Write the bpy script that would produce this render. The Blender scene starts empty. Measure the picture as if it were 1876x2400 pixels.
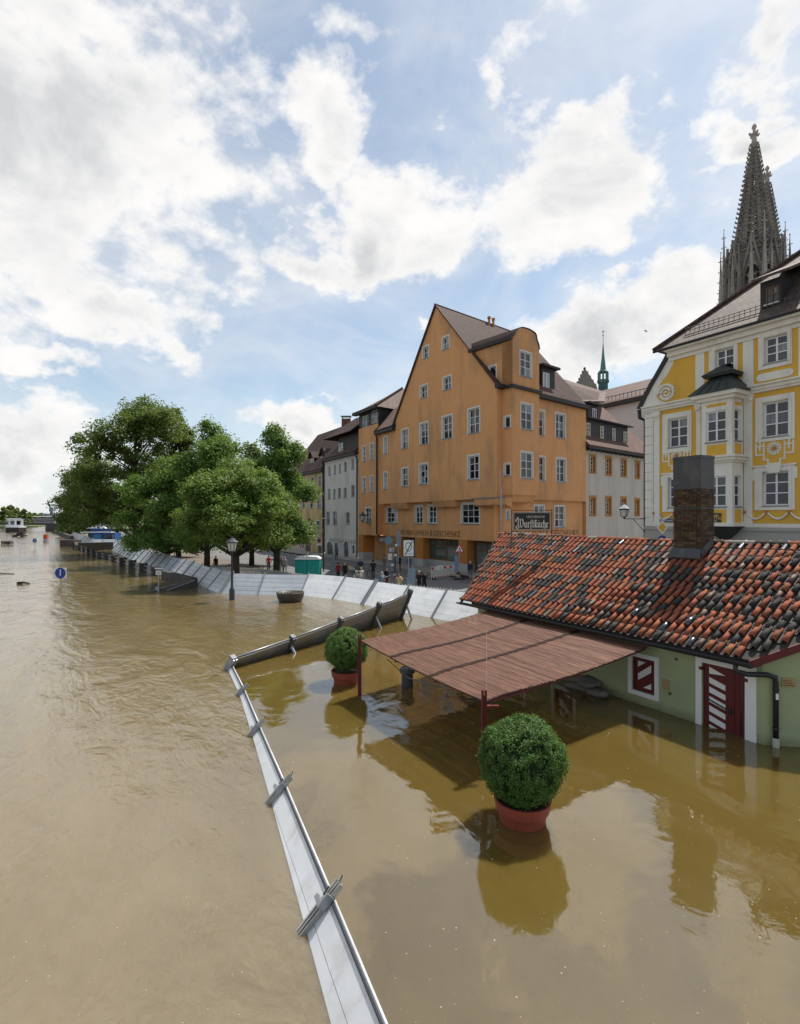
import bpy, bmesh, math, random
import numpy as np
from mathutils import Vector, Matrix
from mathutils.geometry import delaunay_2d_cdt
random.seed(7); RNG = np.random.default_rng(7)
SC = bpy.context.scene
COL = SC.collection
rad = math.radians

# ---------------------------------------------------------------- camera
F, CX, CY, HC = 1250.667, 938.0, 1218.0, 4.5
cam_d = bpy.data.cameras.new('camera'); cam = bpy.data.objects.new('camera', cam_d); COL.objects.link(cam)
cam.location = (0, 0, HC); cam.rotation_euler = (rad(90), 0, 0)
cam_d.sensor_fit = 'HORIZONTAL'; cam_d.sensor_width = 24; cam_d.lens = 16
cam_d.shift_y = 18 / 1876; cam_d.clip_start = .05; cam_d.clip_end = 9000
SC.camera = cam
SC.render.resolution_x, SC.render.resolution_y = 800, 1024

# ---------------------------------------------------------------- sun, sky, exposure
SUN_EL, SUN_AZ = 60.0, 42.0
sd = bpy.data.lights.new('sun', 'SUN'); sun = bpy.data.objects.new('sun', sd); COL.objects.link(sun)
sd.energy = 4.2; sd.angle = rad(.53); sd.color = (1, .955, .88)
_sv = Vector((math.sin(rad(SUN_AZ))*math.cos(rad(SUN_EL)), math.cos(rad(SUN_AZ))*math.cos(rad(SUN_EL)), math.sin(rad(SUN_EL))))
sun.rotation_euler = _sv.to_track_quat('Z', 'Y').to_euler(); sun.location = (30, 20, 60)
SC.view_settings.view_transform = 'Standard'; SC.view_settings.look = 'None'
SC.view_settings.exposure = .48; SC.view_settings.gamma = 1; SC.view_settings.use_curve_mapping = False

CL, CG = (7.2, 7.1, 7.0), (4.7, 4.8, 4.95)
def make_world():
    W = bpy.data.worlds.new('World'); SC.world = W; W.use_nodes = True
    nt = W.node_tree; N = nt.nodes; L = nt.links; N.clear()
    def math_(op, a, b=None, clamp=False):
        n = N.new('ShaderNodeMath'); n.operation = op; n.use_clamp = clamp
        for i, x in enumerate((a, b)):
            if x is None: continue
            if isinstance(x, (int, float)): n.inputs[i].default_value = x
            else: L.new(x, n.inputs[i])
        return n.outputs[0]
    def vec(op, a, b=None):
        n = N.new('ShaderNodeVectorMath'); n.operation = op
        for i, x in enumerate((a, b)):
            if x is None: continue
            if isinstance(x, (tuple, list)): n.inputs[i].default_value = x
            else: L.new(x, n.inputs[i])
        return n.outputs['Value'] if op == 'LENGTH' else n.outputs[0]
    def noise(v, scale, detail, rough=.55, dist=0.0):
        n = N.new('ShaderNodeTexNoise'); n.inputs['Scale'].default_value = scale; n.inputs['Detail'].default_value = detail
        n.inputs['Roughness'].default_value = rough; n.inputs['Distortion'].default_value = dist; L.new(v, n.inputs['Vector']); return n.outputs['Fac']
    def smooth(x, a, b, lo=0, hi=1):
        n = N.new('ShaderNodeMapRange'); n.interpolation_type = 'SMOOTHSTEP'; L.new(x, n.inputs[0])
        for i, q in enumerate((a, b, lo, hi)): n.inputs[1+i].default_value = q
        return n.outputs[0]
    tc = N.new('ShaderNodeTexCoord'); d = vec('NORMALIZE', tc.outputs['Generated'])
    sky = N.new('ShaderNodeTexSky'); sky.sky_type = 'NISHITA'; sky.sun_disc = False
    sky.sun_elevation = rad(SUN_EL); sky.sun_rotation = rad(SUN_AZ); sky.air_density = 1.0; sky.dust_density = .7; sky.ozone_density = 1.6
    # billowing cloud cover: noise over the dome, gathered into banks where the clouds stand
    sep = N.new('ShaderNodeSeparateXYZ'); L.new(d, sep.inputs[0])
    dn = vec('MULTIPLY', d, (1.0, 1.0, 1.45))
    big = noise(dn, 5.2, 9, .56, .25)
    fine = noise(vec('ADD', dn, (3.1, 7.7, 1.3)), 15, 7, .6, .15)
    wob = N.new('ShaderNodeTexNoise'); wob.inputs['Scale'].default_value = 5.5; wob.inputs['Detail'].default_value = 6; wob.inputs['Roughness'].default_value = .6; L.new(dn, wob.inputs['Vector'])
    woff = vec('SCALE', vec('SUBTRACT', wob.outputs['Color'], (.5, .5, .5)))
    woff.node.inputs['Scale'].default_value = .26
    dw = vec('ADD', d, woff)
    banks = [  # (px, py in the photograph's frame, half-width, half-height in degrees, weight)
        (90, 330, 17, 14, 1.15), (330, 560, 13, 8.5, .95), (-60, 560, 12, 9, 1.1), (170, 120, 11, 7, .9), (560, 620, 7, 4.5, .8), (-250, 150, 16, 16, 1),
        (770, 275, 4.6, 3.4, .85), (790, 400, 3.2, 2.4, .6), (960, 530, 7.0, 3.8, 1.05), (740, 590, 6.5, 3.4, .95), (1335, 400, 6.0, 4.8, 1.5), (1240, 470, 3.6, 3.0, 1.0), (1155, 200, 1.9, 2.6, .85), (1070, 270, 2.6, 1.5, .5),
        (190, 745, 10, 3.4, 1.0), (400, 810, 6, 2.3, .85), (70, 850, 5, 2.0, .95), (510, 820, 2, 1.0, .6), (880, 40, 6, 2.6, .52), (1010, 110, 4, 2.2, .42), (1330, 90, 8, 3, .45), (1580, 30, 5, 2, .6),
        (1450, 770, 9, 4.2, 1.15), (1620, 690, 8, 3.6, 1.0), (1520, 600, 2.2, .9, .6), (1620, 430, 4, 1.3, .6), (1800, 300, 4.6, 2.8, .95), (1860, 60, 4, 3.4, .9), (1870, 190, 3, 2, .7),
        (40, 1040, 8.5, 3.6, 1.1), (700, 985, 6, 2.4, 1.0), (1000, 765, 2.4, 1.1, .7), (800, 915, 3.5, .9, .6), (1800, 1000, 16, 5, 1),
        (-1300, 500, 22, 12, 1), (-3600, 700, 22, 12, 1), (4200, 600, 24, 12, 1)]
    tot = None
    for (px, py, rx, ry, w) in banks:
        c = Vector(((px-CX)/F, 1, (CY-py)/F)).normalized()
        right = Vector((c.y, -c.x, 0)).normalized(); up = right.cross(c)
        mp = N.new('ShaderNodeMapping'); mp.vector_type = 'TEXTURE'; mp.inputs['Location'].default_value = c
        mp.inputs['Rotation'].default_value = Matrix((right, c, up)).transposed().to_euler(); mp.inputs['Scale'].default_value = (math.sin(rad(rx))*1.75, .7, math.sin(rad(ry))*1.75)
        L.new(dw, mp.inputs['Vector']); gr = N.new('ShaderNodeTexGradient'); gr.gradient_type = 'SPHERICAL'; L.new(mp.outputs[0], gr.inputs[0])
        g_ = math_('MULTIPLY', gr.outputs['Fac'], w)
        tot = g_ if tot is None else math_('MAXIMUM', tot, g_)
    tot = math_('MINIMUM', tot, 1.0)
    far_ = smooth(math_('ABSOLUTE', math_('SUBTRACT', sep.outputs['Y'], 1.0)), .55, 1.1, 0, .34)     # the same broken cover goes on round the dome
    body = math_('ADD', math_('SUBTRACT', big, .5), math_('MULTIPLY', math_('SUBTRACT', fine, .5), .42))
    dens = math_('ADD', math_('ADD', tot, far_), math_('MULTIPLY', body, 1.6))
    cover = math_('MULTIPLY', smooth(dens, .22, .74), smooth(math_('ADD', fine, math_('MULTIPLY', tot, .5)), .30, .75, .62, 1.0))
    thin = smooth(math_('ADD', noise(vec('MULTIPLY', d, (1, 1, 2.0)), 3.4, 8, .62, .7), math_('MULTIPLY', tot, .22)), .34, .82, .20, .58)
    alpha = math_('MAXIMUM', cover, thin)
    haze_ = smooth(sep.outputs['Z'], .0, .24, .82, .0)
    # shade: thick cores greyer, lit rims white
    core = smooth(dens, .62, 1.1)
    shn = noise(vec('ADD', dn, (0, 0, .06)), 4.2, 6, .6, .4)
    shade = math_('ADD', math_('MULTIPLY', core, smooth(shn, .34, .66)), math_('MULTIPLY', smooth(fine, .62, .36), .22))
    mixc = N.new('ShaderNodeMix'); mixc.data_type = 'RGBA'; L.new(shade, mixc.inputs['Factor'])
    mixc.inputs['A'].default_value = (CL[0], CL[1], CL[2], 1); mixc.inputs['B'].default_value = (CG[0], CG[1], CG[2], 1)
    skyb = N.new('ShaderNodeMix'); skyb.data_type = 'RGBA'; skyb.blend_type = 'MULTIPLY'; skyb.inputs['Factor'].default_value = 1
    L.new(sky.outputs[0], skyb.inputs['A']); skyb.inputs['B'].default_value = (.95, 1.03, .98, 1)
    fin = N.new('ShaderNodeMix'); fin.data_type = 'RGBA'; L.new(alpha, fin.inputs['Factor'])
    hz = N.new('ShaderNodeMix'); hz.data_type = 'RGBA'; L.new(haze_, hz.inputs['Factor']); L.new(skyb.outputs['Result'], hz.inputs['A']); hz.inputs['B'].default_value = (5.9, 6.1, 6.4, 1)
    L.new(hz.outputs['Result'], fin.inputs['A']); L.new(mixc.outputs['Result'], fin.inputs['B'])
    bg = N.new('ShaderNodeBackground'); bg.inputs['Strength'].default_value = .10; L.new(fin.outputs['Result'], bg.inputs['Color'])
    out = N.new('ShaderNodeOutputWorld'); L.new(bg.outputs[0], out.inputs['Surface'])
make_world()
SC.world.cycles.sampling_method = 'MANUAL'; SC.world.cycles.sample_map_resolution = 512

# ---------------------------------------------------------------- materials
MATS = {}
def _nt(name):
    m = bpy.data.materials.new(name); m.use_nodes = True
    return m, m.node_tree.nodes, m.node_tree.links, m.node_tree.nodes['Principled BSDF']
def rgba(c): return (c[0], c[1], c[2], 1)
def mixrgb(N, L, fac, a, b, mode='MIX'):
    n = N.new('ShaderNodeMix'); n.data_type = 'RGBA'; n.blend_type = mode
    for key, x in (('Factor', fac), ('A', a), ('B', b)):
        if isinstance(x, (int, float)): n.inputs[key].default_value = x
        elif isinstance(x, (tuple, list)): n.inputs[key].default_value = rgba(x)
        else: L.new(x, n.inputs[key])
    return n.outputs['Result']
def ramp(N, L, x, a, b, lo=0., hi=1.):
    n = N.new('ShaderNodeMapRange'); L.new(x, n.inputs[0])
    for i, q in enumerate((a, b, lo, hi)): n.inputs[1+i].default_value = q
    return n.outputs[0]
def nz(N, L, vec, scale, detail=5, rough=.55, dist=0):
    n = N.new('ShaderNodeTexNoise'); n.inputs['Scale'].default_value = scale; n.inputs['Detail'].default_value = detail
    n.inputs['Roughness'].default_value = rough; n.inputs['Distortion'].default_value = dist
    if vec is not None: L.new(vec, n.inputs['Vector'])
    return n.outputs['Fac']
def stretch(N, L, vec, s):
    n = N.new('ShaderNodeVectorMath'); n.operation = 'MULTIPLY'; L.new(vec, n.inputs[0]); n.inputs[1].default_value = s; return n.outputs[0]
def pm(name, col, rough=.8, var=.12, scale=1.5, bump=0., bscale=40., metal=0., spec=.4, col2=None, stain=None, orand=0., island=0.):
    """procedural material: base colour with large and fine mottling, optional stain patches and relief"""
    if name in MATS: return MATS[name]
    m, N, L, B = _nt(name); MATS[name] = m
    pos = N.new('ShaderNodeNewGeometry').outputs['Position']
    c2 = col2 or tuple(x*.72 for x in col)
    f = ramp(N, L, nz(N, L, pos, scale, 7, .62), .32, .72, 0, var*4 if col2 is None else 1)
    c = mixrgb(N, L, f, col, c2)
    c = mixrgb(N, L, ramp(N, L, nz(N, L, pos, scale*17, 4, .6), .3, .7, 0, var*1.2), c, tuple(x*.6 for x in col))
    if stain:
        sc, scol, lo, amt = stain
        sf = ramp(N, L, nz(N, L, stretch(N, L, pos, (1, 1, .38)), sc, 6, .6), lo, lo+.16, 0, amt)
        c = mixrgb(N, L, sf, c, scol)
    if orand or island:
        rnd = N.new('ShaderNodeObjectInfo').outputs['Random'] if orand else N.new('ShaderNodeNewGeometry').outputs['Random Per Island']
        a = orand or island
        hs = N.new('ShaderNodeHueSaturation'); L.new(c, hs.inputs['Color']); L.new(ramp(N, L, rnd, 0, 1, 1-a, 1+a), hs.inputs['Value']); c = hs.outputs[0]
    L.new(c, B.inputs['Base Color']); B.inputs['Roughness'].default_value = rough; B.inputs['Metallic'].default_value = metal
    B.inputs['Specular IOR Level'].default_value = spec
    if bump:
        b = N.new('ShaderNodeBump'); b.inputs['Strength'].default_value = bump; b.inputs['Distance'].default_value = .02
        L.new(nz(N, L, pos, bscale, 5, .6), b.inputs['Height']); L.new(b.outputs[0], B.inputs['Normal'])
    return m
def streaks(m, dark, amt=.5, sc=1.3, lo=.5):
    """rain runs and grime trailing down a rendered wall"""
    N, L = m.node_tree.nodes, m.node_tree.links; B = N['Principled BSDF']; src = B.inputs['Base Color'].links[0].from_socket
    pos = N.new('ShaderNodeNewGeometry').outputs['Position']
    f = nz(N, L, stretch(N, L, pos, (1, 1, .07)), sc, 6, .65); g_ = nz(N, L, pos, .22, 4, .6)
    mu = N.new('ShaderNodeMath'); mu.operation = 'MULTIPLY'; L.new(ramp(N, L, f, lo, lo+.2, 0, amt), mu.inputs[0]); L.new(ramp(N, L, g_, .38, .62), mu.inputs[1])
    L.new(mixrgb(N, L, mu.outputs[0], src, dark), B.inputs['Base Color']); return m
def roofmat(name, col, col2, tw=.22, th=.20, bump=.9):
    """flat plain tiles in courses (UV in metres); each tile its own tone"""
    if name in MATS: return MATS[name]
    m, N, L, B = _nt(name); MATS[name] = m
    uv = N.new('ShaderNodeUVMap').outputs[0]; pos = N.new('ShaderNodeNewGeometry').outputs['Position']
    br = N.new('ShaderNodeTexBrick'); L.new(uv, br.inputs['Vector']); br.inputs['Scale'].default_value = 1
    br.inputs['Brick Width'].default_value = tw; br.inputs['Row Height'].default_value = th; br.inputs['Mortar Size'].default_value = .018
    br.inputs['Mortar Smooth'].default_value = .3; br.inputs['Bias'].default_value = 0
    br.inputs['Color1'].default_value = rgba(col); br.inputs['Color2'].default_value = rgba(col2); br.inputs['Mortar'].default_value = rgba(tuple(x*.32 for x in col2))
    c = mixrgb(N, L, ramp(N, L, nz(N, L, pos, .55, 7, .65), .40, .72, 0, .62), br.outputs['Color'], tuple(x*.42 for x in col2))
    c = mixrgb(N, L, ramp(N, L, nz(N, L, pos, 6, 4, .6), .55, .8, 0, .3), c, (.20, .145, .105))
    L.new(c, B.inputs['Base Color']); B.inputs['Roughness'].default_value = .78
    sx = N.new('ShaderNodeSeparateXYZ'); L.new(uv, sx.inputs[0])
    fr = N.new('ShaderNodeMath'); fr.operation = 'FRACT'; dv = N.new('ShaderNodeMath'); dv.operation = 'DIVIDE'; L.new(sx.outputs['Y'], dv.inputs[0]); dv.inputs[1].default_value = th
    L.new(dv.outputs[0], fr.inputs[0])
    b = N.new('ShaderNodeBump'); b.inputs['Strength'].default_value = bump; b.inputs['Distance'].default_value = .09; b.invert = True
    L.new(fr.outputs[0], b.inputs['Height'])
    b2 = N.new('ShaderNodeBump'); b2.inputs['Strength'].default_value = .5; b2.inputs['Distance'].default_value = .02; b2.invert = True
    L.new(br.outputs['Fac'], b2.inputs['Height']); L.new(b.outputs[0], b2.inputs['Normal']); L.new(b2.outputs[0], B.inputs['Normal'])
    return m
def glassmat(name, dark=(.012, .015, .018), curtain=(.42, .46, .52), lim=.62):
    if name in MATS: return MATS[name]
    m, N, L, B = _nt(name); MATS[name] = m
    rnd = N.new('ShaderNodeObjectInfo').outputs['Random']; pos = N.new('ShaderNodeNewGeometry').outputs['Position']
    f = ramp(N, L, rnd, lim, lim+.25, 0, .6)
    fold = ramp(N, L, nz(N, L, stretch(N, L, pos, (9, 9, .3)), 1.5, 3), .3, .7, .45, 1)
    c = mixrgb(N, L, f, dark, curtain); c = mixrgb(N, L, fold, tuple(x*.8 for x in dark), c)
    L.new(c, B.inputs['Base Color']); B.inputs['Roughness'].default_value = .03; B.inputs['IOR'].default_value = 1.52; B.inputs['Specular IOR Level'].default_value = .5
    b = N.new('ShaderNodeBump'); b.inputs['Strength'].default_value = .03; L.new(nz(N, L, pos, 1.3, 2), b.inputs['Height']); L.new(b.outputs[0], B.inputs['Normal'])
    return m
def watermat(name, col, rough, layers, fresnel=.5, murk=None, ior=1.75, streak=.35):
    """muddy flood water: silt colour under a glossy, rippled surface; layers = (scale, stretch, strength, detail)"""
    m, N, L, B = _nt(name); MATS[name] = m
    pos = N.new('ShaderNodeNewGeometry').outputs['Position']
    rot = N.new('ShaderNodeVectorRotate'); rot.rotation_type = 'Z_AXIS'; rot.inputs['Angle'].default_value = rad(-31); L.new(pos, rot.inputs['Vector'])
    p = rot.outputs[0]
    c = mixrgb(N, L, ramp(N, L, nz(N, L, stretch(N, L, p, (1, .25, 1)), streak, 8, .66, .8), .35, .68), col, murk or tuple(x*.86 for x in col))
    L.new(c, B.inputs['Base Color']); B.inputs['Roughness'].default_value = rough; B.inputs['IOR'].default_value = ior
    m.node_tree.nodes['Principled BSDF'].subsurface_method = 'BURLEY'; B.inputs['Subsurface Weight'].default_value = 1.; B.inputs['Subsurface Radius'].default_value = (1, .8, .4); B.inputs['Subsurface Scale'].default_value = .26
    B.inputs['Specular IOR Level'].default_value = fresnel
    prev = None
    for (scale, st, strength, det, dist) in layers:
        b = N.new('ShaderNodeBump'); b.inputs['Strength'].default_value = strength; b.inputs['Distance'].default_value = 1/scale*.25
        L.new(nz(N, L, stretch(N, L, p, st), scale, det, .55, dist), b.inputs['Height'])
        if prev is not None: L.new(prev, b.inputs['Normal'])
        prev = b.outputs[0]
    L.new(prev, B.inputs['Normal'])
    return m
def leafmat(name, a, b, trans=.35):
    if name in MATS: return MATS[name]
    m, N, L, B = _nt(name); MATS[name] = m
    g = N.new('ShaderNodeNewGeometry'); pos = g.outputs['Position']
    c = mixrgb(N, L, ramp(N, L, nz(N, L, pos, .45, 4, .6), .35, .65), a, b)
    hs = N.new('ShaderNodeHueSaturation'); L.new(c, hs.inputs['Color']); L.new(ramp(N, L, g.outputs['Random Per Island'], 0, 1, .62, 1.4), hs.inputs['Value'])
    L.new(ramp(N, L, g.outputs['Random Per Island'], 0, 1, .485, .512), hs.inputs['Hue'])
    L.new(hs.outputs[0], B.inputs['Base Color']); B.inputs['Roughness'].default_value = .55; B.inputs['Specular IOR Level'].default_value = .3
    t = N.new('ShaderNodeBsdfTranslucent'); L.new(mixrgb(N, L, .5, hs.outputs[0], (.30, .42, .05), 'MIX'), t.inputs['Color'])
    mx = N.new('ShaderNodeMixShader'); mx.inputs[0].default_value = trans
    L.new(B.outputs[0], mx.inputs[1]); L.new(t.outputs[0], mx.inputs[2]); L.new(mx.outputs[0], N['Material Output'].inputs['Surface'])
    return m

# ---------------------------------------------------------------- mesh builder
class MB:
    def __init__(s): s.v = []; s.f = []; s.m = []; s.smooth = False
    def add(s, pts, faces, mi=0):
        o = len(s.v); s.v += [tuple(p) for p in pts]
        for f in faces: s.f.append([o+i for i in f]); s.m.append(mi)
    def quad(s, a, b, c, d, mi=0): s.add((a, b, c, d), ((0, 1, 2, 3),), mi)
    def poly(s, pts, mi=0): s.add(pts, (tuple(range(len(pts))),), mi)
    def hexa(s, p, mi=0):      # 8 corners: bottom ring 0-3, top ring 4-7
        s.add(p, ((3, 2, 1, 0), (4, 5, 6, 7), (0, 1, 5, 4), (1, 2, 6, 5), (2, 3, 7, 6), (3, 0, 4, 7)), mi)
    def box(s, x0, x1, y0, y1, z0, z1, mi=0):
        s.hexa([(x0, y0, z0), (x1, y0, z0), (x1, y1, z0), (x0, y1, z0), (x0, y0, z1), (x1, y0, z1), (x1, y1, z1), (x0, y1, z1)], mi)
    def fbox(s, fr, s0, s1, z0, z1, n0, n1, mi=0):   # box in a facade frame
        s.hexa([fr.P(s0, z0, n1), fr.P(s1, z0, n1), fr.P(s1, z0, n0), fr.P(s0, z0, n0), fr.P(s0, z1, n1), fr.P(s1, z1, n1), fr.P(s1, z1, n0), fr.P(s0, z1, n0)], mi)
    def ring(s, c, ax, ay, r, n): return [tuple(c[k]+r*(math.cos(2*math.pi*i/n)*ax[k]+math.sin(2*math.pi*i/n)*ay[k]) for k in range(3)) for i in range(n)]
    def tube(s, path, r, n=6, mi=0, caps=True):
        path = [Vector(p) for p in path]; rs = r if isinstance(r, (list, tuple)) else [r]*len(path); o = len(s.v)
        for i, p in enumerate(path):
            d = (path[min(i+1, len(path)-1)]-path[max(i-1, 0)])
            if d.length < 1e-9: d = Vector((0, 0, 1))
            d.normalize(); ax = d.cross(Vector((0, 0, 1)))
            if ax.length < .05: ax = d.cross(Vector((1, 0, 0)))
            ax.normalize(); ay = ax.cross(d); s.v += s.ring(p, ax, ay, rs[i], n)
        for i in range(len(path)-1):
            for j in range(n):
                a = o+i*n+j; b = o+i*n+(j+1) % n; s.f.append([a, b, b+n, a+n]); s.m.append(mi)
        if caps:
            s.f.append([o+j for j in range(n)][::-1]); s.f.append([o+(len(path)-1)*n+j for j in range(n)]); s.m += [mi, mi]
    def lathe(s, prof, c, n=16, mi=0, a0=0., a1=2*math.pi):
        o = len(s.v); full = abs(a1-a0-2*math.pi) < 1e-6; k = n if full else n+1
        for (r, z) in prof:
            for i in range(k):
                a = a0+(a1-a0)*i/n; s.v.append((c[0]+r*math.cos(a), c[1]+r*math.sin(a), c[2]+z))
        for q in range(len(prof)-1):
            for i in range(n):
                a = o+q*k+i; b = o+q*k+(i+1) % k; s.f.append([a, b, b+k, a+k]); s.m.append(mi)
    def prism(s, poly, fn, n0, n1, mi=0):       # polygon (a,b) extruded from n0 to n1 through fn(a,b,n)
        k = len(poly); A = [fn(a, b, n0) for a, b in poly]; Bq = [fn(a, b, n1) for a, b in poly]
        s.add(A+Bq, [tuple(range(k))[::-1], tuple(range(k, 2*k))]+[(i, (i+1) % k, k+(i+1) % k, k+i) for i in range(k)], mi)
ROOT = {}
def mesh_of(name, mb, mats, origin=(0, 0, 0), uv=True, smooth=None):
    me = bpy.data.meshes.new(name)
    V = np.array(mb.v, dtype=np.float64).reshape(-1, 3)-np.array(origin)
    me.from_pydata(V.tolist(), [], mb.f)
    for m in (mats if isinstance(mats, (list, tuple)) else [mats]): me.materials.append(m)
    if any(mb.m): me.polygons.foreach_set('material_index', mb.m)
    if uv:
        ul = me.uv_layers.new(name='UVMap'); out = np.zeros(len(me.loops)*2)
        for p in me.polygons:
            n = p.normal; h = Vector((-n.y, n.x, 0))
            if h.length < 1e-3: h = Vector((1, 0, 0))
            h.normalize(); up = n.cross(h)
            for li in p.loop_indices:
                co = me.vertices[me.loops[li].vertex_index].co; out[2*li] = co.dot(h); out[2*li+1] = co.dot(up)
        ul.data.foreach_set('uv', out)
    if smooth or (smooth is None and mb.smooth): me.polygons.foreach_set('use_smooth', [True]*len(me.polygons))
    return me
def obj(name, mb, mats, parent=None, label=None, cat=None, group=None, kind=None, loc=None, smooth=None):
    org = ROOT[parent] if parent else (loc or (0, 0, 0))
    me = mb if isinstance(mb, bpy.types.Mesh) else mesh_of(name, mb, mats, org, smooth=smooth)
    o = bpy.data.objects.new(name, me); COL.objects.link(o); ROOT[o] = org
    if parent: o.parent = parent
    else: o.location = org
    tag(o, label, cat, group, kind); return o
def tag(o, label=None, cat=None, group=None, kind=None):
    for k, v in (('label', label), ('category', cat), ('group', group), ('kind', kind)):
        if v: o[k] = v
    return o
def thing(name, loc, label, cat, group=None):
    o = bpy.data.objects.new(name, None); COL.objects.link(o); o.location = loc; o.empty_display_size = .2
    ROOT[o] = tuple(loc); return tag(o, label, cat, group)
def piece(name, me, parent, loc, M=None, mat=None):
    """a shared-mesh piece placed at world loc under parent"""
    o = bpy.data.objects.new(name, me); COL.objects.link(o); o.parent = parent
    r = ROOT[parent]; T = Matrix.Translation(Vector(loc)-Vector(r)); o.matrix_local = T @ M.to_4x4() if M is not None else T
    ROOT[o] = r; return o
def copy_tree(o, parent=None):
    c = o.copy(); COL.objects.link(c)
    if parent: c.parent = parent
    for ch in o.children: copy_tree(ch, c)
    return c

# ---------------------------------------------------------------- frames
class Fr:
    """a vertical facade plane: s along it, z up, n outwards"""
    def __init__(s, x, y, dx, dy, flip=1):
        l = math.hypot(dx, dy); s.o = (x, y); s.d = (dx/l, dy/l); s.n = (s.d[1]*flip, -s.d[0]*flip)
    def P(s, a, z, n=0): return (s.o[0]+s.d[0]*a+s.n[0]*n, s.o[1]+s.d[1]*a+s.n[1]*n, z)
    def px(s, uv, n=0):
        rx, ry, rz = (uv[0]-CX)/F, 1., (CY-uv[1])/F
        ox, oy = s.o[0]+s.n[0]*n, s.o[1]+s.n[1]*n
        t = (ox*s.n[0]+oy*s.n[1])/(rx*s.n[0]+ry*s.n[1])
        X, Y = rx*t, ry*t
        return ((X-ox)*s.d[0]+(Y-oy)*s.d[1], HC+rz*t)
    def off(s, n, a=0): f = Fr.__new__(Fr); p = s.P(a, 0, n); f.o = (p[0], p[1]); f.d = s.d; f.n = s.n; return f
    def rect(s, cv, x0, x1, yt, yb, n=0):
        xm = (x0+x1)/2; ym = (yt+yb)/2
        a = s.px(cv(x0, ym), n)[0]; b = s.px(cv(x1, ym), n)[0]
        return (min(a, b), max(a, b), s.px(cv(xm, yb), n)[1], s.px(cv(xm, yt), n)[1])
def at(u, v, z=0.):       # point of the level z seen at the photograph's (u, v)
    Y = F*(HC-z)/(v-CY); return ((u-CX)/F*Y, Y, z)
c1 = lambda x, y: (1040+x*.48975, 1100+y*.48973)
c2 = lambda x, y: (1400+x*.33879, 560+y*.33884)
r1 = lambda x, y: (820+x*.22261, 960+y*.22256)
r2 = lambda x, y: (820+x*.22261, 700+y*.22256)
r3 = lambda x, y: (1120+x*.25776, 740+y*.25781)
r5 = lambda x, y: (680+x*.19231, 920+y*.19231)
E = (-.518, .8554); PV = (.8554, .518)
ZS = -.9            # street level behind the flood wall

def inpoly(p, poly):
    r = False; x, y = p; j = len(poly)-1
    for i in range(len(poly)):
        xi, yi = poly[i]; xj, yj = poly[j]
        if (yi > y) != (yj > y) and x < (xj-xi)*(y-yi)/(yj-yi)+xi: r = not r
        j = i
    return r
def wall(mb, fr, outline, holes, n=0., depth=.22, mi=0, mir=None):
    """facade skin with real openings and their reveals"""
    polys = [[(h[0], h[2]), (h[1], h[2]), (h[1], h[3]), (h[0], h[3])] if isinstance(h[0], (int, float)) else h for h in holes]
    vs, es = [], []
    for pl in [outline]+polys:
        o = len(vs); vs += [Vector(p) for p in pl]; es += [(o+i, o+(i+1) % len(pl)) for i in range(len(pl))]
    V, _, Fc, *_r = delaunay_2d_cdt(vs, es, [], 0, 1e-5)
    o = len(mb.v); mb.v += [fr.P(p.x, p.y, n) for p in V]
    for f in Fc:
        c = sum((V[i] for i in f), Vector((0, 0)))/len(f)
        if inpoly(c, outline) and not any(inpoly(c, h) for h in polys): mb.f.append([o+i for i in f]); mb.m.append(mi)
    for pl in polys:
        for i in range(len(pl)):
            a, b = pl[i], pl[(i+1) % len(pl)]
            mb.quad(fr.P(*a, n), fr.P(*b, n), fr.P(*b, n-depth), fr.P(*a, n-depth), mi if mir is None else mir)
def window(parent, fr, s0, s1, z0, z1, n=0., depth=.2, cols=2, rows=(.33, .67), fm=None, gm=None, sm=None, band=0., sill=None, fw=.07, mw=.035, label=None, name='window', proud=.02, recess_col=None):
    """casement: frame with bars as the window mesh, panes / painted surround / sill as its sub-parts"""
    mb = MB(); d0, d1 = n-depth, n-depth+.07
    mb.fbox(fr, s0, s0+fw, z0, z1, d0, d1); mb.fbox(fr, s1-fw, s1, z0, z1, d0, d1)
    mb.fbox(fr, s0+fw, s1-fw, z0, z0+fw, d0, d1); mb.fbox(fr, s0+fw, s1-fw, z1-fw, z1, d0, d1)
    xs = [s0+fw+(s1-s0-2*fw)*i/cols for i in range(cols+1)]; zs = [z0+fw]+[z0+fw+(z1-z0-2*fw)*q for q in rows]+[z1-fw]
    for i, x in enumerate(xs[1:-1]): mb.fbox(fr, x-(mw if cols == 2 else mw*.6), x+(mw if cols == 2 else mw*.6), z0+fw, z1-fw, d0+.004, d1+.012)
    for k, z in enumerate(zs[1:-1]): mb.fbox(fr, s0+fw, s1-fw, z-mw*.6, z+mw*.6, d0+.002, d1+.004)
    w = obj(name, mb, fm, parent, label)
    for i in range(cols):
        for k in range(len(zs)-1):
            q = MB(); q.fbox(fr, xs[i]+.01, xs[i+1]-.01, zs[k]+.01, zs[k+1]-.01, d0+.015, d0+.03); obj('pane', q, gm, w)
    if band:
        q = MB(); b = band; pr = n+proud
        for (a, c, e, g) in ((s0-b, s0, z0-b*.7, z1+b), (s1, s1+b, z0-b*.7, z1+b), (s0, s1, z1, z1+b), (s0, s1, z0-b*.7, z0)): q.fbox(fr, a, c, e, g, n-.01, pr)
        for (a, c) in ((s0, s0+.012), (s1-.012, s1)): q.fbox(fr, a, c, z0, z1, n-depth, n-.002)
        q.fbox(fr, s0, s1, z1-.012, z1, n-depth, n-.002)
        obj('surround', q, sm, w)
    if sill is not None:
        q = MB(); q.fbox(fr, s0-.04, s1+.04, z0-.07, z0+.012, n-depth+.06, n+.09); obj('sill', q, sill, w)
    return w
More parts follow.
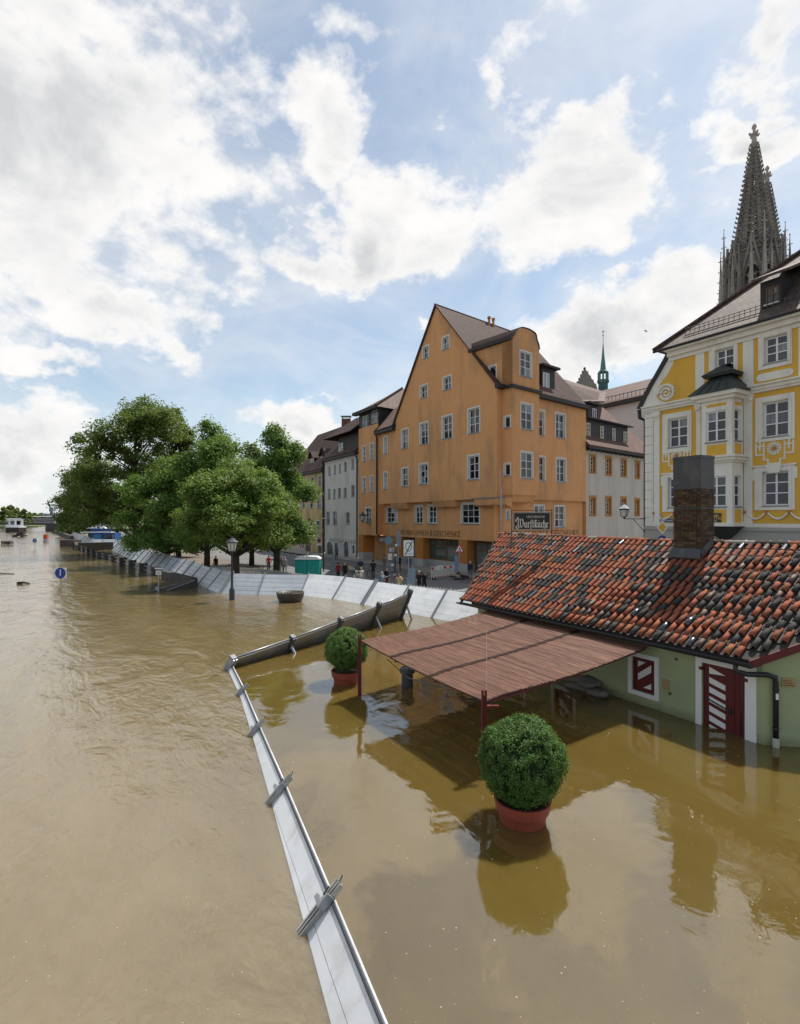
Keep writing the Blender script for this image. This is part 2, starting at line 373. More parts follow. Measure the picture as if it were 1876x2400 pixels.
def eval_mesh(o):
    """evaluated mesh of a helper object, worked out in a scratch scene so the big one is not re-evaluated"""
    t = bpy.data.scenes.get('scratch') or bpy.data.scenes.new('scratch'); t.collection.objects.link(o); vl = t.view_layers[0]; vl.update()
    me = bpy.data.meshes.new_from_object(o.evaluated_get(vl.depsgraph)); t.collection.objects.unlink(o); return me
def text_mesh(txt, size, depth=.004, align='CENTER', sx=1.):
    cu = bpy.data.curves.new('txt', 'FONT'); cu.body = txt; cu.size = size; cu.extrude = depth; cu.align_x = align; cu.align_y = 'CENTER'; cu.resolution_u = 3
    o = bpy.data.objects.new('txt', cu); me = eval_mesh(o)
    bpy.data.objects.remove(o); bpy.data.curves.remove(cu)
    if sx != 1.: me.transform(Matrix.Diagonal((sx, 1, 1, 1)))
    return me
def put_text(name, txt, size, fr, s, z, n, mat, parent=None, right=-1, sx=1., **kw):
    """lettering lying on a facade plane; right = sign of s that reads as rightwards"""
    me = text_mesh(txt, size, sx=sx); me.materials.clear(); me.materials.append(mat)
    X = Vector((fr.d[0]*right, fr.d[1]*right, 0)); Zv = Vector((0, 0, 1)); Nn = Vector((fr.n[0], fr.n[1], 0))
    p = Vector(fr.P(s, z, n)); M = Matrix((X, Zv, Nn)).transposed().to_4x4(); me.transform(Matrix.Translation(p-Vector(ROOT[parent] if parent else (0, 0, 0))) @ M)
    o = bpy.data.objects.new(name, me); COL.objects.link(o)
    if parent: o.parent = parent; ROOT[o] = ROOT[parent]
    return o

# ================================================================ SETTING
def sheet(name, outline, z, m, kind='structure', label=None):
    V, _, Fc, *_r = delaunay_2d_cdt([Vector(p[:2]) for p in outline], [(i, (i+1) % len(outline)) for i in range(len(outline))], [], 0, 1e-5)
    mb = MB(); mb.v = [(p.x, p.y, z) for p in V]
    for f in Fc:
        c = sum((V[i] for i in f), Vector((0, 0)))/3
        if inpoly(c, [p[:2] for p in outline]):
            a, b, d = (V[i] for i in f); f = list(f)
            if (b-a).cross(d-a) < 0: f = f[::-1]
            mb.f.append(f); mb.m.append(0)
    o = obj(name, mb, m); o['kind'] = kind
    return o
L0 = [(5.0, 20.6), (2.06, 23.9), (-.4, 26.72), (-1.63, 28.1), (-3.6, 30.2), (-5.5, 31.7), (-7.5, 32.05), (-9.9, 32.1), (-11.2, 32.8), (-13, 35.6), (-17, 41.4),
      (-23, 50.4), (-30.8, 61), (-42.8, 79), (-46, 90), (-53.7, 92), (-64, 107), (-98, 157), (-136, 216)]      # main wall, waterline
L1 = [(.0, 3.15), (-1.03, 5.85), (-2.05, 8.5), (-3.09, 11.15), (-4.12, 13.7), (-5.2, 16.1)]                       # near barrier posts
L2 = [(-5.2, 16.1), (-3.9, 18.2), (-2.6, 20.3), (-1.3, 22.4), (0., 24.5)]
RIVER = watermat('river_water', (.132, .095, .040), .045, [(.35, (1, .4, 1), .22, 5, .6), (1.6, (1, .45, 1), .38, 6, .7), (5.5, (1, .55, 1), .40, 5, .6), (19, (1, .8, 1), .2, 3, .3)], 1.0, (.176, .131, .062), 1.70, .5)
POOL = watermat('pool_water', (.100, .067, .016), .012, [(.5, (1, 1, 1), .05, 3, .4), (3.2, (1, .7, 1), .035, 4, .8), (14, (1, 1, 1), .014, 3, .3)], 1.0, (.116, .079, .020), 1.72, .6)
M_ground = pm('earth', (.16, .14, .10), .95, .2, .05)
M_asph = pm('asphalt', (.165, .162, .158), .9, .25, .35, .25, 60, col2=(.125, .122, .118))
M_pave = pm('paving', (.30, .28, .25), .9, .2, .7, .2, 30)
M_prom = pm('promenade_gravel', (.17, .14, .11), .95, .25, .5, .3, 20)
g = MB(); g.quad((-6000, -600, -1.6), (6000, -600, -1.6), (6000, 9000, -1.6), (-6000, 9000, -1.6)); obj('ground', g, M_ground, kind='structure')
sheet('river', [(1.2, -.0), (0, 3.15)]+L1[1:]+L2[1:]+L0[2:]+[(-150, 236), (-420, 640), (-700, 1100), (-1500, 1150), (-2600, 900), (-2600, -40), (1.2, -40)], 0, RIVER)
sheet('flood_pool', [(1.2, 0), (0, 3.15)]+L1[1:]+L2[1:]+[(-.4, 26.72), (2.06, 23.9), (5., 20.6), (9, 19), (30, 8), (30, -10), (1.2, -10)], 0, POOL)
st = [(5., 20.6), (30, 8.2), (90, 8.2), (260, 60), (260, 330), (-80, 330), (-136, 216)]+L0[::-1][1:-1]
sheet('street', st, ZS, M_asph)
# promenade strip under the trees and the pavements along the houses, each with its kerb
def band(name, pts, w, z0, z1, m):
    """a raised strip of width w to the right of a polyline"""
    mb = MB(); P = [Vector(p) for p in pts]; Q = []
    for i, p in enumerate(P):
        d = (P[min(i+1, len(P)-1)]-P[max(i-1, 0)]).normalized(); Q.append(p+Vector((d.y, -d.x))*w)
    for i in range(len(P)-1):
        a, b, c, d = P[i], P[i+1], Q[i+1], Q[i]
        mb.hexa([(q.x, q.y, z0) for q in (a, b, c, d)]+[(q.x, q.y, z1) for q in (a, b, c, d)])
    return obj(name, mb, m, kind='structure')
band('promenade', [(-13.5, 38), (-24, 53), (-43, 81), (-66, 112), (-100, 163), (-134, 217)], 11, ZS-.3, ZS+.10, M_prom)
FA = Fr(8.88, 48.9, E[0], E[1], -1)                        # river-front facade plane of the orange house and its row
rr = (.767, .642); FR = Fr(8.88, 48.9, rr[0], rr[1], 1)     # its lane facade
FY = Fr(17.08, 37., -E[0], -E[1], 1)                        # yellow house front
mb = MB(); mb.fbox(FA, 1.0, 62, ZS-.3, ZS+.12, -1.2, 2.6); obj('pavement', mb, M_pave, kind='structure')
mb = MB(); mb.fbox(FA, 62, 130, ZS-.3, ZS+.12, -1.2, 2.6); mb.fbox(FY, -1, 24, ZS-.3, ZS+.12, -.5, 2.2); obj('pavement', mb, M_pave, kind='structure')
M_line = pm('road_paint', (.62, .62, .60), .8, .25, 2)
mb = MB()
for k in range(11): s0 = 2+k*6.; mb.fbox(FA, s0, s0+3., ZS+.004, ZS+.008, 7.0, 7.14)
obj('road_marking', mb, M_line, kind='structure')
# far bank
M_bank = pm('grass_bank', (.10, .13, .045), .95, .3, .1)
mb = MB(); mb.prism([(-216, 318), (-640, 318), (-900, 760), (-345, 545)], lambda a, b, n: (a, b, n), -1.5, .55); obj('riverbank', mb, M_bank, kind='structure')
mb = MB(); mb.prism([(-420, 640), (-150, 236), (200, 330), (300, 1500), (-2400, 1500), (-2400, 1150), (-560, 1000)], lambda a, b, n: (a, b, n), -1.5, .5); obj('terrain', mb, M_bank, kind='structure')

# ================================================================ FLOOD BARRIERS
M_alu = pm('brushed_aluminium', (.52, .55, .58), .42, .16, 1.3, .12, 25, metal=.25, spec=.5, stain=(1.4, (.40, .40, .38), .52, .6), orand=.1)
M_alu2 = pm('weathered_aluminium', (.70, .71, .72), .4, .12, 2.2, .1, 30, metal=.15, spec=.5, stain=(2.6, (.46, .45, .42), .52, .6), orand=.06)
M_sheet = pm('white_foil', (.84, .84, .82), .5, .08, 1.5, .6, 3.5, spec=.4, stain=(1.3, (.58, .57, .54), .52, .6), orand=.05)
M_steel = pm('galvanised_steel', (.34, .36, .38), .42, .2, 6, .1, 60, metal=.55)
M_dark = pm('dark_steel', (.10, .10, .105), .5, .2, 6, .1, 60, metal=.4)
M_chan = pm('channel_aluminium', (.47, .46, .43), .4, .25, 7, .1, 60, metal=.4, stain=(6, (.2, .19, .17), .5, .6))
M_rub = pm('rubber', (.025, .025, .027), .7)
def strip(mb, a0, a1, b0, b1, th, mi=0, up=True):
    """plate between lower edge a0-a1 and upper edge b0-b1 (world points), thickness th on the under side"""
    a0, a1, b0, b1 = map(Vector, (a0, a1, b0, b1)); n = (a1-a0).cross(b0-a0).normalized()
    if (n.z < 0) == up: n = -n
    q = -n*th; mb.hexa([a0, a1, a1+q, a0+q, b0, b1, b1+q, b0+q], mi); return n
def lerp(a, b, t): return tuple(x+(y-x)*t for x, y in zip(a, b))
def resample(pts, step):
    out = [pts[0]]; acc = 0.
    for a, b in zip(pts, pts[1:]):
        l = math.dist(a, b); t = step-acc
        while t <= l: out.append(lerp(a, b, t/l)); t += step
        acc = (acc+l) % step if True else 0
    return out
wallroot = thing('flood_barrier', (-11.2, 32.8, 0), 'long leaning aluminium flood wall dividing the brown river from the street and trees', 'flood barrier')
W = resample(L0, 2.62); LEAN = .86
top_of = lambda p, d, h: (p[0]+d[0]*LEAN*h, p[1]+d[1]*LEAN*h, h)
nrm = []
for i, p in enumerate(W):
    a = W[max(i-1, 0)]; b = W[min(i+1, len(W)-1)]; t = Vector((b[0]-a[0], b[1]-a[1])).normalized(); nrm.append((t.y, -t.x))
for i in range(len(W)-1):
    far = i > 26; hh = 1.12+.03*math.sin(i*1.7)
    A, Bq, da, db = W[i], W[i+1], nrm[i], nrm[i+1]
    near_white = i < 6; m = M_sheet if near_white else M_alu
    if far:
        mb = MB(); strip(mb, top_of(A, da, -.5), top_of(Bq, db, -.5), top_of(A, da, hh), top_of(Bq, db, hh), .05); obj('panel', mb, m, wallroot)
    else:
        pn = MB(); strip(pn, top_of(A, da, -.9), top_of(Bq, db, -.9), top_of(A, da, hh-.02), top_of(Bq, db, hh-.02), .03)
        P = obj('panel', pn, m if near_white else M_steel, wallroot); nb = 7
        for k in range(nb):
            z0 = -.55+(hh+.55)*k/nb; z1 = -.55+(hh+.55)*(k+1)/nb-(.005 if near_white else .012)
            mb = MB(); o = .055+.006*((i*7+k*3) % 3)
            ups = [Vector(top_of(A, da, z0)), Vector(top_of(Bq, db, z0)), Vector(top_of(A, da, z1)), Vector(top_of(Bq, db, z1))]
            n = (ups[1]-ups[0]).cross(ups[2]-ups[0]).normalized(); n = -n if n.z < 0 else n
            ups = [q+n*o for q in ups]
            strip(mb, *ups, o*.9); obj('board', mb, m, P)
    mb = MB(); w = .07; d = Vector((Bq[0]-A[0], Bq[1]-A[1], 0)).normalized()
    n = d.cross(Vector((da[0]*LEAN, da[1]*LEAN, 1))).normalized(); n = -n if n.z < 0 else n
    for off in ((0,) if far or i % 4 else (-.09, .09)):
        c0, c1_ = Vector(top_of(A, da, -.6))+d*off, Vector(top_of(A, da, hh+.07))+d*off; e = d*(w/2)
        lo, hi = n*.05, n*.13
        mb.hexa([c0-e+lo, c0+e+lo, c0+e+hi, c0-e+hi, c1_-e+lo, c1_+e+lo, c1_+e+hi, c1_-e+hi])
    obj('post', mb, M_steel, wallroot)
    if not far:
        tp = Vector(top_of(A, da, hh)); ft = (tp.x+da[0]*1.2, tp.y+da[1]*1.2, ZS)
        mb = MB(); mb.tube([top_of(A, da, .8), ft], .045, 6); obj('strut', mb, M_steel, wallroot)
# near barrier (seen from above) -----------------------------------------------------------
nb1 = thing('flood_barrier', (-2.05, 8.5, 0), 'low pale aluminium flood barrier running from the bottom edge with clamps across it', 'flood barrier')
dl = Vector((L1[-1][0]-L1[0][0], L1[-1][1]-L1[0][1])).normalized(); dn1 = (dl.y, -dl.x)
def h1(y): return .11+max(0, (12.5-y))*.0265
def edge1(p, h, w=0): return Vector((p[0]+dn1[0]*h*1.0, p[1]+dn1[1]*h*1.0, h))
for i in range(len(L1)-1):
    A, Bq = L1[i], L1[i+1]; hA, hB = h1(A[1]), h1(Bq[1])
    for k, (lo, hi) in enumerate(((.33, 1.0), (-.4, .315), (-1.2, -.415))):
        bw = .30   # board width measured on the slope
        def e(p, h, f): return edge1(p, h-(1-f)*bw*1.05*(1 if True else 0))
        mb = MB(); n = strip(mb, e(A, hA, lo), e(Bq, hB, lo), e(A, hA, hi), e(Bq, hB, hi), .05); obj('board', mb, M_alu2, nb1)
    a, b = edge1(A, hA), edge1(Bq, hB); up = Vector((0, 0, .03)); sh = Vector((dn1[0], dn1[1], 0))*.012
    mb = MB(); mb.tube([a+up*.4+sh, b+up*.4+sh], .015, 8); obj('rail', mb, M_alu2, nb1, smooth=True)
    mb = MB(); mb.tube([a-sh*1.6-up*.3, b-sh*1.6-up*.3], .012, 6); obj('gasket', mb, M_rub, nb1)
def clamp(root, p, h, ext=.17, down=.45):
    """double channel post lying across the slope with its bracket and bolt"""
    d = Vector((dl.x, dl.y, 0)); sl = Vector((dn1[0], dn1[1], 1)).normalized(); n = d.cross(sl).normalized(); n = -n if n.z < 0 else n
    t = edge1(p, h); lo = t-sl*down*1.414; hi = t+sl*ext
    mb = MB()
    for off in (-.055, -.022, .022, .055):
        e = d*.008; c = d*off; th = .075 if abs(off) < .03 else .06
        mb.hexa([lo+c-e, lo+c+e, lo+c+e+n*th, lo+c-e+n*th, hi+c-e, hi+c+e, hi+c+e+n*th, hi+c-e+n*th])
    for off in (-.038, .038):
        e = d*.016; c = d*off; mb.hexa([lo+c-e+n*.02, lo+c+e+n*.02, lo+c+e+n*.04, lo+c-e+n*.04, hi+c-e+n*.02, hi+c+e+n*.02, hi+c+e+n*.04, hi+c-e+n*.04])
    P = obj('post', mb, M_chan, root)
    m2 = MB(); q = t-sl*.13; e = d*.085; m2.hexa([q-e+n*.08, q+e+n*.08, q+e+n*.125, q-e+n*.125]+[x+sl*.05 for x in (q-e+n*.08, q+e+n*.08, q+e+n*.125, q-e+n*.125)])
    m2.hexa([q-e*1.1+n*.02, q-e*.8+n*.02, q-e*.8+n*.13, q-e*1.1+n*.13]+[x+sl*.16 for x in (q-e*1.1+n*.02, q-e*.8+n*.02, q-e*.8+n*.13, q-e*1.1+n*.13)])
    obj('bracket', m2, M_steel, P)
    m3 = MB(); m3.tube([hi-sl*.05+n*.03, hi-sl*.05+n*.03+d*.09], .02, 8); m3.tube([hi+n*.04, hi+sl*.07+n*.06], .008, 6); m3.tube([t+n*.10-sl*.03, t+n*.11+sl*.07], .011, 6); obj('bolt', m3, M_dark, P)
for p in L1: clamp(nb1, p, h1(p[1]))
# cross barrier seen from its shaded under side ------------------------------------------------
M_aluD = pm('shaded_silty_aluminium', (.20, .20, .195), .55, .3, 2.5, .1, 30, metal=.2, stain=(1.2, (.17, .13, .07), .45, .8))  # under side's shade put into the dark base colour, brown silt patches over it
nb2 = thing('flood_barrier', (-2.6, 20.3, 0), 'shade-darkened, silt stained leaning flood barrier joining the near barrier to the long wall', 'flood barrier')
H2 = [.32, .47, .69, .91, 1.15]; O2 = [.22, .3, .42, .48, .5]; d2 = Vector((5.2, 8.4)).normalized(); dn2 = (d2.y, -d2.x)
def e2(i, f):   # f=1 top edge, 0 at water
    p = L2[i]; h = H2[i]*f; o = O2[i]*f; return Vector((p[0]+dn2[0]*o, p[1]+dn2[1]*o, h))
for i in range(4):
    cuts = (-.6, .0, .36, .68, 1.)
    for k in range(4):
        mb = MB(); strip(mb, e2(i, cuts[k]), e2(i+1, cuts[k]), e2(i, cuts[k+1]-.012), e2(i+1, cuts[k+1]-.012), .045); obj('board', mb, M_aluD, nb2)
    mb = MB(); up = Vector((0, 0, .02)); mb.tube([e2(i, 1)+up, e2(i+1, 1)+up], .03, 6); obj('rail', mb, M_steel, nb2, smooth=True)
for i in range(5):
    mb = MB(); lo, hi = e2(i, -.5), e2(i, 1.14); d3 = Vector((d2.x, d2.y, 0)); n = d3.cross(hi-lo).normalized()
    for off in (-.05, .05):
        e = d3*.025; c = d3*off; mb.hexa([lo+c-e+n*.12, lo+c+e+n*.12, lo+c+e-n*.1, lo+c-e-n*.1, hi+c-e+n*.12, hi+c+e+n*.12, hi+c+e-n*.1, hi+c-e-n*.1])
    P = obj('post', mb, M_dark if i else M_steel, nb2)
    q = MB(); q.hexa([hi-d3*.09+n*.08, hi+d3*.09+n*.08, hi+d3*.09-n*.08, hi-d3*.09-n*.08]+[v+Vector((0, 0, .04)) for v in (hi-d3*.09+n*.08, hi+d3*.09+n*.08, hi+d3*.09-n*.08, hi-d3*.09-n*.08)]); obj('cap_plate', q, M_dark, P)
    if i in (1, 2, 3, 4):
        t = e2(i, .62); ft = (t.x+dn2[0]*.45, t.y+dn2[1]*.45, -.3); mb = MB(); mb.tube([t, ft], .05, 6); obj('strut', mb, M_steel, nb2)

# ================================================================ GREEN TAVERN HOUSE
M_green = pm('green_plaster', (.36, .41, .225), .9, .16, 1.2, .3, 45, stain=(.8, (.30, .33, .19), .5, .6))
def tide(m, c_wet, z0=.02, z1=.22):
    """damp, dirty band where the flood has soaked the plaster"""
    N, L = m.node_tree.nodes, m.node_tree.links; B = N['Principled BSDF']; src = B.inputs['Base Color'].links[0].from_socket
    pos = N.new('ShaderNodeNewGeometry').outputs['Position']; sx = N.new('ShaderNodeSeparateXYZ'); L.new(pos, sx.inputs[0])
    ad = N.new('ShaderNodeMath'); ad.operation = 'MULTIPLY_ADD'; L.new(nz(N, L, pos, 3.5, 6, .65), ad.inputs[0]); ad.inputs[1].default_value = -.32; L.new(sx.outputs['Z'], ad.inputs[2])
    L.new(mixrgb(N, L, ramp(N, L, ad.outputs[0], z0-.16, z1-.16, .75, 0), src, c_wet), B.inputs['Base Color'])
tide(M_green, (.17, .18, .10))
M_white = pm('white_paint', (.74, .74, .71), .7, .06, 2, .1, 60)
M_ox = pm('oxblood_paint', (.115, .014, .014), .5, .12, 3, .12, 50)
M_gut = pm('gutter_metal', (.035, .035, .037), .4, .2, 4, 0, 10, metal=.3)
M_t = [pm('tile_red', (.30, .086, .042), .8, .22, 9, .35, 55, orand=.22, spec=.2, stain=(5, (.10, .06, .042), .52, .8)),
       pm('tile_orange', (.34, .115, .054), .8, .22, 9, .35, 55, orand=.2, spec=.2, stain=(5, (.20, .12, .07), .58, .7)),
       pm('tile_brown', (.12, .066, .045), .6, .25, 9, .35, 55, orand=.25, stain=(5, (.10, .09, .06), .52, .8)),
       pm('tile_black', (.058, .052, .047), .8, .25, 9, .25, 55, orand=.3, spec=.2, stain=(5, (.075, .07, .045), .55, .8)),
       pm('tile_glazed', (.035, .038, .044), .3, .2, 9, .08, 40, orand=.3, spec=.8)]
M_under = pm('under_tile', (.060, .050, .044), .75, .3, 6, .3, 40, island=.35)
CW = (7.25, 10.67); FW = Fr(CW[0], CW[1], E[0], E[1], -1)     # long wall
TQ = (.98, -.2); FG = Fr(CW[0], CW[1], TQ[0], TQ[1], 1)      # end wall
house = thing('tavern_house', (CW[0], CW[1], 0), 'low green plastered tavern with mixed red and black barrel tile roof, standing in floodwater', 'house')
# openings
wn0 = FW.rect(c1, 903, 1012, 905, 1068); wd = FW.rect(c1, 1238, 1446, 960, 1240); wd = (wd[0], wd[1], -.9, FW.px(c1(1340, 945))[1])
wz0, wz1 = wn0[2], wn0[3]
wins = [wn0]+[(s-.34, s+.34, wz0, wz1) for s in (5.1, 7.0)]
mb = MB(); wall(mb, FW, [(0, -1.2), (8.85, -1.2), (8.85, 1.66), (0, 1.66)], wins+[wd], 0, .12)
EL = .6+.0
mb.quad(FG.P(0, -1.2), FG.P(5, -1.2), FG.P(5, 1.6+.44*5), FG.P(0, 1.60))
lw = FW.P(8.85, 0); lw2 = (lw[0]+PV[0]*6.6+E[0]*.58*6.6, lw[1]+PV[1]*6.6+E[1]*.58*6.6)
mb.quad((lw[0], lw[1], -1.2), (lw2[0], lw2[1], -1.2), (lw2[0], lw2[1], 1.66), (lw[0], lw[1], 1.66))
mid = ((lw[0]+lw2[0])/2, (lw[1]+lw2[1])/2); mb.poly([(lw[0], lw[1], 1.66), (lw2[0], lw2[1], 1.66), (mid[0], mid[1], 3.7)])
obj('wall', mb, M_green, house)
M_glassW = glassmat('tavern_glass', lim=.9)
for i, (a, b, z0, z1) in enumerate(wins):        # shuttered windows: white surround, oxblood leaf with white diagonal bands
    q = MB(); q.fbox(FW, a, b, z0, z1, -.10, -.045); w = obj('shutter', q, M_ox, house)
    q = MB(); B_ = .105
    for (x0, x1, y0, y1) in ((a-B_, a, z0-B_, z1+B_), (b, b+B_, z0-B_, z1+B_), (a, b, z1, z1+B_), (a, b, z0-B_, z0)): q.fbox(FW, x0, x1, y0, y1, -.005, .025)
    obj('surround', q, M_white, w)
    fx, fz = (b-a), (z1-z0); iw = lambda x, y: (b-x*fx, z0+y*fz)
    bands_ = [[(.22, .30), (.80, .62), (.80, .84), (.22, .50)], [(.22, .70), (.56, .88), (.22, .88)], [(.45, .12), (.80, .30), (.80, .12)]]
    for pl in bands_: q = MB(); q.prism([iw(*p) for p in pl], FW.P, -.045, -.039); obj('stripe', q, M_white, w)
    q = MB(); q.fbox(FW, a+.03, a+.06, z0+.02, z1-.02, -.045, -.03); q.fbox(FW, b-.06, b-.03, z0+.02, z1-.02, -.045, -.03)
    for zz in (.2, .8): q.fbox(FW, b-.02, b+.05, z0+zz*fz-.03, z0+zz*fz+.03, -.045, -.025)
    obj('hinge', q, M_ox, w)
a, b, z0, z1 = wd
q = MB(); q.fbox(FW, a+.24, b, z0, z1, -.11, -.05); door = obj('door', q, M_ox, house)
q = MB(); q.fbox(FW, a, a+.10, z0, z1, -.11, -.055); q.fbox(FW, a+.13, a+.225, z0, z1, -.11, -.045); obj('side_leaf', q, M_ox, door)
q = MB(); B_ = .13
for (x0, x1, y0, y1) in ((a-B_-.08, a, z0, z1+B_), (b, b+B_, z0, z1+B_), (a, b, z1, z1+B_)): q.fbox(FW, x0, x1, y0, y1, -.005, .03)
obj('surround', q, M_white, door)
pw0, pw1 = b-.13, a+.42
for k in range(9):
    zt = z1-.10-k*.205
    pl = [(pw0, zt), (pw1, zt-.10), (pw1, zt-.215), (pw0, zt-.125)] if k else [(pw0, zt+.02), (pw1, zt-.10), (pw0, zt-.13)]
    q = MB(); q.prism([(s, z+.0) for s, z in pl], FW.P, -.05, -.043); obj('stripe', q, M_white, door)
q = MB(); q.tube([FW.P(b-.10, z1-.78, -.03), FW.P(a+.32, z1-.92, -.03)], .016, 6); q.fbox(FW, a+.29, a+.34, z1-.98, z1-.86, -.05, -.02); obj('handle', q, M_gut, door)
q = MB(); q.fbox(FW, b-.01, b+.05, z1-.17, z1-.1, -.05, .036); q.fbox(FW, a-.06, a+.01, z1-.2, z1-.13, -.05, .036); obj('hinge', q, M_ox, door)
M_sand = pm('sandstone_plaque', (.42, .30, .14), .9, .2, 20, .4, 60)
def plaque(fr, r, m, nm): q = MB(); q.fbox(fr, r[0], r[1], r[2], r[3], -.01, .02); return obj(nm, q, m, house)
plaque(FW, FW.rect(c1, 1050, 1083, 1008, 1054), M_sand, 'plaque')
rp = FG.rect(c1, 1618, 1685, 998, 1040); pq = plaque(FG, rp, M_sand, 'plaque')
M_ink = pm('dark_lettering', (.16, .06, .03), .8)
for k in range(3): q = MB(); q.fbox(FG, rp[0]+.02, rp[1]-.02-.03*k, rp[2]+.02+k*.045, rp[2]+.035+k*.045, .018, .023); obj('lettering', q, M_ink, pq)
for (x, y) in ((1116, 908), (1087, 1072)):
    s, z = FW.px(c1(x, y)); q = MB(); q.fbox(FW, s-.02, s+.02, z-.025, z+.02, -.005, .05); obj('wall_hook', q, M_dark, house)
# roof
C0 = (6.9, 10.58); TH = .6; ZE = 1.72; TR = 3.58      # eave origin, slope, eave height, run to the ridge
def RP(s, t, off=0):   # roof plane point: s along eave, t run; off normal offset
    n = Vector((-PV[0]*TH, -PV[1]*TH, 1)).normalized()
    sag = -.05*math.sin(math.pi*min(max(s/9.3, 0), 1))*(t/TR)
    p = Vector((C0[0]+E[0]*s+PV[0]*t, C0[1]+E[1]*s+PV[1]*t, ZE+t*TH+sag)); return p+n*off
sL = lambda t: 9.22+.58*t; sR = lambda t: -.04-.925*t
deck = MB()
for k in range(8):
    t0, t1 = TR*k/8, TR*(k+1)/8; deck.quad(RP(sR(t0), t0), RP(sL(t0), t0), RP(sL(t1), t1), RP(sR(t1), t1))
bk = lambda s, t: (C0[0]+E[0]*s+PV[0]*(2*TR-t), C0[1]+E[1]*s+PV[1]*(2*TR-t), ZE+t*TH)
deck.quad(bk(sR(TR), TR), bk(sL(TR), TR), bk(sL(2*TR), 0), bk(sR(TR)-2, 0))
M_deck = pm('roof_deck', (.055, .044, .038), .85, .3, 6, .3, 30)
roof = obj('roof', deck, M_deck, house)
for (f, z) in ((sR, 0), (sL, 0)):
    vg = MB()
    A, Bq = RP(f(-.02), -.02), RP(f(TR), TR); dn = Vector((0, 0, -.16)); o = Vector((E[0], E[1], 0))*(-.03 if f is sR else .03)
    vg.hexa([A+dn, A+dn+o, Bq+dn+o, Bq+dn, A, A+o, Bq+o, Bq])
    obj('verge_board', vg, M_ox, roof)
SP, EXP, LEN = .198, .325, .41
def barrel(r0, r1, L, th=.012, n=7, arc=math.pi*.93):
    """one over-tile: tapered half pipe, its wide mouth down-slope; x across, y up-slope, z out"""
    mb = MB()
    for (ra, rb, y) in ((r0, r0-th, 0), (r1, r1-th, L)):
        for rq in (ra, rb):
            for i in range(n+1):
                a = math.pi/2-arc/2+arc*i/n; mb.v.append((rq*math.cos(a), y, rq*math.sin(a)))
    k = n+1
    for i in range(n):
        mb.f += [[i, i+1, 2*k+i+1, 2*k+i], [k+i+1, k+i, 3*k+i, 3*k+i+1], [i+1, i, k+i, k+i+1], [2*k+i, 2*k+i+1, 3*k+i+1, 3*k+i]]
    mb.f += [[0, 2*k, 3*k, k], [n, k+n, 3*k+n, 2*k+n]]; mb.m = [0]*len(mb.f); mb.smooth = False
    return mb
tile_mb = barrel(.071, .056, LEN)
tile_me = []
for m in M_t:
    me = mesh_of('tile', tile_mb, m, uv=False); me.polygons.foreach_set('use_smooth', [i < 4*7 and i % 4 < 2 for i in range(len(me.polygons))]); tile_me.append(me)
ups = Vector((PV[0], PV[1], TH)).normalized(); ex = Vector((-E[0], -E[1], 0)); on = ex.cross(ups).normalized()
BR = Matrix((ex, ups, on)).transposed()
tiles = []; under = MB(); dt = EXP/math.sqrt(1+TH*TH)
nrow = int(TR/dt)+1
for r in range(nrow):
    t = -.03+r*dt
    if t > TR-.06: break
    for c in range(-22, 62):
        s = c*SP+.02*math.sin(r*2.3)
        if s < sR(t)+.03 or s > sL(t)-.05: continue
        rn = random.random(); k = 0 if rn < .38 else 1 if rn < .54 else 2 if rn < .64 else 3 if rn < .965 else 4
        tiles.append((RP(s, t, .050+random.uniform(-.003, .004)), k, random.uniform(-.018, .018), random.uniform(.026, .042)))
        q0, q1 = RP(s+SP/2, t, .0), RP(s+SP/2, min(t+dt*1.15, TR), .0)   # under-tile channel
        for j in range(4):
            def cp(q, a, w, l): return q+ex*(math.sin(a)*w)+on*((1-math.cos(a))*w*.9+l)
            a0, a1 = -1.15+2.3*j/4, -1.15+2.3*(j+1)/4
            under.quad(cp(q0, a0, .085, .022), cp(q0, a1, .085, .022), cp(q1, a1, .075, .004), cp(q1, a0, .075, .004))
CH_T = 1.92; CH_S0, CH_S1 = None, None
tiles.sort(key=lambda x: (x[0]-Vector((0, 0, HC))).length)
rest = MB()
for i, (p, k, yaw, tilt) in enumerate(tiles):
    M = BR @ Matrix.Rotation(yaw, 3, 'Z') @ Matrix.Rotation(-tilt, 3, 'X')
    if i < 300: piece('tile', tile_me[k], roof, p, M)
    else:
        rest.add([p+M @ Vector(v) for v in tile_mb.v], tile_mb.f, k)
o = obj('tile_course', rest, M_t, roof, kind='stuff', smooth=False)
obj('under_tile_course', under, M_under, roof, kind='stuff')
rt = barrel(.095, .085, .42); rme = [mesh_of('ridge_tile', rt, m, uv=False) for m in (M_t[0], M_t[3], M_t[1], pm('mortar_grey', (.30, .28, .25), .9, .3, 9, .4, 40))]
s = sR(TR)
while s < sL(TR)-.1:
    p = RP(s, TR, .03); M = Matrix((Vector((PV[0], PV[1], 0)), Vector((E[0], E[1], .015)), Vector((0, 0, 1)))).transposed()
    piece('ridge_tile', rme[random.choice((0, 0, 1, 2, 3))], roof, p, M); s += .375
